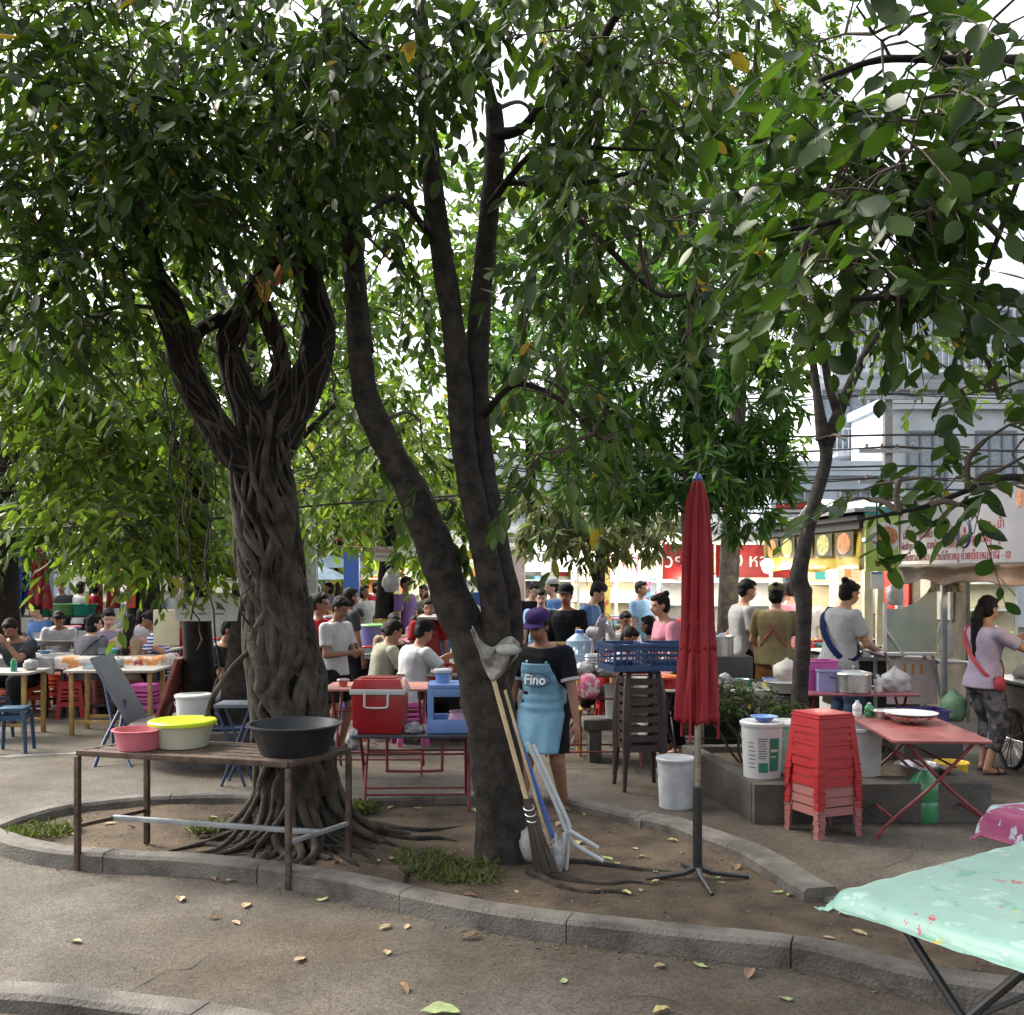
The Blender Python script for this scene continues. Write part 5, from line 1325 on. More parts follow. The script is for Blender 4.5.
def person(label, loc, rz, h=1.65, pose='stand', seat=.42, lean=0, lh=None, rh=None, lf=None, rf=None, yaw=0, pitch=0, skin=0, shirt=None, sleeve='short', bottom='trousers', bmat=None, hair='short', fat=1.0, vox=.013, apron=None, cap=None, sash=None, face=False, female=False, shoes=SANDAL, group=None, straps=None, hem=-.045, roll=0, hoodmat=None, elbow=None):
    global NP; NP += 1
    t = thing('person', label, 'person', loc, rz, group)
    pz = .525 * h if pose == 'stand' else seat + .085 * h / 1.65
    P = Vector((0, 0, pz)); Ln = R(lean)
    def spine(z):
        f_ = max(0, min(1, z / (.3 * h))); a = Ln * (.55 + .45 * f_) if z > 0 else Ln * .3
        # integrate gently bent spine
        y = -math.sin(Ln * (.55 + .225 * f_)) * z; zz = math.cos(Ln * (.55 + .225 * f_)) * z
        return P + Vector((0, y, zz)), Matrix.Rotation(a, 3, 'X')
    fem = .93 if female else 1
    def sp(x, y, z): c, Mx = spine(z * h); return c + Mx @ Vector((x * h, y * h, 0))
    SL, SR = sp(.108 * fem * fat ** .5, .0, .262), sp(-.108 * fem * fat ** .5, 0, .262)
    NB = sp(0, .004, .295)
    Rh = Matrix.Rotation(R(yaw), 3, 'Z') @ Matrix.Rotation(Ln * .45 + R(pitch), 3, 'X') @ Matrix.Rotation(R(roll), 3, 'Y')
    HC = NB + Matrix.Rotation(Ln * .7, 3, 'X') @ Vector((0, -.012 * h, .05 * h)) + Rh @ Vector((0, -.012 * h, .058 * h))
    HCn = HC
    def hd(v): return HC + Rh @ (Vector(v) * h)
    rings = RINGS if not female else [(z, w * (1.0 if z < .06 else .9), d * (1.0 if not .17 < z < .25 else 1.12), o_ - (.006 if .17 < z < .25 else 0)) for z, w, d, o_ in RINGS]
    body = MB(); loft(body, P, spine, rings, h, fat)
    cap_(body, NB - Vector((0, 0, .02 * h)), HC + Rh @ Vector((0, .006 * h, -.03 * h)), .036 * h, .031 * h)
    # head
    X3 = Rh.to_4x4()
    body.ell(hd((0, .006, .008)), (.045 * h, .056 * h, .058 * h), 18, X=X3, m=12)
    body.ell(hd((0, -.014, -.028)), (.036 * h, .04 * h, .038 * h), 14, X=X3, m=10)
    body.ell(hd((0, -.03, -.052)), (.016 * h, .016 * h, .012 * h), 10, X=X3)
    cap_(body, hd((0, -.047, .004)), hd((0, -.059, -.018)), .005 * h, .0085 * h, 8)
    for s in (-1, 1):
        body.ell(hd((s * .046, .006, -.008)), (.005 * h, .011 * h, .018 * h), 8, X=X3)
        body.ell(hd((s * .02, -.045, .012)), (.015 * h, .007 * h, .004 * h), 8, X=X3)
    body.ell(hd((0, -.052, -.034)), (.014 * h, .006 * h, .004 * h), 8, X=X3)
    # arms
    LA, LB = .176 * h, .15 * h
    fr = 1 + (fat - 1) * .5
    arms = []
    for s, S, T in ((1, SL, lh), (-1, SR, rh)):
        if T is None: T = S + Vector((s * .045 * h, -.05 * h, -.32 * h))
        else: T = Vector(T)
        pole = Vector((s * .6, .7, -.45)) if elbow is None else Vector((s * elbow[0], elbow[1], elbow[2]))
        E, Wr = ik(S, T, LA, LB, pole); arms.append((S, E, Wr, s))
        cap_(body, S, E, .031 * h * fr, .0235 * h * fr); cap_(body, E, Wr, .0245 * h * fr, .0155 * h)
        body.ell(S + Vector((0, 0, -.004 * h)), (.036 * h * fr, .036 * h * fr, .036 * h * fr), 12)
        d = (Wr - E).normalized(); side = Vector((-s, .25, 0)); side = (side - d * side.dot(d))
        if side.length < .2: side = Vector((0, 1, 0)) - d * d.y
        side.normalize(); n_ = side; u = d.cross(n_).normalized()       # n_: palm normal, u: across the palm
        hk = max(h, 1.6)
        pc = Wr + d * .028 * hk
        Xh = Matrix((u, n_, d)).transposed().to_4x4()
        body.ell(pc, (.021 * hk, .0105 * hk, .032 * hk), 10, X=Xh)
        fgr = .0056 * hk if vox < .01 else .0068 * hk
        for i in range(4):
            o_ = u * (i - 1.5) * .0112 * hk; L1 = [.024, .027, .026, .02][i] * hk
            b0 = Wr + d * .048 * hk + o_; b1 = b0 + (d + n_ * .25 + u * (i - 1.5) * .05).normalized() * L1; b2 = b1 + (d * .75 + n_ * .65).normalized() * L1 * .9
            cap_(body, b0 - d * .01 * hk, b1, fgr, fgr * .92, 7); cap_(body, b1, b2, fgr * .92, fgr * .8, 7)
        fu = u if (u.y < 0) else -u
        th0 = Wr + d * .012 * hk + fu * .014 * hk; th1 = th0 + (d * .7 + fu * .75 + n_ * .2).normalized() * .026 * hk; th2 = th1 + (d + n_ * .4).normalized() * .02 * hk
        cap_(body, th0, th1, fgr * 1.25, fgr * 1.1, 7); cap_(body, th1, th2, fgr * 1.1, fgr * .9, 7)
    # legs
    legs = []
    TA, TBn = .245 * h, .245 * h
    for s, T in ((1, lf), (-1, rf)):
        Hh = P + Vector((s * .055 * h, 0, -.01 * h))
        if T is None: T = Vector((s * .065 * h, 0, 0)) if pose == 'stand' else Vector((s * .09 * h, -.25 * h - .04, 0))
        T = Vector(T) + Vector((0, 0, .045 * h))
        K, A = ik(Hh, T, TA, TBn, Vector((s * .12, -1, .25)))
        legs.append((Hh, K, A, s))
        cap_(body, Hh, K, .056 * h * fr, .034 * h * fr); cap_(body, K, A, .036 * h * fr, .021 * h)
        body.ell(lerp(K, A, .3) + Vector((0, .012 * h, 0)), (.03 * h * fr, .03 * h * fr, .06 * h), 10)
        fd = Vector((s * .12, -1, 0)).normalized()
        Xf = Matrix((fd.cross(Vector((0, 0, 1))), fd, Vector((0, 0, 1)))).transposed().to_4x4()
        body.ell(A + fd * .04 * h + Vector((0, 0, -.03 * h)), (.026 * h, .07 * h, .017 * h), 12, X=Xf); body.ell(A + Vector((0, 0, -.018 * h)), (.023 * h, .03 * h, .026 * h), 10, X=Xf)
        if shoes:
            mb = MB(); mb.ell(A + fd * .04 * h + Vector((0, 0, -.04 * h)), (.031 * h, .08 * h, .009 * h), 14, X=Xf)
            mb.tube([A + fd * .05 * h + fd.cross(Vector((0, 0, 1))) * .028 * h * math.cos(a) + Vector((0, 0, -.038 * h + .03 * h * math.sin(a))) for a in [PI * i / 8 for i in range(9)]], .006 * h, 5)
            mb.build('sandal', shoes, t)
    def pick(c):
        q = Rh.transposed() @ (Vector(c) - HC) / h
        for s in (-1, 1):
            if abs(q.x - s * .019) < .0085 and abs(q.z - .001) < .0028 and q.y < -.03: return 1
            if vox < .011 and abs(q.x - s * .019) < .012 and abs(q.z - .015) < .002 and q.y < -.03: return 1
        if abs(q.x) < .016 and abs(q.z + .034) < .0042 and q.y < -.03: return 2
        return 0
    remesh(body, vox, [SKIN[skin], EYE, LIP], 'body', t, 2, pick=pick)
    # shirt
    cl = .012 * h
    if shirt is not None:
        mb = MB(); loft(mb, P, spine, rings, h, fat, infl=cl, z0=hem, z1=.298, hem=.012)
        if sleeve != 'none':
            for S, E, Wr, s in arms:
                mb.ell(S, (.043 * h * fr, .043 * h * fr, .043 * h * fr), 14)
                if sleeve == 'short': q = S.lerp(E, .68); cap_(mb, S, q, .042 * h * fr, .041 * h * fr, flat=True)
                else: cap_(mb, S, E, .04 * h * fr, .034 * h * fr); cap_(mb, E, E.lerp(Wr, .9), .034 * h * fr, .026 * h, flat=True)
        remesh(mb, vox, shirt, 'shirt', t, 2, disp=.01, dscale=11)
    if bottom:
        mb = MB(); loft(mb, P, spine, rings, h, fat, infl=cl * .5, z0=-.075, z1=-.005)
        fk, fs_ = {'trousers': (1, .93), 'mid': (1, .62), 'shorts': (.85, 0), 'skirt': (1, 0)}[bottom]
        for Hh, K, A, s in legs:
            if fk < 1: cap_(mb, Hh, Hh.lerp(K, fk), .066 * h * fr, .055 * h * fr, flat=True)
            else:
                cap_(mb, Hh, K, .068 * h * fr, .054 * h * fr)
                if fs_: cap_(mb, K, K.lerp(A, fs_), .054 * h * fr, .044 * h * fr, flat=True)
        if bottom == 'skirt':
            for q in (0, .5, 1): mb.ell(legs[0][0].lerp(legs[1][0], q) + Vector((0, 0, -.14 * h)), (.075 * h, .09 * h, .17 * h), 14)
        remesh(mb, vox, bmat, 'trousers' if bottom != 'skirt' else 'skirt', t, 2, disp=.012, dscale=9)
    # hair
    mb = MB()
    if hair != 'bald':
        mb.ell(hd((0, .014, .017)), (.05 * h, .056 * h, .058 * h), 18, X=X3, m=12)
        mb.ell(hd((0, -.022, .044)), (.036 * h, .03 * h, .022 * h), 12, X=X3)
        if hair in ('short',): mb.ell(hd((0, .03, -.01)), (.042 * h, .035 * h, .045 * h), 12, X=X3)
        if hair in ('bun', 'pony', 'long', 'bob'): mb.ell(hd((0, .024, -.008)), (.05 * h, .044 * h, .056 * h), 12, X=X3)
        if hair == 'bun': mb.ell(hd((0, .052, .062)), (.024 * h, .024 * h, .02 * h), 12, X=X3)
        if hair == 'pony':
            b_ = hd((0, .066, -.01)); mb.ell(b_, (.022 * h,) * 3, 10)
            q_ = b_ + Vector((0, .02 * h, -.06 * h)); cap_(mb, b_, q_, .024 * h, .034 * h); cap_(mb, q_, q_ + Vector((0, -.0 * h, -.13 * h)), .034 * h, .03 * h); cap_(mb, q_ + Vector((0, 0, -.13 * h)), q_ + Vector((0, .01 * h, -.22 * h)), .03 * h, .012 * h)
        if hair == 'long':
            b_ = hd((0, .035, -.01)); e_ = sp(0, .078 * fat, .17); cap_(mb, b_, e_, .045 * h, .032 * h); cap_(mb, e_, e_ + Vector((0, 0, -.05 * h)), .032 * h, .015 * h)
        if hair == 'bob': mb.ell(hd((0, .02, -.04)), (.056 * h, .044 * h, .05 * h), 12, X=X3)
        remesh(mb, max(.007, vox * .75), HAIR, 'hair', t, 1, disp=.006, dscale=40)
    if cap:
        mb = MB(); mb.lathe([(.054 * h, 0), (.056 * h, .02 * h), (.05 * h, .038 * h), (.034 * h, .05 * h), (.0001, .055 * h)], 20, X=Matrix.Translation(hd((0, .008, .028))) @ X3, sy=1.12)
        if cap[1] != 'beret':
            def fv(u, v): a = lerp(-1.1, 1.1, u); r_ = lerp(.052, .092, v); return hd((math.sin(a) * r_ * .85, .0 - math.cos(a) * r_, .03 - .012 * v - .004 * abs(u - .5)))
            mb.grid(fv, 12, 3)
        mb.build('cap', cap[0], t, smooth=60, thick=.003)
    if apron is not None:
        mb = MB(); kl = min(l_[1].z for l_ in legs) if pose == 'stand' else P.z - .02
        def fa(u, v):
            x = (u - .5) * 2
            if v > .42:      # bib and waist follow the torso
                z = lerp(-.01, .235, (v - .42) / .58); w = lerp(.105, .062, max(0, (v - .6) / .4)) * fat
                c, Mx = spine(z * h)
                i = min(range(len(rings)), key=lambda q: abs(rings[q][0] - z)); hw, dd = rings[i][1] * fat, rings[i][2] * fat * (1 + (fat - 1) * .75)
                xx = x * w; yy = -math.sqrt(max(.0, 1 - (xx / (hw * 1.18)) ** 2)) * (dd * h + cl + .014) 
                return c + Mx @ Vector((xx * h, yy, 0))
            q = v / .42; c, Mx = spine(-.01 * h); b_ = Vector((x * .112 * h * fat, -(.079 * h * fat + cl + .014) * math.sqrt(max(0, 1 - .75 * x * x)), P.z - .012 * h))
            zz = lerp(apron[1] if len(apron) > 1 else P.z - .28 * h, b_.z, q)
            ky = -(legs[0][1].y + legs[1][1].y) / 2
            return Vector((b_.x * (1 - .1 * (1 - q)), b_.y - (1 - q) * (max(0, ky) * .8 + .03) + .012 * math.sin(x * 7) * (1 - q), zz))
        mb.grid(fa, 24, 40); ap = mb.build('apron', apron[0], t, smooth=80, thick=.003)
        for s in (-1, 1):
            mb = MB(); c, Mx = spine(.235 * h); a_ = c + Mx @ Vector((s * .05 * h, -.075 * h * fat, 0)); b_ = NB + Vector((s * .045 * h, -.005, .0)); mb.tube(cat_rom([a_, a_.lerp(b_, .5) + Vector((0, -.012, 0)), b_ + Vector((0, 0, .006 * h)), NB + Vector((s * .02 * h, .04 * h, .015 * h))], k=4), .011, 6, flat=.35); mb.build('neck_strap', apron[0], t)
    if sash:
        mb = MB(); pts = []
        s = sash[1]
        for i in range(33):
            a = 2 * PI * i / 32; z = lerp(.0, .285, .5 + .5 * math.cos(a)) # a=0 top (shoulder)
            xq = s * math.cos(a) * .104; yq = -math.sin(a)
            c, Mx = spine(z * h); hd_ = (.07 * h * fat + cl + .016)
            pts.append(c + Mx @ Vector((xq * h * 1.02 * fat, yq * hd_ * (1.06 if abs(math.cos(a)) < .9 else 1), 0)) + Vector((0, 0, .018 * h if math.cos(a) > .93 else 0)))
        mb.tube(pts, sash[2] if len(sash) > 2 else .016, 6, flat=.35)
        mb.build('shoulder_strap', sash[0], t)
        if len(sash) > 3:
            mb = MB(); c = pts[16]; mb.ell(c + Vector((-s * .02, 0, -.03)), (.05, .06, .07), 14); mb.build('bag', sash[0], t)
    if straps:
        for s in (-1, 1):
            mb = MB(); mb.tube([sp(s * .07, .005, .292), sp(s * .03, .073 * fat, .22), sp(-s * .07, .072 * fat, .1), sp(-s * .095, .03, .04)], .013, 6, flat=.35); mb.build('apron_strap', straps, t)
    return t, arms, P
def at(px, s): return ((px - 512) / s, 1024 / s)      # horizontal place from a pixel column and pixels per metre
WSH = cloth('white_shirt', (.62, .63, .66)); OLV = cloth('pale_olive_shirt', (.36, .37, .29)); BLKS = cloth('black_shirt', (.012, .013, .018)); GREYS = cloth('grey_shirt', (.22, .22, .25)); DGREY = cloth('charcoal_shirt', (.06, .065, .07))
LIL = cloth('lilac_shirt', (.48, .42, .55)); REDS = cloth('red_shirt', (.38, .02, .03)); PNKS = cloth('pink_polo', (.58, .24, .32)); BLUES = cloth('blue_shirt', (.12, .24, .52)); LBLU = cloth('light_blue_shirt', (.25, .45, .7)); TAN = cloth('tan_top', (.5, .38, .26))
PURS = cloth('purple_shirt', (.18, .1, .28)); APB = cloth('blue_apron', (.22, .46, .64), rough=.6, spec=.3); APR = cloth('red_apron', (.4, .08, .08)); BLKT = cloth('black_trousers', (.015, .015, .018)); DENIM = cloth('denim', (.06, .09, .16)); PATT = M('patterned_trousers', (.13, .12, .13), rough=.9, scale=14, c2=(.03, .028, .035), thr=(.45, .55)); KHK = cloth('khaki_shorts', (.3, .25, .18)); BRNS = cloth('brown_skirt', (.24, .11, .03)); OLT = cloth('olive_top', (.3, .24, .12)); PGREY = cloth('pale_grey_shirt', (.5, .5, .52)); NAVC = cloth('navy_cloth', (.015, .03, .12)); PKST = cloth('coral_strap', (.5, .08, .1))
m = bpy.data.materials.new('striped_shirt'); m.use_nodes = True; n, l = m.node_tree.nodes, m.node_tree.links; wv = n.new('ShaderNodeTexWave'); wv.bands_direction = 'Z'; wv.inputs['Scale'].default_value = 7; tc = n.new('ShaderNodeTexCoord'); rp = n.new('ShaderNodeValToRGB'); rp.color_ramp.interpolation = 'CONSTANT'; rp.color_ramp.elements[0].color = (.03, .08, .35, 1); rp.color_ramp.elements[1].color = (.7, .7, .72, 1); rp.color_ramp.elements[1].position = .55
l.new(tc.outputs['Object'], wv.inputs[0]); l.new(wv.outputs['Fac'], rp.inputs[0]); l.new(rp.outputs[0], n['Principled BSDF'].inputs['Base Color']); n['Principled BSDF'].inputs['Roughness'].default_value = .9; STRI = m

# man in the blue apron
ax, ay = .25, 7.6
am, arms_, aP = person('man in bright blue lettered apron and purple cap walking behind the forked tree', (ax, ay, 0), R(-26), h=1.54, lean=10, pitch=14, yaw=-8, skin=1, shirt=BLKS, bottom='shorts', bmat=BLKT, hair='short', fat=1.12, vox=.0085,
   apron=(APB, .5), cap=(cloth('purple_cap', (.05, .025, .13)), 'cap'), lf=(.1, .12, 0), rf=(-.1, -.22, 0), lh=(.3, -.12, .70), face=True)
c_ = arms_[0][2]; mb = MB(); mb.tube([c_ + Vector((0, -.02, -.075)), c_ + Vector((-.015, -.05, -.13))], .0045, 6); mb.build('cigarette', WHITEP, am)
mb = MB()
for S_, E_, W_, s_ in arms_: q = S_.lerp(E_, .66); d_ = (E_ - S_).normalized(); mb.tube([q, q + d_ * .022], [.071, .069], 16)
mb.build('sleeve_band', WSH, am)
_bm = Matrix.Rotation(R(8), 4, 'X')
text(am, 'Fino', .1, WHITEINK, (0.0, -.195, aP.z + .215), (PI / 2 - R(6), 0, 0), bold=.002)
mb = MB(); mb.tube([(math.cos(a) * .115, -.19 + .02 * abs(math.cos(a)) ** 2 * 1.0, aP.z + .215 + math.sin(a) * .05) for a in [2 * PI * i / 32 for i in range(33)]], .0035, 5); mb.build('oval_emblem', NAVYINK, am)
# woman under the awning
wx, wy = (984 - 512) / 110.5, 9.27
wm, wa, wP = person('woman with long black ponytail, lilac shirt and coral strap working at the right-hand stall', (wx, wy, 0), R(108), h=1.6, lean=2, skin=0, shirt=LIL, bottom='mid', bmat=PATT, hair='pony', vox=.0095, female=True,
   lh=(.1, -.42, 1.18), rh=(-.16, -.4, 1.2), sash=(PKST, 1, .02, True), lf=(.08, -.06, 0), rf=(-.1, .05, 0), pitch=6)
# men and women along the right-hand stalls
x, y = at(838, 98); person('cook with a hair bun, pale grey shirt and navy strap, hands over the hot plate', (x, y, 0), R(105), h=1.74, lean=10, pitch=12, skin=0, shirt=PGREY, bottom='trousers', bmat=DENIM, hair='bun', fat=1.12, vox=.012, lh=(.12, -.42, 1.0), rh=(-.14, -.4, 1.0), sash=(NAVC, 1, .035))
x, y = at(775, 92); person('cook with a wide hat, olive top and crossed red apron straps seen from behind', (x, y, 0), R(155), h=1.68, lean=6, pitch=8, skin=0, shirt=OLT, bottom='skirt', bmat=BRNS, hair='bun', fat=1.15, vox=.013, straps=PKST, rh=(-.2, -.35, 1.0), lh=(.2, -.35, .95), cap=(cloth('olive_hat', (.16, .15, .08)), 'cap'), female=True)
x, y = at(741, 88); person('dark-haired man in plain pale t-shirt facing right between the parasol and the hat wearer', (x, y, 0), R(100), h=1.74, lean=4, pitch=8, skin=0, shirt=PGREY, bottom='trousers', bmat=BLKT, hair='short', fat=1.05, vox=.013)
x, y = at(676, 100); person('woman in a pink polo leaning over the crowded table behind the furled parasol', (x, y, 0), R(-75), h=1.62, lean=18, skin=0, shirt=PNKS, bottom='trousers', bmat=BLKT, hair='bun', vox=.012, lh=(.2, -.35, .85), rh=(-.24, -.3, .9), female=True, fat=1.05)
# group behind the fan
x, y = at(567, 85); person('man in a black cap and black bomber jacket seen front-on beside the water bottle', (x, y, 0), R(-15), h=1.66, lean=4, skin=1, shirt=BLKS, sleeve='long', bottom='trousers', bmat=BLKT, cap=(cloth('black_cap', (.015, .015, .015)), 'cap'), vox=.013, face=True)
x, y = at(586, 78); person('man in blue shirt and dark flat cap looking down behind the water bottle', (x, y, 0), R(70), h=1.7, lean=12, pitch=18, skin=2, shirt=BLUES, bottom='trousers', bmat=BLKT, cap=(cloth('grey_cap', (.06, .06, .06)), 'beret'), vox=.014)
x, y = at(606, 92); person('person in a red shirt bent low behind the grey fan', (x, y, 0), R(60), h=1.6, pose='sit', seat=.45, lean=28, pitch=20, skin=1, shirt=REDS, bottom='trousers', bmat=BLKT, hair='short', vox=.014)
x, y = at(541, 74); person('stallholder in a light blue apron seen front-on, left of the black-capped man', (x, y, 0), R(0), h=1.6, lean=10, pitch=8, skin=2, shirt=LBLU, apron=(LBLU,), bottom='trousers', bmat=BLKT, hair='short', vox=.014, face=True)
x, y = at(530, 68); person('young man in a black top with white sleeve stripes behind the light blue apron', (x, y, 0), R(30), h=1.7, lean=8, pitch=22, skin=2, shirt=BLKS, sleeve='long', bottom='trousers', bmat=BLKT, vox=.015)
x, y = at(556, 68); person('person in a blue top and pale hood looking left before the menu boards', (x, y, 0), R(-80), h=1.72, lean=4, skin=2, shirt=BLUES, sleeve='long', bottom='trousers', bmat=DENIM, hair='short', vox=.015, cap=(cloth('pale_hood', (.5, .5, .52)), 'beret'))
x, y = at(508, 88); person('person half hidden by the forked trunk, head bowed, right of the blue basins', (x, y, 0), R(-40), h=1.56, lean=6, skin=1, shirt=GREYS, bottom='trousers', bmat=BLKT, vox=.015)
# eaters in the middle
x, y = at(410, 94); person('seated man in white t-shirt and black cap, back turned, left of the forked trunk', (x, y, 0), R(125), h=1.7, pose='sit', seat=.42, lean=14, pitch=14, skin=1, shirt=WSH, bottom='trousers', bmat=BLKT, hair='short', fat=1.15, vox=.011, cap=(cloth('black_cap', (.015, .015, .015)), 'beret'), lh=(.2, -.5, .85), rh=(-.2, -.45, .83))
x, y = at(378, 91); person('seated man in a pale olive t-shirt looking right next to the white-shirted diner', (x, y, 0), R(120), h=1.7, pose='sit', seat=.42, lean=16, pitch=14, skin=1, shirt=OLV, bottom='trousers', bmat=DENIM, hair='short', vox=.012, lh=(.2, -.45, .8), rh=(-.2, -.4, .78))
x, y = at(335, 98); person('slim youth in a white t-shirt and dark shorts standing, looking down at his hands', (x, y, 0), R(60), h=1.58, lean=2, pitch=24, skin=1, shirt=WSH, bottom='shorts', bmat=BLKT, hair='short', fat=.92, vox=.012, lh=(.08, -.26, 1.0), rh=(-.08, -.26, 1.0))
x, y = at(318, 96); person('person in a red shirt mostly hidden behind the strangler fig trunk', (x, y, 0), R(80), h=1.6, skin=1, shirt=REDS, bottom='trousers', bmat=M('red_tr', (.25, .03, .03)), hair='short', vox=.014)
x, y = at(349, 80); person('dark-haired person just behind the white-shirted youth, only the head clear', (x, y, 0), R(120), h=1.62, skin=1, shirt=DGREY, bottom='trousers', bmat=BLKT, hair='bob', vox=.015)
x, y = at(428, 84); person('stallholder in a red printed apron seen front-on, close left of the forked trunk', (x, y, 0), R(10), h=1.5, lean=6, skin=1, shirt=REDS, apron=(APR,), bottom='trousers', bmat=BLKT, hair='short', vox=.013, face=True)
x, y = at(402, 84); person('seated diner with bowed black head just beyond the two seated men', (x, y, 0), R(-30), h=1.66, pose='sit', seat=.42, lean=24, pitch=26, skin=1, shirt=BLKS, bottom='trousers', bmat=BLKT, hair='short', vox=.014)
x, y = at(392, 78); person('seated diner seen front-on behind the olive-shirted man', (x, y, 0), R(20), h=1.68, pose='sit', seat=.42, lean=8, pitch=12, skin=1, shirt=TAN, bottom='trousers', bmat=BLKT, hair='short', vox=.015)
x, y = at(412, 80); person('seated woman with bobbed hair and pink top near the white bag tree', (x, y, 0), R(150), h=1.62, pose='sit', seat=.42, lean=8, skin=1, shirt=PNKS, bottom='trousers', bmat=BLKT, hair='bob', vox=.015, female=True)
x, y = at(405, 60); person('person in a purple shirt standing beyond the white bag tree', (x, y, 0), R(60), h=1.75, skin=1, shirt=PURS, bottom='trousers', bmat=BLKT, hair='short', vox=.017)
x, y = at(424, 58); person('person in a green top beside the purple shirt, farther off', (x, y, 0), R(-30), h=1.6, skin=1, shirt=cloth('green_top', (.2, .3, .2)), bottom='trousers', bmat=BLKT, hair='bob', vox=.017)
# left group
x, y = at(24, 80); person('man in a charcoal t-shirt bent over his plate, elbow raised, at the far left table', (x, y, 0), R(-8), h=1.68, pose='sit', seat=.42, lean=26, pitch=20, skin=1, shirt=DGREY, bottom='trousers', bmat=BLKT, hair='short', fat=1.1, vox=.013, lh=(.05, -.42, .95), rh=(-.28, -.5, .8))
x, y = at(88, 78); person('woman in a grey t-shirt with bobbed black hair, back turned, dark bag strap', (x, y, 0), R(165), h=1.62, pose='sit', seat=.42, lean=10, yaw=-40, skin=2, shirt=GREYS, bottom='trousers', bmat=DENIM, hair='bob', vox=.013, female=True, sash=(BLKS, -1), fat=1.05)
x, y = at(108, 72); person('man in a lilac shirt seen front-on between the two seated women', (x, y, 0), R(25), h=1.72, pose='sit', seat=.42, lean=12, pitch=12, skin=2, shirt=LIL, bottom='trousers', bmat=BLKT, hair='short', vox=.014)
x, y = at(128, 78); person('woman in a tan sleeveless top with long dark hair down her back', (x, y, 0), R(185), h=1.62, pose='sit', seat=.42, lean=8, skin=0, shirt=TAN, sleeve='none', bottom='trousers', bmat=BLKT, hair='long', vox=.013, female=True, lh=(.34, -.32, .85), rh=(-.34, -.32, .85))
x, y = at(163, 76); person('man in a blue and white striped shirt facing left across the table', (x, y, 0), R(-80), h=1.72, pose='sit', seat=.42, lean=14, pitch=8, skin=1, shirt=STRI, bottom='trousers', bmat=DENIM, hair='short', vox=.013, lh=(.16, -.42, .82), rh=(-.16, -.42, .82))
x, y = at(214, 96); person('man in a black t-shirt seated behind the straight planter trunk, facing right', (x, y, 0), R(85), h=1.72, pose='sit', seat=.46, lean=16, pitch=10, skin=1, shirt=BLKS, bottom='shorts', bmat=M('grey_short', (.35, .35, .36), rough=.9, scale=10, c2=(.05, .05, .06)), hair='short', fat=1.15, vox=.012, lh=(.2, -.42, .85), rh=(-.18, -.4, .85))
x, y = at(62, 50); person('distant vendor in a dark shirt between the furled red parasols', (x, y, 0), 0, h=1.65, skin=1, shirt=DGREY, bottom='trousers', bmat=BLKT, vox=.02)
x, y = at(172, 56); person('distant customer in a white shirt under the dark blue awning edge', (x, y, 0), R(90), h=1.65, skin=1, shirt=WSH, bottom='trousers', bmat=BLKT, vox=.02)
for i, (px_, s_, sh, lb) in enumerate([(300, 62, PURS, 'passer-by in a purple top beyond the fig trunk'), (364, 58, WSH, 'shopper in white near the blue canopy stalls'), (446, 62, GREYS, 'diner in grey glimpsed between the forked stems'), (640, 66, LBLU, 'stall worker in light blue inside the bright white stall'), (700, 70, WSH, 'stall worker in white under the red banners'), (790, 76, PNKS, 'customer in pink glimpsed behind the slim tree'), (806, 74, WSH, 'customer in white beyond the yellow-bannered stall'), (95, 56, REDS, 'far shopper in a red top before the dark blue awning'), (236, 60, GREYS, 'diner in grey seen between planter trunk and leaning trunk')]):
    x, y = at(px_, s_); person(lb, (x, y, 0), R(random.uniform(-180, 180)), h=random.uniform(1.58, 1.7), skin=i % 2, shirt=sh, bottom='trousers', bmat=BLKT, hair=random.choice(['short', 'bob', 'bun']), vox=.018)

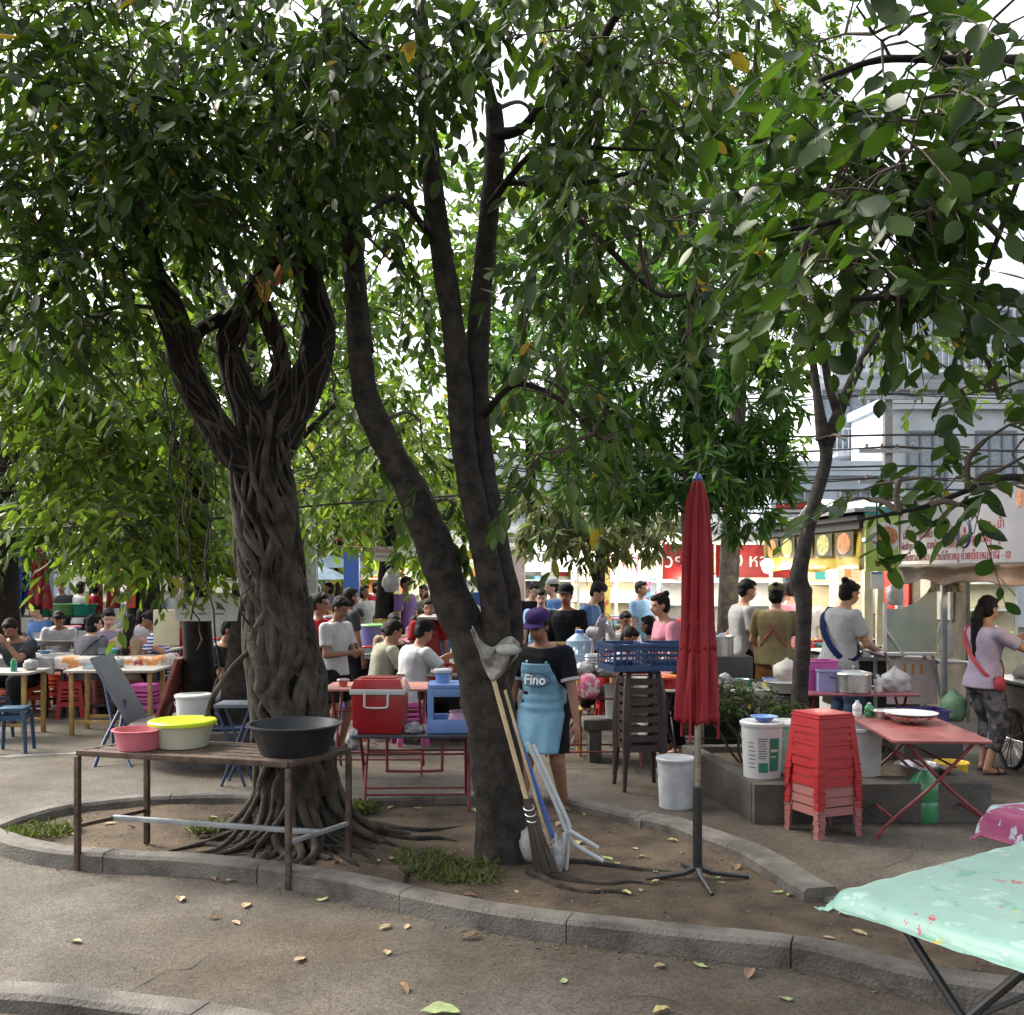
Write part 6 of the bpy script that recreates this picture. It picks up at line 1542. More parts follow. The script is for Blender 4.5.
# more diners and shoppers: copies of the people above in other shirts
pp = [o for o in bpy.data.objects if o.get('category') == 'person']
def pick_p(s_): return next(o for o in pp if s_ in o['label'])
for src, px_, s_, rz_, sh, lb in [
 ('pale olive', 456, 80, 100, WSH, 'seated diner in a white t-shirt between the forked stems'), ('seated diner facing' if False else 'seated diner seen front-on', 446, 72, 10, BLUES, 'seated diner in blue facing forward between the forked stems'),
 ('bowed black head', 472, 70, -60, REDS, 'seated diner in red bowed over a bowl beyond the blue basins'), ('seated diner seen front-on', 362, 70, -20, WSH, 'seated diner in white beyond the red food boxes'),
 ('bobbed hair and pink', 346, 66, 170, BLUES, 'woman in blue with bobbed hair seated beyond the standing youth'), ('seated diner seen front-on', 420, 66, 30, PNKS, 'seated diner in pink left of the forked trunk, farther row'),
 ('bobbed hair and pink', 302, 66, 120, WSH, 'woman in white seated just right of the fig trunk, far row'), ('bowed black head', 60, 66, 20, WSH, 'diner in white bowed over the farther white-topped table'),
 ('lilac shirt seen', 44, 60, -30, BLUES, 'man in blue seated under the basin rack'), ('bobbed hair and pink', 142, 66, -160, WSH, 'woman in white seated behind the man in stripes'),
 ('seated diner seen front-on', 176, 68, 40, REDS, 'diner in red seated left of the straight planter trunk'), ('bowed black head', 228, 72, 70, WSH, 'diner in white between the planter trunk and leaning trunk'),
 ('pale olive', 255, 74, 80, BLUES, 'diner in blue half hidden left of the fig trunk'), ('seated diner seen front-on', 622, 74, 20, WSH, 'diner in white seated behind the grey fan'),
 ('bobbed hair and pink', 655, 80, -120, GREYS, 'woman in grey seated behind the navy crates'), ('bowed black head', 716, 76, 60, BLUES, 'person in blue bowed over the counter right of the parasol'),
 ('purple top', 376, 50, 60, REDS, 'far shopper in red near the orange-lit stall'), ('shopper in white', 330, 48, -60, GREYS, 'far shopper in grey under the pale blue parasols'),
 ('purple top', 80, 50, 150, WSH, 'far shopper in white before the dark blue awning'), ('shopper in white', 152, 50, 20, BLUES, 'far shopper in blue right of the shade tree'), ('purple top', 486, 56, 0, PNKS, 'far shopper in pink glimpsed right of the forked stems')]:
    o_ = pick_p(src); sm = [ch.data.materials[0].name for ch in o_.children if ch.name.startswith('shirt')][0]
    dup(o_, (*at(px_, s_), 0), R(rz_), lb, mats={sm: sh})
# ================================================================ STALLS, TABLES AND BACKGROUND
def E(name, c, s): return M(name, c, emit=s, bump=0, var=0)
CANVAS = M('brown_canvas', (.2, .12, .07), rough=.75, scale=2.5, c2=(.09, .07, .055), bump=.2, bscale=9, transl=.15)
SIGNW = M('grey_white_banner', (.3, .3, .33), rough=.45, var=.12, scale=1.5, bump=.1, bscale=5, spec=.4)
YELB = M('yellow_banner', (.5, .36, .02), rough=.5, var=.2, scale=3, bump=.15, bscale=7, transl=.2)
GRNB = M('lime_banner', (.33, .45, .1), rough=.5, var=.12, bump=.05); TEAL = M('teal_board', (.02, .25, .24), rough=.5); REDB = M('red_banner', (.5, .03, .03), rough=.5, var=.15, bump=.05, transl=.15)
STW = M('stall_white', (.55, .56, .52), rough=.5, var=.1); STC = M('stall_cream', (.55, .5, .34), rough=.5, var=.1); GREYA = M('grey_awning', (.2, .21, .22), rough=.7, var=.1); DKAWN = M('dark_awning', (.02, .02, .025), rough=.8)
BLUA = M('blue_awning', (.02, .05, .11), rough=.7); LBLA = M('pale_blue_canopy', (.35, .48, .58), rough=.6, transl=.3); ALU = M('aluminium', (.4, .41, .42), rough=.4, metal=.7, bump=.02)
STB = M('stall_interior', (.16, .14, .12), rough=.8, scale=3, var=.3); BULB = E('lamp_glow', (1, .93, .8), 9); TUBEL = E('tube_glow', (.95, 1, .95), 6)  # first material: mottled brown for back walls, cart body and plinths
FOOD = [M('food_a', (.45, .2, .08), rough=.4, scale=34, c2=(.2, .08, .03), thr=(.4, .6)), M('food_b', (.5, .4, .18), rough=.4, scale=34, c2=(.15, .2, .05), thr=(.4, .6)), M('food_c', (.42, .12, .05), rough=.4, scale=34, c2=(.5, .35, .2), thr=(.4, .6)), M('food_d', (.15, .25, .06), rough=.4, scale=34, c2=(.4, .3, .15), thr=(.4, .6))]
def point(parent, loc, e, c=(1, .9, .75), r=.08):
    l_ = bpy.data.lights.new('lamp_light', 'POINT'); l_.energy = e; l_.color = c; l_.shadow_soft_size = r
    o = bpy.data.objects.new('lamp_light', l_); col.objects.link(o); o.location = loc; o.parent = parent
def lamp(label, loc, e=12, c=(1, .9, .75), r=.05):
    t = thing('hanging_bulb', label, 'lamp', loc)
    mb = MB(); mb.ell((0, 0, 0), (r, r, r * 1.2), 14); mb.build('bulb', BULB, t)
    mb = MB(); mb.tube([(0, 0, r), (0, 0, r + .05)], .018, 8); mb.tube([(0, 0, r + .05), (0, 0, .3)], .004, 5); mb.build('socket', BLKP, t)
    point(t, (0, 0, -r * 1.8), e, c)
# --- right stall with the long Thai banner (runs away from the viewer along x = 3.95)
s1 = thing('food_stall', 'near right stall with long grey-white banner of red Thai dish names above brown canvas', 'stall', (4.1, 9.1, 0))
o1 = Vector((4.1, 9.1, 0))
mb = MB(); mb.box((-.15, 0, 2.19), (.02, 2.6, .62)); mb.build('banner', SIGNW, s1, bevel=.004)
mb = MB()
for z_ in (1.875, 2.505): mb.box((-.15, 0, z_), (.035, 2.64, .022))
for y_ in (-1.31, 1.31): mb.box((-.15, y_, 2.19), (.035, .025, .6))
mb.build('banner_frame', BLACKM, s1)
mb = MB()
def fn(u, v):
    y = lerp(-1.34, 1.34, u); z_ = 1.862 - .15 * v - .02 * math.sin(u * 14) * v - .02 * noise.noise(Vector((u * 7, v, 2)))
    return Vector((-.17 + .05 * math.sin(v * 2.5) + .03 * noise.noise(Vector((u * 6, v * 2, 9))), y, z_))
mb.grid(fn, 60, 8); mb.build('valance', CANVAS, s1, thick=.004, smooth=80)
mb = MB()
def fn(u, v):
    return Vector((lerp(-.14, 2.2, v), lerp(-1.34, 1.34, u), 2.52 + .25 * v + .03 * math.sin(u * 9) * math.sin(v * 3)))
mb.grid(fn, 20, 14); mb.build('roof', CANVAS, s1, thick=.006)
for (x_, y_) in ((.0, .62), (.0, -1.25), (2.1, .9), (2.1, -1.2)):
    mb = MB(); mb.box((x_, y_, 1.27), (.05, .05, 2.52)); mb.build('post', GALV, s1, bevel=.004)
RINK = M('maroon_ink', (.3, .03, .04), rough=.6, bump=0)
rot = (PI / 2, 0, -PI / 2)
for s_, sz_, y_, z_ in [('เส้นหมี่ - ข้าวผัด - ข้าวเปล่า', .115, .62, 2.17), ('ผัดไทย - เย็น - ตากล้า - ข้าวเกรียบ', .105, .55, 2.06), ('เวยเตี๋ยวลาดหน้า - บะหมี่เกี๊ยวหมู ก๋วยเตี๋ยวหมูน้ำใส - เย', .105, .12, 1.95), ('น้ำชา - น้ำ', .12, -.68, 2.2), ('ลูกชิ้นหมู - ลูก', .105, -.62, 2.09)]:
    text(s1, s_, sz_, RINK, (-.162, y_, z_), rot)
mb = MB()
for r_, w_ in ((.135, .012), (.1, .006)):
    mb.tube([(-.163, -.18 + math.cos(a) * r_, 2.16 + math.sin(a) * r_) for a in [2 * PI * i / 36 for i in range(37)]], w_, 5)
mb.build('round_logo', NAVYINK, s1)
mb = MB(); mb.ell((-.161, -.19, 2.17), (.004, .03, .035), 12); mb.ell((-.161, -.16, 2.12), (.004, .045, .015), 12); mb.build('logo_mark', RINK, s1)
for y_ in (.95, -1.15):
    mb = MB(); mb.ell((-.162, y_, 2.38), (.004, .06, .075), 16); mb.build('food_picture', FOOD[2], s1)
for dy in (-.05, .05):
    mb = MB(); mb.ell((-.166, .95 + dy, 2.37), (.003, .02, .03), 10); mb.build('food_picture', RINK, s1)
cart = thing('push_cart', 'dark metal push cart with spoked wheel and loaded counter at the right edge', 'cart', (5.0, 8.9, 0))
mb = MB(); mb.box((0, 0, .5), (.7, 1.9, .5)); mb.build('body', STB, cart, bevel=.01)
mb = MB(); mb.box((0, 0, .8), (.86, 2.1, .03)); mb.build('counter', ALU, cart, bevel=.004)
for y_ in (-.55, .5):
    mb = MB(); mb.tube([(-.42, y_ + math.cos(a) * .27, .28 + math.sin(a) * .27) for a in [2 * PI * i / 28 for i in range(29)]], .022, 7); wh = mb.build('wheel', BLKP, cart)
    mb = MB()
    for k in range(8): a = PI * k / 8; mb.tube([(-.42, y_ - math.cos(a) * .26, .28 - math.sin(a) * .26), (-.42, y_ + math.cos(a) * .26, .28 + math.sin(a) * .26)], .006, 4)
    mb.build('spokes', STEEL, wh)
for z_ in (1.35, 1.62):
    mb = MB(); mb.box((.1, 0, z_), (.32, 1.9, .025)); mb.build('shelf', M('shelf_wood', (.35, .2, .08), rough=.6), cart, bevel=.003)
for y_ in (-.93, .93):
    mb = MB(); mb.box((.2, y_, 1.2), (.03, .03, .78)); mb.build('upright', WHITEP, cart)
mb = MB()
for y_ in (-.5, .4): mb.box((-.05, y_, 1.12), (.02, .7, .5)); 
mb.box((-.05, -.05, .86), (.03, 1.6, .04)); mb.build('glass_case', M('case_white', (.5, .52, .52), rough=.3, alpha=1), cart, bevel=.004)
mb = MB()
for y_ in (-.5, .4): mb.box((-.063, y_, 1.13), (.006, .56, .34))
mb.build('case_window', M('dark_glass', (.02, .025, .03), rough=.1, bump=0), cart)
for i, (y_, z_, r_, m_, lb) in enumerate([(8.5, .83, .12, BAGW, 'large clear bag heaped on the right-hand cart counter'), (8.15, .83, .14, BAGW, 'bulging clear bag at the frame edge on the right-hand cart'), (8.9, .83, .1, M('veg_bag', (.3, .3, .14), rough=.5), 'bag of greens on the right-hand cart counter'), (8.3, 1.66, .14, BAGW, 'white bag stored on the top shelf of the right-hand cart'), (8.75, 1.66, .12, M('brown_bag', (.25, .13, .07), rough=.7), 'brown paper bag on the top shelf of the right-hand cart'), (9.3, 1.66, .11, BAGW, 'small white bag toward the far end of the cart\'s top shelf')]):
    blob('plastic_bag', lb, 'bag', (4.75 if z_ < 1 else 5.05, y_, z_), (r_, r_ * 1.2, r_ * .9), m_, i + 20, .35, knot=i % 2 == 0)
blob('plastic_bag', 'clear bag of green leaves hanging on the stall post beside the woman', 'bag', (4.12, 9.55, .42), (.12, .12, .16), M('green_bag', (.2, .36, .22), rough=.4, transl=.2, bump=.2), 31, .2, knot=True)
for i, y_ in enumerate((9.6, 9.95)):
    boxy('picture_box', ['printed card box hung under the awning by the stall post', 'second card box hung beside it farther down the awning'][i], 'box', (4.15, y_, 1.62), (.05, .3, .2), M('olive_card', (.25, .22, .12), rough=.7, scale=8, c2=(.1, .04, .03), thr=(.4, .5)))
boxy('stone_block', 'grey rounded stone block at the right edge behind the woman\'s feet', 'stone', (4.72, 8.45, 0), (.75, .35, .16), CONC, R(10), taper=.8, bevel=.05)
# display cart with translucent curved panel
dc = thing('display_cart', 'white framed display cart with a frosted curved side panel and a faded printed board', 'cart', (3.95, 10.1, 0))
FROST = M('frosted_panel', (.5, .52, .4), rough=.25, scale=2, c2=(.36, .42, .42), transl=.4, bump=.02)
prof = [(-.28, 1.02), (.24, 1.02), (.24, 1.72), (.2, 1.7), (.14, 1.6), (.02, 1.5), (-.12, 1.45), (-.28, 1.44)]
mb = MB(); mb.prism(prof, -.004, .004, X=Matrix.Rotation(PI / 2, 4, 'X')); mb.build('side_panel', FROST, dc)
mb = MB(); mb.box((-.02, -.02, 1.0), (.56, .03, .025)); mb.box((-.28, -.02, 1.25), (.03, .03, .52)); bar(mb, (-.27, -.03, 1.24), (-.1, -.03, 1.0), .02, .02); mb.box((-.02, .3, 1.0), (.56, .6, .02)); mb.build('frame', WHITEP, dc)
mb = MB(); mb.box((.02, .06, .72), (.5, .02, .44)); mb.build('printed_board', M('pink_print', (.45, .36, .36), rough=.5, scale=3, c2=(.5, .45, .4), thr=(.4, .5)), dc)
for x_ in (-.16, -.06, .02, .1): mb = MB(); mb.tube([(x_, .045, .8), (x_ + .004, .045, .84), (x_, .045, .9)], .012, 5); mb.build('flame_print', M('flame_print', (.6, .25, .08), rough=.6), dc)
for x_ in (-.26, .24): mb = MB(); mb.box((x_, .3, .5), (.03, .03, .98)); mb.build('leg', ALU, dc)
mb = MB(); bar(mb, (-.25, .0, .98), (-.05, .0, .6), .02, .02); bar(mb, (.2, .0, .98), (.34, .0, .3), .025, .025); mb.box((.4, .1, .92), (.3, .4, .02)); mb.build('brace', ALU, dc)
mb = MB(); mb.tube([(.3 + math.cos(a) * .07, -.05, 1.2 + math.sin(a) * .16) for a in [2 * PI * i / 20 for i in range(21)]], .005, 5); mb.build('wire_rack', STEEL, dc)
blob('cloth', 'white rag hanging from the wire rack of the display cart', 'rag', (4.28, 10.0, 1.0), (.035, .02, .18), WSH, 41, .3)
# green sign stall
s2 = thing('food_stall', 'stall under a lime green dish sign with teal header', 'stall', (4.15, 11.4, 0))
mb = MB(); mb.box((0, 0, 2.13), (.44, .03, .62)); mb.build('sign_board', GRNB, s2, bevel=.004)
mb = MB(); mb.box((.0, 0, 2.49), (.46, .06, .1)); mb.build('sign_header', TEAL, s2, bevel=.004)
mb = MB(); mb.ell((0, -.016, 2.2), (.17, .006, .17), 28); mb.build('plate_picture', M('plate_print', (.55, .55, .58), rough=.4), s2)
mb = MB(); mb.ell((0.02, -.022, 2.21), (.12, .006, .11), 20); mb.build('food_picture', FOOD[0], s2)
mb = MB()
for k in range(5): bar(mb, (-.16 + .02 * k, -.026, 2.16 - .01 * k), (-.03 + .02 * k, -.026, 2.09), .004, .012)
mb.build('greens_picture', FOOD[3], s2)
text(s2, 'ผัดไท', .11, M('brown_ink', (.25, .12, .03), bump=0), (0, -.018, 1.91), (PI / 2, 0, 0), bold=.002)
for x_, m_ in ((-.17, STC), (-.02, STC), (.2, STW)):
    mb = MB(); mb.box((x_, .1, .92), (.07, .07, 1.8)); mb.build('post', m_, s2)
mb = MB(); mb.box((-.2, -.15, .88), (1.0, .6, .04)); mb.build('counter', ALU, s2)
mb = MB(); mb.box((-.2, -.1, .6), (.9, .5, .5)); mb.build('cabinet', BLACKM, s2)
mb = MB(); mb.lathe([(.0001, 0), (.3, .005), (.34, .04), (.35, .05)], 28, c=(-.55, -.1, .9)); mb.build('griddle', BLACKM, s2)
np_ = thing('notice', 'white paper notice with a blue heading pinned to the lime sign stall', 'notice', (3.99, 11.2, 1.72))
mb = MB(); mb.box((0, 0, 0), (.13, .006, .19)); mb.build('sheet', PAPER, np_); mb = MB(); mb.box((0, -.005, .078), (.11, .004, .022)); mb.build('heading', BLUEP, np_)
blob('plastic_bag', 'bunch of clear bags hanging right of the blue headed notice', 'bag', (4.15, 11.1, 1.45), (.09, .06, .14), BAGW, 44, .3, knot=True)
for i, (x_, y_, z_, r_, hh, m_, lb) in enumerate([(3.6, 11.0, .9, .05, .16, GREENGLASS, 'green seasoning bottle on the lime sign stall counter'), (3.95, 11.0, .9, .05, .12, M('brown_sauce', (.06, .025, .01), rough=.2), 'jar of brown sauce on the lime sign stall counter'), (3.8, 11.05, .9, .05, .14, WHITEP, 'white jar on the lime sign stall counter')]):
    bottle('sauce_bottle', lb, 'bottle', (x_, y_, z_), r_, hh, m_, WHITEP)
blob('plastic_bag', 'clear bag of bean sprouts on the lime sign stall counter', 'bag', (4.1, 11.0, .9), (.14, .1, .1), M('sprout_bag', (.5, .55, .42), rough=.4, transl=.2), 45, .2)
# yellow banner stall (recedes)
A1 = Vector((3.93, 11.5, 0)); A2_ = Vector((3.62, 14.7, 0)); dd = A2_ - A1; an = math.atan2(dd.y, dd.x); Lb = dd.length
s3 = thing('food_stall', 'long stall with a yellow banner of food photographs under a black awning', 'stall', (A1 + A2_) / 2, an)
# local x runs along the banner, local +y points left towards the aisle
mb = MB()
def fn(u, v): return Vector(((u - .5) * Lb, .0 + .03 * noise.noise(Vector((u * 5, v * 2, 4))), lerp(1.83, 2.3, v) + .02 * math.sin(u * 11) * (1 - v)))
mb.grid(fn, 40, 6); mb.build('banner', YELB, s3, thick=.004)
mb = MB(); mb.box((0, -.6, 2.42), (Lb + .2, 1.4, .05)); mb.box((0, .03, 2.36), (Lb + .1, .05, .13)); mb.build('awning', DKAWN, s3)
mb = MB(); mb.box((0, -.6, 2.5), (Lb + .3, 1.5, .04)); mb.build('roof', GREYA, s3)
DPH = M('dark_print', (.05, .045, .02), rough=.5)
for k in range(5):
    x_ = -Lb / 2 + .4 + k * .6
    mb = MB(); mb.box((x_, .035, 2.14), (.52, .006, .27)); mb.build('photo_panel', DPH, s3)
    mb = MB(); mb.ell((x_, .042, 2.14), (.19, .005, .125), 20); mb.build('food_picture', FOOD[k % 4], s3)
for x_ in (-Lb / 2, -Lb / 6, Lb / 6, Lb / 2):
    mb = MB(); mb.box((x_, -.1, 1.2), (.04, .04, 2.4)); mb.build('post', STW, s3)
mb = MB(); mb.box((0, -.3, .82), (Lb * .9, .6, .05)); mb.build('counter', ALU, s3)
mb = MB(); mb.box((0, -.35, .42), (Lb * .86, .5, .75)); mb.build('cabinet', STW, s3)
mb = MB(); mb.box((0, -1.25, 1.3), (Lb, .05, 2.4)); mb.build('back_wall', STB, s3)
for k in range(3):
    mb = MB(); mb.box((-1 + k, -1.2, 1.55 - .0), (.7, .04, .6)); mb.build('menu_poster', [PAPER, REDB, STC][k], s3)
lamp('bright round bulb at the far end of the yellow bannered stall', (3.52, 14.1, 1.9), 26, r=.085)
lamp('bulb glowing under the black awning nearer the slim tree', (3.95, 13.0, 1.95), 14)
# generic stalls facing the viewer
PAL = [STW, STC, REDB, YELB, TEAL, LBLA, GREYA, GRNB, plastic('stall_orange', (.6, .22, .05)), PNKS]
CLM = [WHITEP, REDP, BLUEP, YELP, ORANGEP, PINKP, GREENP, GLASSY, STEEL, SKYP, LIMEP]
CLN = ['white', 'red', 'blue', 'yellow', 'orange', 'pink', 'green', 'clear', 'steel', 'sky blue', 'lime']
def clutter(x0, x1, y0, y1, z, n, where, smin=.05, smax=.13, seed=0):
    rd = random.Random(seed + 99)
    for k in range(n):
        i = rd.randrange(len(CLM)); x_ = rd.uniform(x0, x1); y_ = rd.uniform(y0, y1); s_ = rd.uniform(smin, smax); ty = rd.randrange(5)
        nm = ['bottle', 'food_tub', 'plastic_box', 'plastic_bag', 'bowl'][ty]; mt_ = CLM[i]
        lab = '%s %s %s' % (CLN[i] if ty != 3 else rd.choice(['white', 'milky', 'clear']), ['capped bottle', 'round tub', 'square box', 'tied bag', 'bowl'][ty], where); g_ = 'goods ' + where
        p = (x_, y_, z)
        if ty == 0: bottle('bottle', lab, 'bottle', p, s_ * .4, s_ * 2.2, mt_, CLM[(i + 1) % 11], g_)
        elif ty == 1: tub('food_tub', lab, 'tub', p, s_, s_ * .85, s_ * 1.3, mt_, lid=True, group=g_, lidmat=CLM[(i + 3) % 11])
        elif ty == 2: openbox('plastic_box', lab, 'box', p, (s_ * 2.2, s_ * 1.6, s_ * 1.1), mt_, rd.uniform(-.3, .3), g_)
        elif ty == 3: blob('plastic_bag', lab, 'bag', p, (s_, s_, s_ * .9), BAGW, k + seed, .3, g_, knot=k % 2 == 0)
        else: tub('bowl', lab, 'bowl', p, s_, s_ * .6, s_ * .6, mt_, group=g_)
def stall(label, cx, Y, w, d, roofm, signm, words, ink, z_sign=2.25, sh=.45, wallm=None, n=6, lampe=0, where='on a stall counter', posters=3, seed=0, rz=0, height=2.6, awn=.6, top=True, backh=None):
    t = thing('food_stall', label, 'stall', (cx, Y, 0), rz)
    for sx in (-1, 1):
        for y_ in (.02, d): mb = MB(); mb.box((sx * (w / 2 - .03), y_, height / 2), (.05, .05, height)); mb.build('post', STW, t)
    if top:
        mb = MB()
        def fr(u, v): return Vector(((u - .5) * (w + .3), lerp(-awn, d + .2, v), height - .25 + .4 * math.sin(PI * min(1, v * .9 + .1)) + .02 * math.sin(u * 20)))
        mb.grid(fr, 24, 10); mb.build('awning', roofm, t, thick=.01)
    mb = MB(); mb.box((0, -awn - .02 if top else -.03, z_sign), (w, .03, sh)); mb.build('sign_board', signm, t, bevel=.004)
    if words: text(t, words, sh * .55, ink, (0, -awn - .045 if top else -.05, z_sign), (PI / 2, 0, 0), bold=.003)
    bh = backh or height
    mb = MB(); mb.box((0, d, bh / 2), (w, .04, bh)); mb.build('back_wall', wallm or STW, t)
    mb = MB(); mb.box((0, .25, .86), (w * .96, .55, .05)); mb.build('counter', ALU, t, bevel=.004)
    mb = MB(); mb.box((0, .3, .42), (w * .92, .46, .78)); mb.build('cabinet', [STW, STC, STB][seed % 3], t, bevel=.01)
    for z_ in (1.25, 1.65): mb = MB(); mb.box((0, d - .2, z_), (w * .9, .3, .03)); mb.build('shelf', STW, t)
    rd = random.Random(seed)
    for k in range(posters):
        pw = w / (posters + .6); x_ = (k - (posters - 1) / 2) * pw; hh = rd.uniform(.35, .6)
        mb = MB(); mb.box((x_, d - .035, 1.95), (pw * .8, .01, hh)); po = mb.build('menu_poster', PAL[rd.randrange(len(PAL))], t)
        mb = MB(); mb.ell((x_, d - .045, 1.98), (pw * .25, .004, pw * .22), 14); mb.build('poster_picture', FOOD[rd.randrange(4)], po)
    if lampe:
        mb = MB(); mb.tube([(-w * .3, .5, height - .35), (w * .3, .5, height - .35)], .02, 8); mb.build('lamp_tube', TUBEL, t)
        point(t, (0, .4, height - .5), lampe, (1, .97, .88), .3)
    mx = Matrix.Rotation(rz, 3, 'Z')
    clutter(cx - w * .42, cx + w * .42, Y + .1, Y + .42, .885, n, where, seed=seed)
    clutter(cx - w * .4, cx + w * .4, Y + d - .25, Y + d - .15, 1.665, max(2, n // 2), where.replace('counter', 'shelf'), .06, .1, seed=seed + 50)
    return t
stall('stall with a red banner and white Thai words just left of the bright bulb', 3.9, 16.2, 1.6, 1.6, GREYA, REDB, '10 หอยทอด', WHITEINK, z_sign=1.98, sh=.5, n=7, lampe=37, where='on the counter of the red bannered stall right of the parasol', seed=3, height=2.5)
stall('stall with a red menu banner showing left of the furled parasol under a grey roof', 2.75, 16.6, .8, 1.6, GREYA, REDB, 'ก๋วยเตี๋ยว', WHITEINK, z_sign=1.98, sh=.55, n=4, lampe=37, where='on the counter of the red bannered stall left of the parasol', seed=4, height=2.6)
stall('bright cream-walled stall lit from inside with tall dish posters', 2.1, 18.2, 1.9, 1.8, STC, STW, 'อาหารตามสั่ง', RINK, z_sign=2.35, sh=.34, wallm=STC, n=9, lampe=82, where='on the counter of the bright cream stall', posters=4, seed=6, height=2.75)
stall('white stall with a red header strip over glass shelves of yellow goods', 1.32, 18.8, 1.25, 1.5, TEAL, REDB, 'ร้านน้ำผลไม้', WHITEINK, z_sign=2.28, sh=.16, wallm=STW, n=9, lampe=67, where='on the counter of the white stall with the red header', posters=3, seed=7, height=2.6)
stall('stall hung with two wide white menu sheets behind the bent diners', .55, 20.2, 1.7, 1.5, GREYA, PAPER, 'ข้าวมันไก่ ข้าวหมูแดง', INK, z_sign=2.1, sh=.55, wallm=STB, n=6, lampe=22, where='on the counter of the stall with white menu sheets', posters=2, seed=8, height=2.6)
stall('stall with an orange interior glow beside the blue post', -3.3, 26, 2.0, 1.6, REDB, STC, '', INK, z_sign=2.3, sh=.25, wallm=plastic('stall_orange', (.6, .22, .05)), n=8, lampe=90, where='on the counter of the far orange-lit stall', seed=9, height=2.7)
stall('pale stall between the paired trunks and the forked tree', -1.7, 25, 2.2, 1.6, LBLA, STW, 'ขนมหวาน', RINK, z_sign=2.35, sh=.3, n=9, lampe=37, where='on the counter of the far pale stall', seed=10, height=2.7)
stall('far stall seen between the forked stems with a white roof and yellow goods', -.5, 23, 1.7, 1.5, STW, YELB, '', INK, z_sign=2.2, sh=.2, n=8, lampe=37, where='on the counter of the far stall between the forked stems', seed=11, height=2.6)
stall('stall beneath a long dark blue awning beyond the left-hand diners', -12.2, 30, 3.2, 2, BLUA, REDB, '', INK, z_sign=2.0, sh=.1, n=14, lampe=45, where='on the counter under the dark blue awning', seed=12, height=2.4, awn=1.0)
stall('second far stall with red goods left of the dark blue awning', -15.5, 29, 2.6, 2, GREYA, STW, '', INK, z_sign=2.2, sh=.2, n=8, where='on the counter of the leftmost far stall', seed=13)
stall('far stall behind the strangler fig with a pale blue roof', -6.0, 27, 2.6, 1.8, LBLA, STC, '', INK, z_sign=2.3, sh=.2, n=9, lampe=30, where='on the counter of the pale blue roofed stall', seed=14)
stall('far stall with an ochre roof between the planter trees', -8.6, 28, 2.2, 1.8, YELB, STW, '', INK, z_sign=2.3, sh=.2, n=8, lampe=22, where='on the counter of the ochre roofed stall', seed=15)
stall('stall glimpsed between the woman and the display cart with green light strip', 6.4, 14.0, 2.6, 1.6, GREYA, TEAL, '', INK, z_sign=2.0, sh=.12, wallm=STC, n=9, lampe=30, where='on the counter of the stall behind the display cart', seed=16)
stall('pale tiled stall wall behind the lime sign stall', 4.9, 13.2, 1.5, 1.4, STW, STC, '', INK, z_sign=2.3, sh=.15, wallm=STC, n=6, lampe=30, where='on the counter of the pale stall behind the lime sign', seed=17)
lamp('bare bulb under the red banner left of the furled parasol', (2.72, 15.9, 1.72), 20, r=.07)
lamp('bare bulb hanging inside the cream stall', (2.55, 18.5, 1.9), 20, r=.1)
lamp('warm bulb at the far orange stall', (-3.1, 25.6, 1.75), 30, (1, .75, .4), .12)
# menu board leaning, tall
boxy('menu_board', 'tall narrow pinkish menu board standing right of the forked trunk', 'board', (.05, 15.5, .3), (.3, .04, 1.9), M('pink_board', (.5, .36, .32), rough=.6, scale=5, c2=(.6, .5, .45)), R(-10))
boxy('poster_strip', 'vertical strip of food photographs at the left edge of the cream stall', 'poster', (1.62, 18.1, .95), (.24, .03, 1.45), M('food_strip', (.55, .45, .1), rough=.5, scale=5, c2=(.35, .08, .05), thr=(.45, .5)))
# stall fan (blue) and orange box
def fan(label, loc, rz, s, m_, blade):
    t = thing('electric_fan', label, 'fan', loc, rz)
    mb = MB(); mb.lathe([(.13 * s, 0), (.13 * s, .02 * s), (.05 * s, .045 * s), (.022 * s, .06 * s), (.018 * s, .3 * s)], 20); mb.build('stand', m_, t)
    c = Vector((0, 0, .4 * s)); mb = MB(); mb.tube([c + Vector((0, .15 * s, 0)), c + Vector((0, .12 * s, 0)), c + Vector((0, -.0 * s, 0))], [.035 * s, .06 * s, .06 * s], 14); mb.build('motor', m_, t)
    mb = MB()
    for k in range(20):
        a = 2 * PI * k / 20; mb.tube([c + Vector((math.cos(a) * .03 * s, -.11 * s, math.sin(a) * .03 * s)), c + Vector((math.cos(a) * .14 * s, -.1 * s, math.sin(a) * .14 * s)), c + Vector((math.cos(a) * .19 * s, -.05 * s, math.sin(a) * .19 * s)), c + Vector((math.cos(a) * .12 * s, 0, math.sin(a) * .12 * s))], .0022 * s, 4)
    for r_, y_ in ((.19, -.05), (.1, -.107), (.03, -.11)): mb.tube([c + Vector((math.cos(a) * r_ * s, y_ * s, math.sin(a) * r_ * s)) for a in [2 * PI * i / 24 for i in range(25)]], .004 * s, 4)
    mb.build('guard', m_, t)
    for k in range(3):
        mb = MB(); a0 = k * 2 * PI / 3
        def fb(u, v): a = a0 + lerp(-.5, .5, u) * (.6 + .6 * v); r_ = lerp(.03, .165, v) * s; return c + Vector((math.cos(a) * r_, (-.05 + .04 * (u - .5)) * s, math.sin(a) * r_))
        mb.grid(fb, 6, 4); mb.build('blade', blade, t, thick=.003)
    mb = MB(); mb.ell(c + Vector((0, -.112 * s, 0)), (.03 * s, .008 * s, .03 * s), 14); mb.build('hub', m_, t); return t
fan('grey table fan turned sideways on the red table left of the brown stools', (.83, 9.6, .86), R(55), .95, plastic('mauve_grey', (.3, .27, .3)), M('blade_clear', (.3, .28, .3), rough=.2, bump=0))
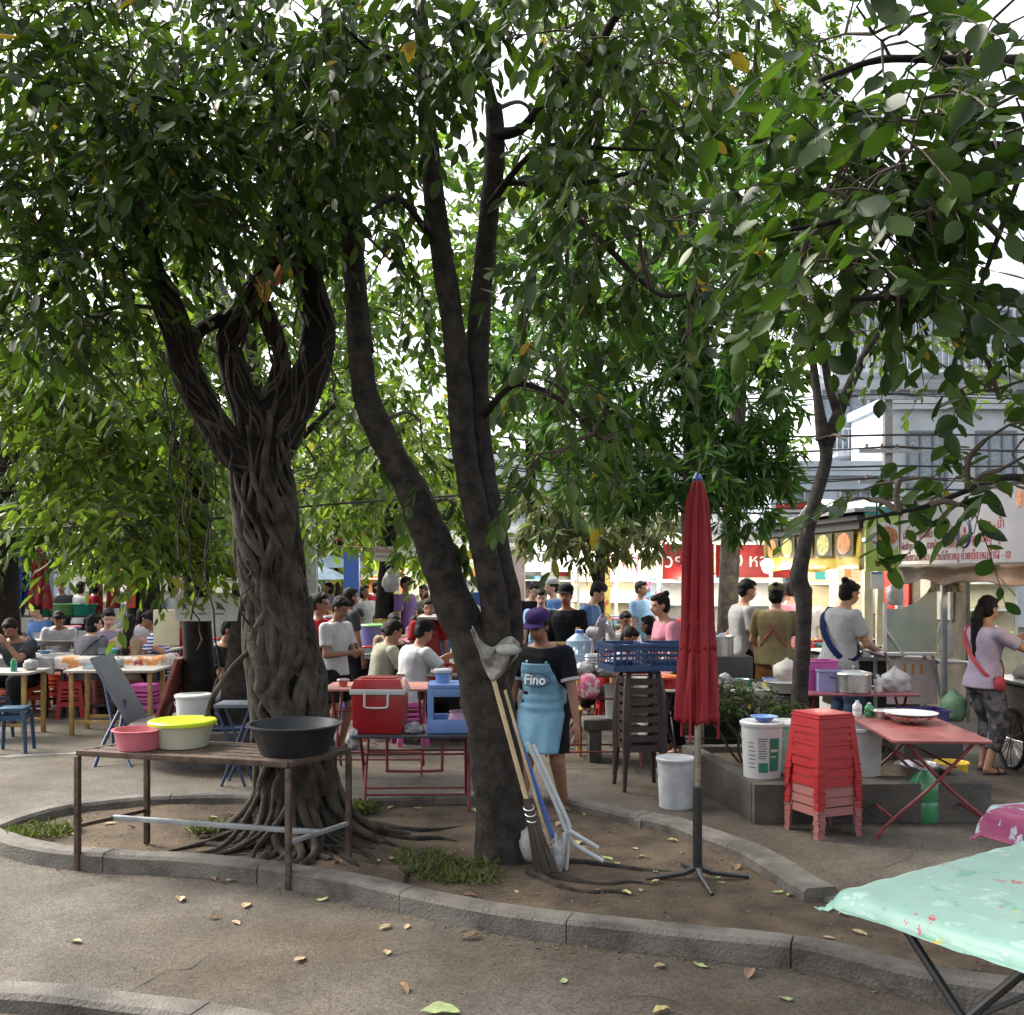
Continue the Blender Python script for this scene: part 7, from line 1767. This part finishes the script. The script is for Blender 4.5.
fan('light blue stand fan on the counter of the bright cream stall', (2.4, 17.9, .89), R(10), 1.35, SKYP, plastic('blade_red', (.6, .05, .15)))
boxy('plastic_box', 'orange-red box on the counter left of the light blue fan', 'box', (2.1, 17.95, .89), (.22, .2, .22), ORANGEP, taper=.85)
# on the red table
wj = bottle('water_bottle', 'big clear 20-litre water bottle with blue cap standing on the red table', 'bottle', (.64, 9.75, .86), .125, .4, M('water_blue', (.4, .55, .72), rough=.15, trans=.45, var=.03, bump=0), BLUEP, neck=.28, shoulder=.75)
for i, (x_, y_) in enumerate([(.72, 9.5), (.78, 9.52)]):
    t = thing('cup_stack', ['stack of white plastic cups beside the water bottle, left one', 'stack of white plastic cups beside the fan foot, right one'][i], 'cups', (x_, y_, .86)); 
    mb = MB(); mb.lathe([(.025, 0)] + [(.025 + .012 * (k % 2) + .001 * k, .01 + k * .014) for k in range(12)] + [(.036, .19), (.034, .19), (.0001, .185)], 16); mb.build('cups', WHITEP, t)
for i, (x_, y_, r_, lb) in enumerate([(.42, 9.5, .11, 'crumpled white bag on the left end of the red table'), (.66, 9.45, .08, 'white bag before the cup stacks on the red table'), (.86, 9.42, .08, 'white bag in front of the grey fan'), (1.05, 9.9, .12, 'heap of white bags behind the navy crates')]):
    blob('plastic_bag', lb, 'bag', (x_, y_, .86), (r_ * 1.2, r_, r_ * .8), BAGW, 60 + i, .35)
blob('plastic_bag', 'pink and white striped bag hanging off the red table edge', 'bag', (.7, 9.36, .66), (.1, .05, .12), M('pink_stripes', (.6, .12, .22), rough=.5, scale=20, c2=(.7, .6, .62), thr=(.45, .5)), 66, .25)
tub('bucket', 'white plastic bin under the right end of the red table', 'bin', (.98, 9.75, .42), .1, .09, .32, WHITEP)
bl = thing('concrete_bench', 'low concrete bench slab beneath the red table near the brown stools', 'bench', (1.05, 9.85, 0))
mb = MB(); mb.box((0, 0, .36), (.75, .36, .1)); mb.build('seat', CONC, bl, bevel=.015)
for sx in (-.26, .26): mb = MB(); mb.box((sx, 0, .155), (.12, .3, .31)); mb.build('leg', CONC, bl, bevel=.01)
ch = thing('chair', 'yellow-framed chair back behind the water bottle', 'chair', (.5, 10.2, 0))
for sx in (-.17, .17): mb = MB(); mb.tube([(sx, .12, 0), (sx, .14, .45), (sx, .2, 1.25)], .022, 8); mb.build('leg', YWOOD, ch)
mb = MB(); mb.box((0, .0, .45), (.38, .36, .03)); mb.build('seat', YWOOD, ch, bevel=.006); mb = MB(); mb.box((0, .19, 1.0), (.36, .03, .2)); mb.build('backrest', YWOOD, ch, bevel=.006)
for sx in (-.17, .17): mb = MB(); mb.tube([(sx, -.14, 0), (sx, -.14, .44)], .018, 8); mb.build('leg', YWOOD, ch)

# ---------------- left side tables and stools
def plain_table(label, loc, rz, w, d, h, top, leg, lt=.045, group=None):
    t = thing('dining_table', label, 'table', loc, rz, group)
    mb = MB(); mb.box((0, 0, h - .014), (w, d, .028)); mb.build('tabletop', top, t, bevel=.004)
    for sx in (-1, 1):
        for sy in (-1, 1): mb = MB(); mb.box((sx * (w / 2 - .07), sy * (d / 2 - .07), (h - .03) / 2), (lt, lt, h - .03)); mb.build('leg', leg, t, bevel=.004)
    for sy in (-1, 1): mb = MB(); mb.box((0, sy * (d / 2 - .07), .14), (w - .16, lt * .6, lt * .7)); mb.build('stretcher', leg, t)
    return t
def gp(px, s): a = at(px, s); return (a[0], a[1], 0)
plain_table('pale-topped table on yellow wooden legs in the open left middle, jar on it', gp(118, 88), R(2), 1.0, .6, .72, TABW, YWOOD)
plain_table('pale-topped table on yellow wooden legs cut by the left edge', gp(2, 90), R(0), .85, .6, .72, TABW, YWOOD)
plain_table('table under the fruit-patterned cloth in front of the seated group', gp(118, 78), R(0), 1.3, .7, .74, TABW, BLACKM)
plain_table('table under the plain white cloth at the left edge', gp(22, 78), R(0), 1.1, .9, .74, TABW, BLACKM)
plain_table('white-topped table farther off behind the man eating', gp(62, 66), R(0), .9, .6, .8, TABW, GALV)
plain_table('white-topped table at which the group sits, mostly hidden', gp(128, 71), R(0), 1.4, .6, .74, TABW, GALV)
plain_table('pale table between the two seated men and the forked trunk', gp(455, 92), R(0), 1.2, .7, .74, TABW, OLDWOOD)
plain_table('pale dining table farther back, crowded with bowls, in the middle', gp(375, 76), R(0), 1.4, .7, .76, TABW, BLACKM)
plain_table('third row table with a blue edge in the middle distance', gp(350, 62), R(0), 1.6, .7, .9, LBLUEP, BLACKM)
plain_table('long serving table in the middle distance stacked with red boxes', gp(365, 52), R(0), 2.2, .8, 1.0, TABW, BLACKM)
FRU = cloth_mat('fruit_cloth', (.6, .56, .5), [((.6, .25, .06), 3.2, .52, (1, 2, 0)), ((.3, .03, .08), 6, .58, (4, 1, 2)), ((.04, .07, .25), 3, .62, (9, 1, 1))], None)
p_ = gp(118, 78); drape('tablecloth', 'fruit-patterned cloth with orange and red blotches before the seated group', 1.3, .7, .745, p_, 0, FRU, hang=.14, seed=7)
p_ = gp(22, 78); drape('tablecloth', 'plain grey-white cloth hanging low over the left edge table', 1.1, .9, .745, p_, 0, cloth('white_table_cloth', (.45, .44, .44)), hang=.2, seed=9)
for px_, s_, z_, n_, wh, sd_, w_ in [(118, 88, .72, 2, 'on the yellow-legged table', 31, .3), (2, 90, .72, 5, 'on the table cut by the left edge', 32, .35), (22, 78, .77, 6, 'on the white-clothed table', 33, .45), (118, 78, .77, 4, 'on the fruit-patterned cloth', 34, .5), (128, 71, .74, 6, 'on the table of the seated group', 35, .55), (455, 92, .74, 5, 'on the table between the men and the forked trunk', 36, .45),
    (375, 76, .76, 10, 'on the second row table in the middle', 37, .6), (350, 62, .9, 12, 'on the blue-edged table in the middle', 38, .7), (365, 52, 1.0, 16, 'on the long serving table', 39, 1.0), (62, 66, .8, 3, 'on the farther white-topped table', 40, .4)]:
    x_, y_ = at(px_, s_); clutter(x_ - w_, x_ + w_, y_ - .2, y_ + .2, z_, n_, wh, .035, .09 if s_ > 70 else .15, sd_)
clutter(1.45, 2.75, 9.75, 10.2, .7, 12, 'on the crowded table behind the concrete planter', .04, .1, 41)
clutter(2.7, 3.35, 9.0, 9.2, .77, 3, 'at the back of the plum table', .03, .05, 42)
clutter(-1.55, -.85, 9.15, 9.45, .78, 2, 'on the red-edged table behind the cool box', .03, .05, 43)
clutter(1.1, 1.25, 9.65, 9.85, .86, 2, 'on the right end of the red table', .04, .06, 44)
bst = make_stool('plastic_stool', 'dark blue plastic stool nearest the viewer at the left edge', 'stool', plastic('petrol_blue', (.02, .08, .17)), w=.3, top=.25, h=.45, loc=gp(14, 99), rz=R(10), style='legs', group='dark blue stools at the left edge')
for px_, s_, lb, mm in []: pass
dup(bst, gp(-8, 92), R(-5), 'dark blue plastic stool half cut by the left edge behind the first')
os_ = make_stool('plastic_stool', 'orange plastic stool under the left edge table, right-hand one', 'stool', ORANGEP, w=.34, top=.26, h=.45, loc=gp(36, 76), rz=R(20), group='orange and pink stools among the left tables')
for px_, s_, lb, mm in [(16, 77, 'orange plastic stool under the left edge table, left-hand one', None), (88, 75, 'orange plastic stool left of the yellow-legged table', None), (101, 76, 'orange plastic stool directly behind the yellow-legged table', None), (78, 74, 'magenta plastic stool by the fruit cloth table leg', MAGP), (122, 74, 'red plastic stool between the yellow table legs', REDP), (133, 74, 'pink-red plastic stool right of the red one behind the yellow table', PINKP), (163, 76, 'magenta plastic stool under the man in stripes', MAGP), (172, 74, 'pale magenta stool just left of the straight planter trunk', MAGP), (92, 78.5, 'faded pink stool under the woman in grey', PINKOLD), (128, 78.5, 'faded pink stool under the woman in the tan top', PINKOLD),
                        (410, 95, 'magenta plastic stool under the white-shirted man', MAGP), (378, 92, 'orange plastic stool under the olive-shirted man', None)]:
    dup(os_, gp(px_, s_), R(random.uniform(-30, 30)), lb, mats={'orange_plastic': mm} if mm else None)
# folded tables leaning
def leaning_table(label, a, b, w, topm, legm, loc, legs):
    t = thing('folded_table', label, 'table', loc)
    mb = MB(); o_ = Vector(loc); A, B_ = Vector(a) - o_, Vector(b) - o_; bar(mb, A, B_, w, .035); mb.build('tabletop', topm, t, bevel=.004)
    for l_ in legs: mb = MB(); mb.tube([Vector(q) - o_ for q in l_], .018, 7); mb.build('leg', legm, t)
    return t
q = lambda x, y, Y: W(x, y, Y)
leaning_table('half-folded blue table tipped on edge left of the round planter', q(101, 656, 10.1), q(142, 728, 10.1), .5, M('slate_top', (.12, .14, .18), rough=.5), BLUEPAINT, (-4.0, 10.2, 0),
  [[q(104, 680, 10.1), q(112, 720, 10.0), q(113, 756, 9.8)], [q(112, 685, 10.4), q(125, 720, 10.4), q(126, 745, 10.4)], [q(125, 700, 10.0), q(105, 740, 9.7), q(94, 768, 9.5)], [q(125, 700, 10.0), q(118, 740, 9.7), q(131, 768, 9.5)]])
leaning_table('folded red table propped against the straight planter trunk', q(161, 724, 9.8), q(184, 657, 9.8), .45, REDTOP, DKRED, (-3.3, 9.8, 0), [[q(168, 722, 9.8), q(187, 668, 10.0)]])
# round planter seat
rp_ = thing('round_planter', 'round concrete seat planter around the straight and leaning trunks', 'planter', (-2.85, 9.95, 0))
mb = MB(); mb.lathe([(.62, 0), (.62, .24), (.8, .26), (.82, .28), (.82, .36), (.8, .37), (.45, .37), (.43, .34), (.43, .2)], 40); mb.build('ring', CONC, rp_, smooth=40)
mb = MB(); mb.lathe([(.44, .28), (.2, .31), (.0001, .32)], 24); mb.build('earth', SOIL, rp_)
boxy('wooden_board', 'blue-grey board lying on the round planter seat beside the white bucket', 'board', (-2.55, 9.35, .375), (.7, .2, .025), BLUEPAINT, R(5))
paint_bucket('white printed bucket standing on the round planter seat', (-2.93, 9.42, .375), .16, .3)
bt = thing('folding_stool', 'small folding table with a grey top and blue crossed legs beside the strangler fig', 'table', (-2.35, 8.75, 0))
mb = MB(); mb.box((0, 0, .68), (.32, .3, .03)); mb.build('tabletop', M('slate_top', (.12, .14, .18), rough=.5), bt, bevel=.004)
for sy in (-1, 1):
    for s in (-1, 1): mb = MB(); mb.tube([(s * .14, sy * .12, .66), (-s * .1 , sy * .12, 0)], .012, 7); mb.build('leg', BLUEPAINT, bt)
# paper strip with marks
st_ = thing('paper_strip', 'white paper strip with small black K marks pinned across the planter trunks', 'sign', W(209, 609, 9.55))
for k in range(4):
    mb = MB(); mb.box((-.235 + k * .158, 0, 0), (.155, .006, .225)); ps = mb.build('panel', PAPER, st_)
    if k < 3: text(st_, 'K', .075, INK, (-.22 + k * .158, -.006, .02), (PI / 2, 0, 0), bold=.002); mb = MB(); mb.box((-.22 + k * .158, -.006, -.045), (.09, .003, .008)); mb.build('printed_line', INK, st_)
boxy('notice_board', 'blank cream board standing left of the paper strip', 'board', (-4.05, 12, .95), (.3, .04, .42), STC)
# basins, parasols, box on the left
plain_table('high rack table holding the big green basins', gp(40, 57), 0, 2.2, .6, 1.06, BLACKM, BLACKM)
for px_, m_, lb, r_ in [(12, BLKP, 'big black basin on the rack at the left edge', .24), (42, GREENP, 'dark green basin on the rack, left of the light green one', .24), (64, LGREENP, 'light green basin in the middle of the rack', .25), (84, plastic('teal_plastic', (.04, .42, .33)), 'teal basin at the right end of the rack', .22)]:
    x_, y_ = at(px_, 57); tub('wash_basin', lb, 'basin', (x_, y_, 1.06), r_, r_ * .8, .2, m_, rim=.02)
x_, y_ = at(5, 55); tub('wash_basin', 'pink-red basin stacked above the black one at the left edge', 'basin', (x_, y_ , 1.27), .26, .2, .12, REDP, rim=.02)
CANB = cloth('blue_canopy', (.02, .07, .25), rough=.6); 
for px_, s_, top_, zb_, m_, lb in [(20, 60, 2.1, 1.25, CANB, 'furled blue parasol beyond the basins at far left'), (40, 60, 2.25, 1.2, CANR, 'furled dark red parasol right of the blue one at far left'), (113, 58, 2.15, 1.2, CANR, 'slimmer furled dark red parasol beside the shade tree')]:
    x_, y_ = at(px_, s_); closed_umbrella(lb, (x_, y_, 0), top_, zb_, .17 if px_ < 100 else .1, .14 if px_ < 100 else .09, m_, GALV, base=True, seed=px_, folds=6)
x_, y_ = at(131, 58); boxy('signal_box', 'bright orange-red box fixed on the dark shade tree trunk', 'box', (x_, y_, 1.2), (.13, .1, .42), ORANGEP)
# middle distance: pole, post, small sign, bag, tub, canopies
x_, y_ = at(311, 50); pl_ = thing('concrete_pole', 'grey square concrete utility pole with a crossarm behind the fig tree', 'pole', (x_, y_, 0)); mb = MB(); mb.box((0, 0, 1.7), (.26, .24, 3.4), taper=.85); mb.build('shaft', M('pole_conc', (.25, .25, .25), rough=.9), pl_); mb = MB(); mb.box((0, -.15, 3.1), (1.0, .08, .1)); mb.build('crossarm', GALV, pl_)
x_, y_ = at(352, 50); pl_ = thing('blue_post', 'bright blue square post among the far canopies', 'post', (x_, y_, 0)); mb = MB(); mb.box((0, 0, 1.1), (.3, .2, 2.2)); mb.build('shaft', BLUEP, pl_)
def canopy(label, px_, s_, zt, w, m_):
    x_, y_ = at(px_, s_); t = thing('canopy_parasol', label, 'parasol', (x_, y_, 0)); mb = MB(); mb.lathe([(w, zt - .28), (w * .5, zt - .12), (.0001, zt)], 8); mb.build('canopy', m_, t, smooth=0, thick=.01); mb = MB(); mb.tube([(0, 0, 0), (0, 0, zt)], .025, 8); mb.build('pole', GALV, t)
canopy('open pale blue market parasol left of the blue post', 332, 44, 2.2, .8, LBLA); canopy('second open pale blue parasol lower and nearer the fig', 322, 48, 1.95, .6, LBLA); canopy('open white parasol beyond the forked tree stems', 448, 45, 2.3, .7, STW); canopy('open faded teal parasol far at the left edge', 5, 42, 2.3, 1.0, LBLA)
sg = thing('small_sign', 'small white sign with red lettering hung before the paired trunk', 'sign', W(384, 554, 16.7)); mb = MB(); mb.box((0, 0, 0), (.32, .01, .24)); mb.build('panel', PAPER, sg); text(sg, 'ห้ามจอด', .085, REDINK, (0, -.008, .05), (PI / 2, 0, 0), bold=.001); text(sg, 'ก๋วยเตี๋ยวเรือ', .05, INK, (0, -.008, -.04), (PI / 2, 0, 0)); mb = MB(); mb.tube([(-.8, 0, .13), (0, -.006, .115), (1.2, 0, .16)], .004, 4); mb.build('string', WHITEP, sg)
blob('plastic_bag', 'white plastic bag hung on the paired trunk', 'bag', W(391, 592, 16.4), (.14, .1, .2), BAGW, 77, .3, knot=True, rz=.5)
x_, y_ = at(373, 76); tub('food_tub', 'blue-violet tub with a green lid among the middle tables', 'tub', (x_, y_ + .1, .77), .17, .15, .34, plastic('violet', (.14, .16, .42)), lid=True, lidmat=LGREENP)
for i, (px_, z_, c_) in enumerate([(345, .77, REDP), (352, .77, REDP), (358, .77, REDP), (338, .92, REDP)]):
    x_, y_ = at(px_, 76 if z_ < .9 else 62); boxy('food_box', ['low red box on the second row middle table, leftmost', 'red box next to it on the second row middle table', 'red box third along the second row middle table', 'red box on the blue-edged middle table'][i], 'box', (x_, y_ - .15, z_), (.1, .12, .07), c_)
blob('plastic_bag', 'white bags piled behind the forked trunk near the cloth sack', 'bag', W(468, 624, 8.5), (.14, .1, .1), BAGW, 81, .35, knot=True)
tub('wash_basin', 'navy basin behind the forked stems', 'basin', W(457, 612, 12), .22, .18, .18, NAVYP)
tub('wash_basin', 'bright blue basin right of the navy one between the stems', 'basin', W(473, 606, 12), .16, .13, .16, BLUEP)
x_, y_ = at(462, 85); plain_table('table carrying the blue basins between the forked stems', (x_, y_, 0), 0, 1.0, .7, 1.3, TABW, BLACKM)
# more standing lumber of the market: parked scooters are not visible; crates instead
for i in range(6):
    x_, y_ = at([302, 318, 436, 448, 60, 90][i], [60, 58, 66, 70, 54, 53][i]); crate(['red crate beyond the fig trunk, lower left', 'blue crate beyond the fig trunk, right of the red one', 'yellow crate beyond the forked trunk', 'green crate right of the yellow one beyond the forked trunk', 'white crate under the basin rack', 'orange crate right of the basin rack'][i], (x_, y_, 0 if i > 3 else .5), R(i * 7), (.5, .35, .3), [REDP, BLUEP, YELP, GREENP, WHITEP, ORANGEP][i])
    if i <= 3: boxy('wooden_box', ['low plinth under the red crate', 'low plinth under the blue crate', 'low plinth under the yellow crate', 'low plinth under the green crate'][i], 'box', (x_, y_, 0), (.7, .5, .5), STB, R(i * 7))
# ---------------- buildings
GLASSB = M('window_glass', (.26, .32, .38), rough=.12, spec=.8, var=.2, bump=0); RAIL = M('railing_white', (.5, .52, .55), rough=.5)
def building(label, x0, x1, Y, d, h, wall_, floors, bays, frame, glassy=False, rail=True, z0=0, name='apartment_building'):
    t = thing(name, label, 'building', ((x0 + x1) / 2, Y, 0)); w = x1 - x0; fh = h / floors
    mb = MB(); mb.box((0, d / 2, h / 2), (w, d, h)); mb.build('wall', wall_, t)
    mb = MB(); mb.box((0, d / 2 - .1, h + .15), (w + .3, d + .3, .3)); mb.build('parapet', wall_, t)
    for f in range(floors):
        mb = MB(); mb.box((0, -.1, f * fh + fh - .1), (w + .1, .24, .16)); mb.build('floor_band', wall_, t)
        for b in range(bays):
            bw = w / bays; x_ = -w / 2 + (b + .5) * bw; ww, wh_ = bw * (.86 if glassy else .55), fh * (.7 if glassy else .5)
            mb = MB(); zc = f * fh + fh * .5
            for s in (-1, 1): mb.box((x_ + s * ww / 2, -.05, zc), (.08, .12, wh_ + .08)); mb.box((x_, -.05, zc + s * wh_ / 2), (ww - .08, .12, .08))
            for k in range(1, 3): mb.box((x_ - ww / 2 + ww * k / 3, -.04, zc), (.05, .08, wh_ - .08))
            fr = mb.build('window', frame, t)
            mb = MB(); mb.box((x_, -.005, zc), (ww - .09, .02, wh_ - .09)); mb.build('pane', GLASSB, fr)
        if rail and f > 0:
            mb = MB(); z_ = f * fh - .0
            mb.box((0, -.9, z_), (w * .96, 1.5, .12)); mb.tube([(-w * .48, -1.6, z_ + .95), (w * .48, -1.6, z_ + .95)], .035, 5)
            for k in range(int(w / .22)): x_ = -w * .48 + k * .22; mb.tube([(x_, -1.6, z_ + .05), (x_, -1.6, z_ + .95)], .018, 4, cap=False)
            mb.build('balcony', RAIL, t)
    return t
BW1 = M('wall_white', (.72, .75, .8), rough=.8, var=.1, scale=1); BW2 = M('wall_grey', (.5, .54, .58), rough=.85, var=.12, scale=1); BW3 = M('wall_blue_grey', (.5, .58, .68), rough=.8, var=.1, scale=1); FRD = M('frame_dark', (.16, .18, .21), rough=.5); BW4 = M('wall_beige', (.42, .38, .3), rough=.85, scale=1)
building('tall white building with dark window grid and balcony rails behind the slim tree', 12.0, 21.5, 40, 8, 12.5, BW1, 4, 5, FRD, True)
building('grey box-fronted building lower down right behind the power cables', 12.6, 19.5, 34, 4, 7.4, BW2, 2, 3, FRD, False, False)
building('narrow blue-grey shophouse with louvred window left of the grey building', 8.6, 12.3, 34, 6, 5.2, BW3, 2, 2, RAIL, False, False)
building('beige shophouse closing the view at the right edge', 20, 28, 36, 8, 8.5, BW4, 3, 3, FRD, False, True)
building('long pale shophouse row behind the white stalls', -2.5, 8.4, 42, 8, 6.4, BW1, 2, 6, RAIL, False, True, name='shophouse_row')
building('distant teal-grey shophouse row at the far left', -34, -20, 50, 8, 6, BW3, 2, 7, FRD, False, False, name='shophouse_row')
building('distant white shophouse row behind the middle canopies', -19.5, -3, 52, 8, 6.5, BW4, 2, 8, RAIL, False, True, name='shophouse_row')
# flag on the house front
fg = thing('small_flag', 'small flag banner with red and white and green bands on the blue-grey shophouse', 'flag', W(791, 520, 30))
for k, m_ in enumerate([REDB, PAPER, M('flag_green', (.03, .25, .1)), PAPER, REDB]):
    mb = MB(); mb.box((0, 0, .4 - k * .2), (.9, .03, .2)); mb.build('band', m_, fg)
# power cables and pole
up = thing('utility_pole', 'grey utility pole with crossarms and insulators behind the stall roofs', 'pole', (9.9, 27, 0)); mb = MB(); mb.box((0, 0, 4), (.24, .24, 8), taper=.75); mb.build('shaft', M('pole_conc', (.25, .25, .25), rough=.9), up)
for z_ in (4.2, 5.0, 6.4): 
    mb = MB(); mb.box((0, -.15, z_), (1.6, .09, .1)); mb.build('crossarm', GALV, up)
    for k in (-.6, -.2, .2, .6): mb = MB(); mb.lathe([(.04, 0), (.06, .05), (.03, .08), (.05, .12), (.0001, .16)], 10, c=(k, -.15, z_ + .05)); mb.build('insulator', M('insulator', (.3, .2, .15), rough=.3), up)
CAB = M('cable_black', (.02, .02, .022), rough=.6, bump=0)
for k in range(12):
    z_ = [3.4, 3.6, 3.8, 4.0, 4.3, 4.3, 4.6, 5.1, 5.1, 5.4, 6.5, 6.5][k]; y_ = 26.6 + .1 * (k % 4); mb = MB(); sag = .25 + .1 * (k % 3)
    pts = [(lerp(-2, 9.9, t), y_, z_ + (.5 * (1 - t)) - sag * math.sin(PI * t)) for t in [i / 14 for i in range(15)]] + [(lerp(9.9, 24, t), y_ - 3 * t, z_ + .6 * t - sag * 1.3 * math.sin(PI * t)) for t in [i / 14 for i in range(1, 15)]]
    mb.tube(pts, .02 if k % 3 else .03, 5); o = mb.build('power_cable', CAB); tag(o, 'black overhead cable strung on the utility pole in front of the white building', 'cable', 'overhead cables before the white building')
mb = MB(); mb.tube(cat_rom([W(-60, 530, 9.2), W(170, 523, 9.1), W(290, 508, 9.1), W(420, 498, 9.5), W(520, 492, 10)], k=4), .011, 5); o = mb.build('overhead_wire', CAB); tag(o, 'thin black wire slung from trunk to trunk behind the fig tree', 'wire')
# far-off tree line
nb = 5200
P_ = np.zeros((nb, 3)); P_[:, 0] = rng.uniform(-60, 60, nb); hgt = 5 + 3.5 * np.sin(P_[:, 0] * .31) + 2 * np.sin(P_[:, 0] * .9 + 1); P_[:, 2] = rng.uniform(0, 1, nb) ** .8 * (hgt + 2); P_[:, 1] = 62 + rng.uniform(-2, 2, nb)
o = leaf_mesh('distant_trees', P_, rng.normal(0, 1, (nb, 3)), rng.normal(0, 1, (nb, 3)), rng.uniform(.8, 1.8, nb), .6, LF_MID, None, (0, 0, 0), hi=False); o['kind'] = 'stuff'

for px_, s_, lb, mm in [(300, 72, 'orange stool at the foot of the fig trunk, far side', None), (345, 80, 'red stool under the second row middle table', REDP), (360, 84, 'blue stool left of the olive-shirted man', BLUEP), (395, 70, 'red stool in the far row near the white bag tree', REDP), (436, 78, 'orange stool in the far row beside the forked trunk', None), (58, 74, 'orange stool between the two left tables', None), (70, 80, 'red stool just left of the yellow table legs', REDP), (145, 82, 'magenta stool in front of the round planter', MAGP), (610, 82, 'red stool behind the concrete bench', REDP)]:
    dup(os_, gp(px_, s_), R(random.uniform(-30, 30)), lb, mats={'orange_plastic': mm} if mm else None)
plain_table('dining table in the far row right of the fig trunk', gp(310, 68), R(3), 1.2, .6, .74, TABW, BLACKM)
plain_table('dining table in the far row behind the white bag tree', gp(420, 64), R(-3), 1.4, .6, .74, REDTOP, BLACKM)
plain_table('dining table behind the planter trunks', gp(235, 70), R(0), 1.3, .6, .74, TABW, BLACKM)
for px_, s_, n_, wh, sd_ in [(310, 68, 7, 'on the far row table right of the fig', 51), (420, 64, 8, 'on the far row red table', 52), (235, 70, 6, 'on the table behind the planter trunks', 53)]:
    x_, y_ = at(px_, s_); clutter(x_ - .5, x_ + .5, y_ - .2, y_ + .2, .74, n_, wh, .05, .1, sd_)

clutter(3.72, 3.95, 11.9, 14.0, .845, 16, 'on the counter beneath the yellow banner', .05, .11, 61)
clutter(4.75, 5.2, 8.2, 9.7, .815, 10, 'on the cart counter at the right edge', .04, .09, 62)
clutter(5.0, 5.15, 8.2, 9.7, 1.362, 7, 'on the middle shelf of the right-hand cart', .04, .07, 63)
lamp('warm bulb glowing under the brown canvas at the right edge', (4.75, 8.3, 1.98), 9, (1, .7, .38), .04)
lamp('warm bulb under the black awning midway along the yellow banner', (3.85, 12.4, 1.78), 12, (1, .85, .6), .05)  # extra bulb, added to extend the lighting along this stall
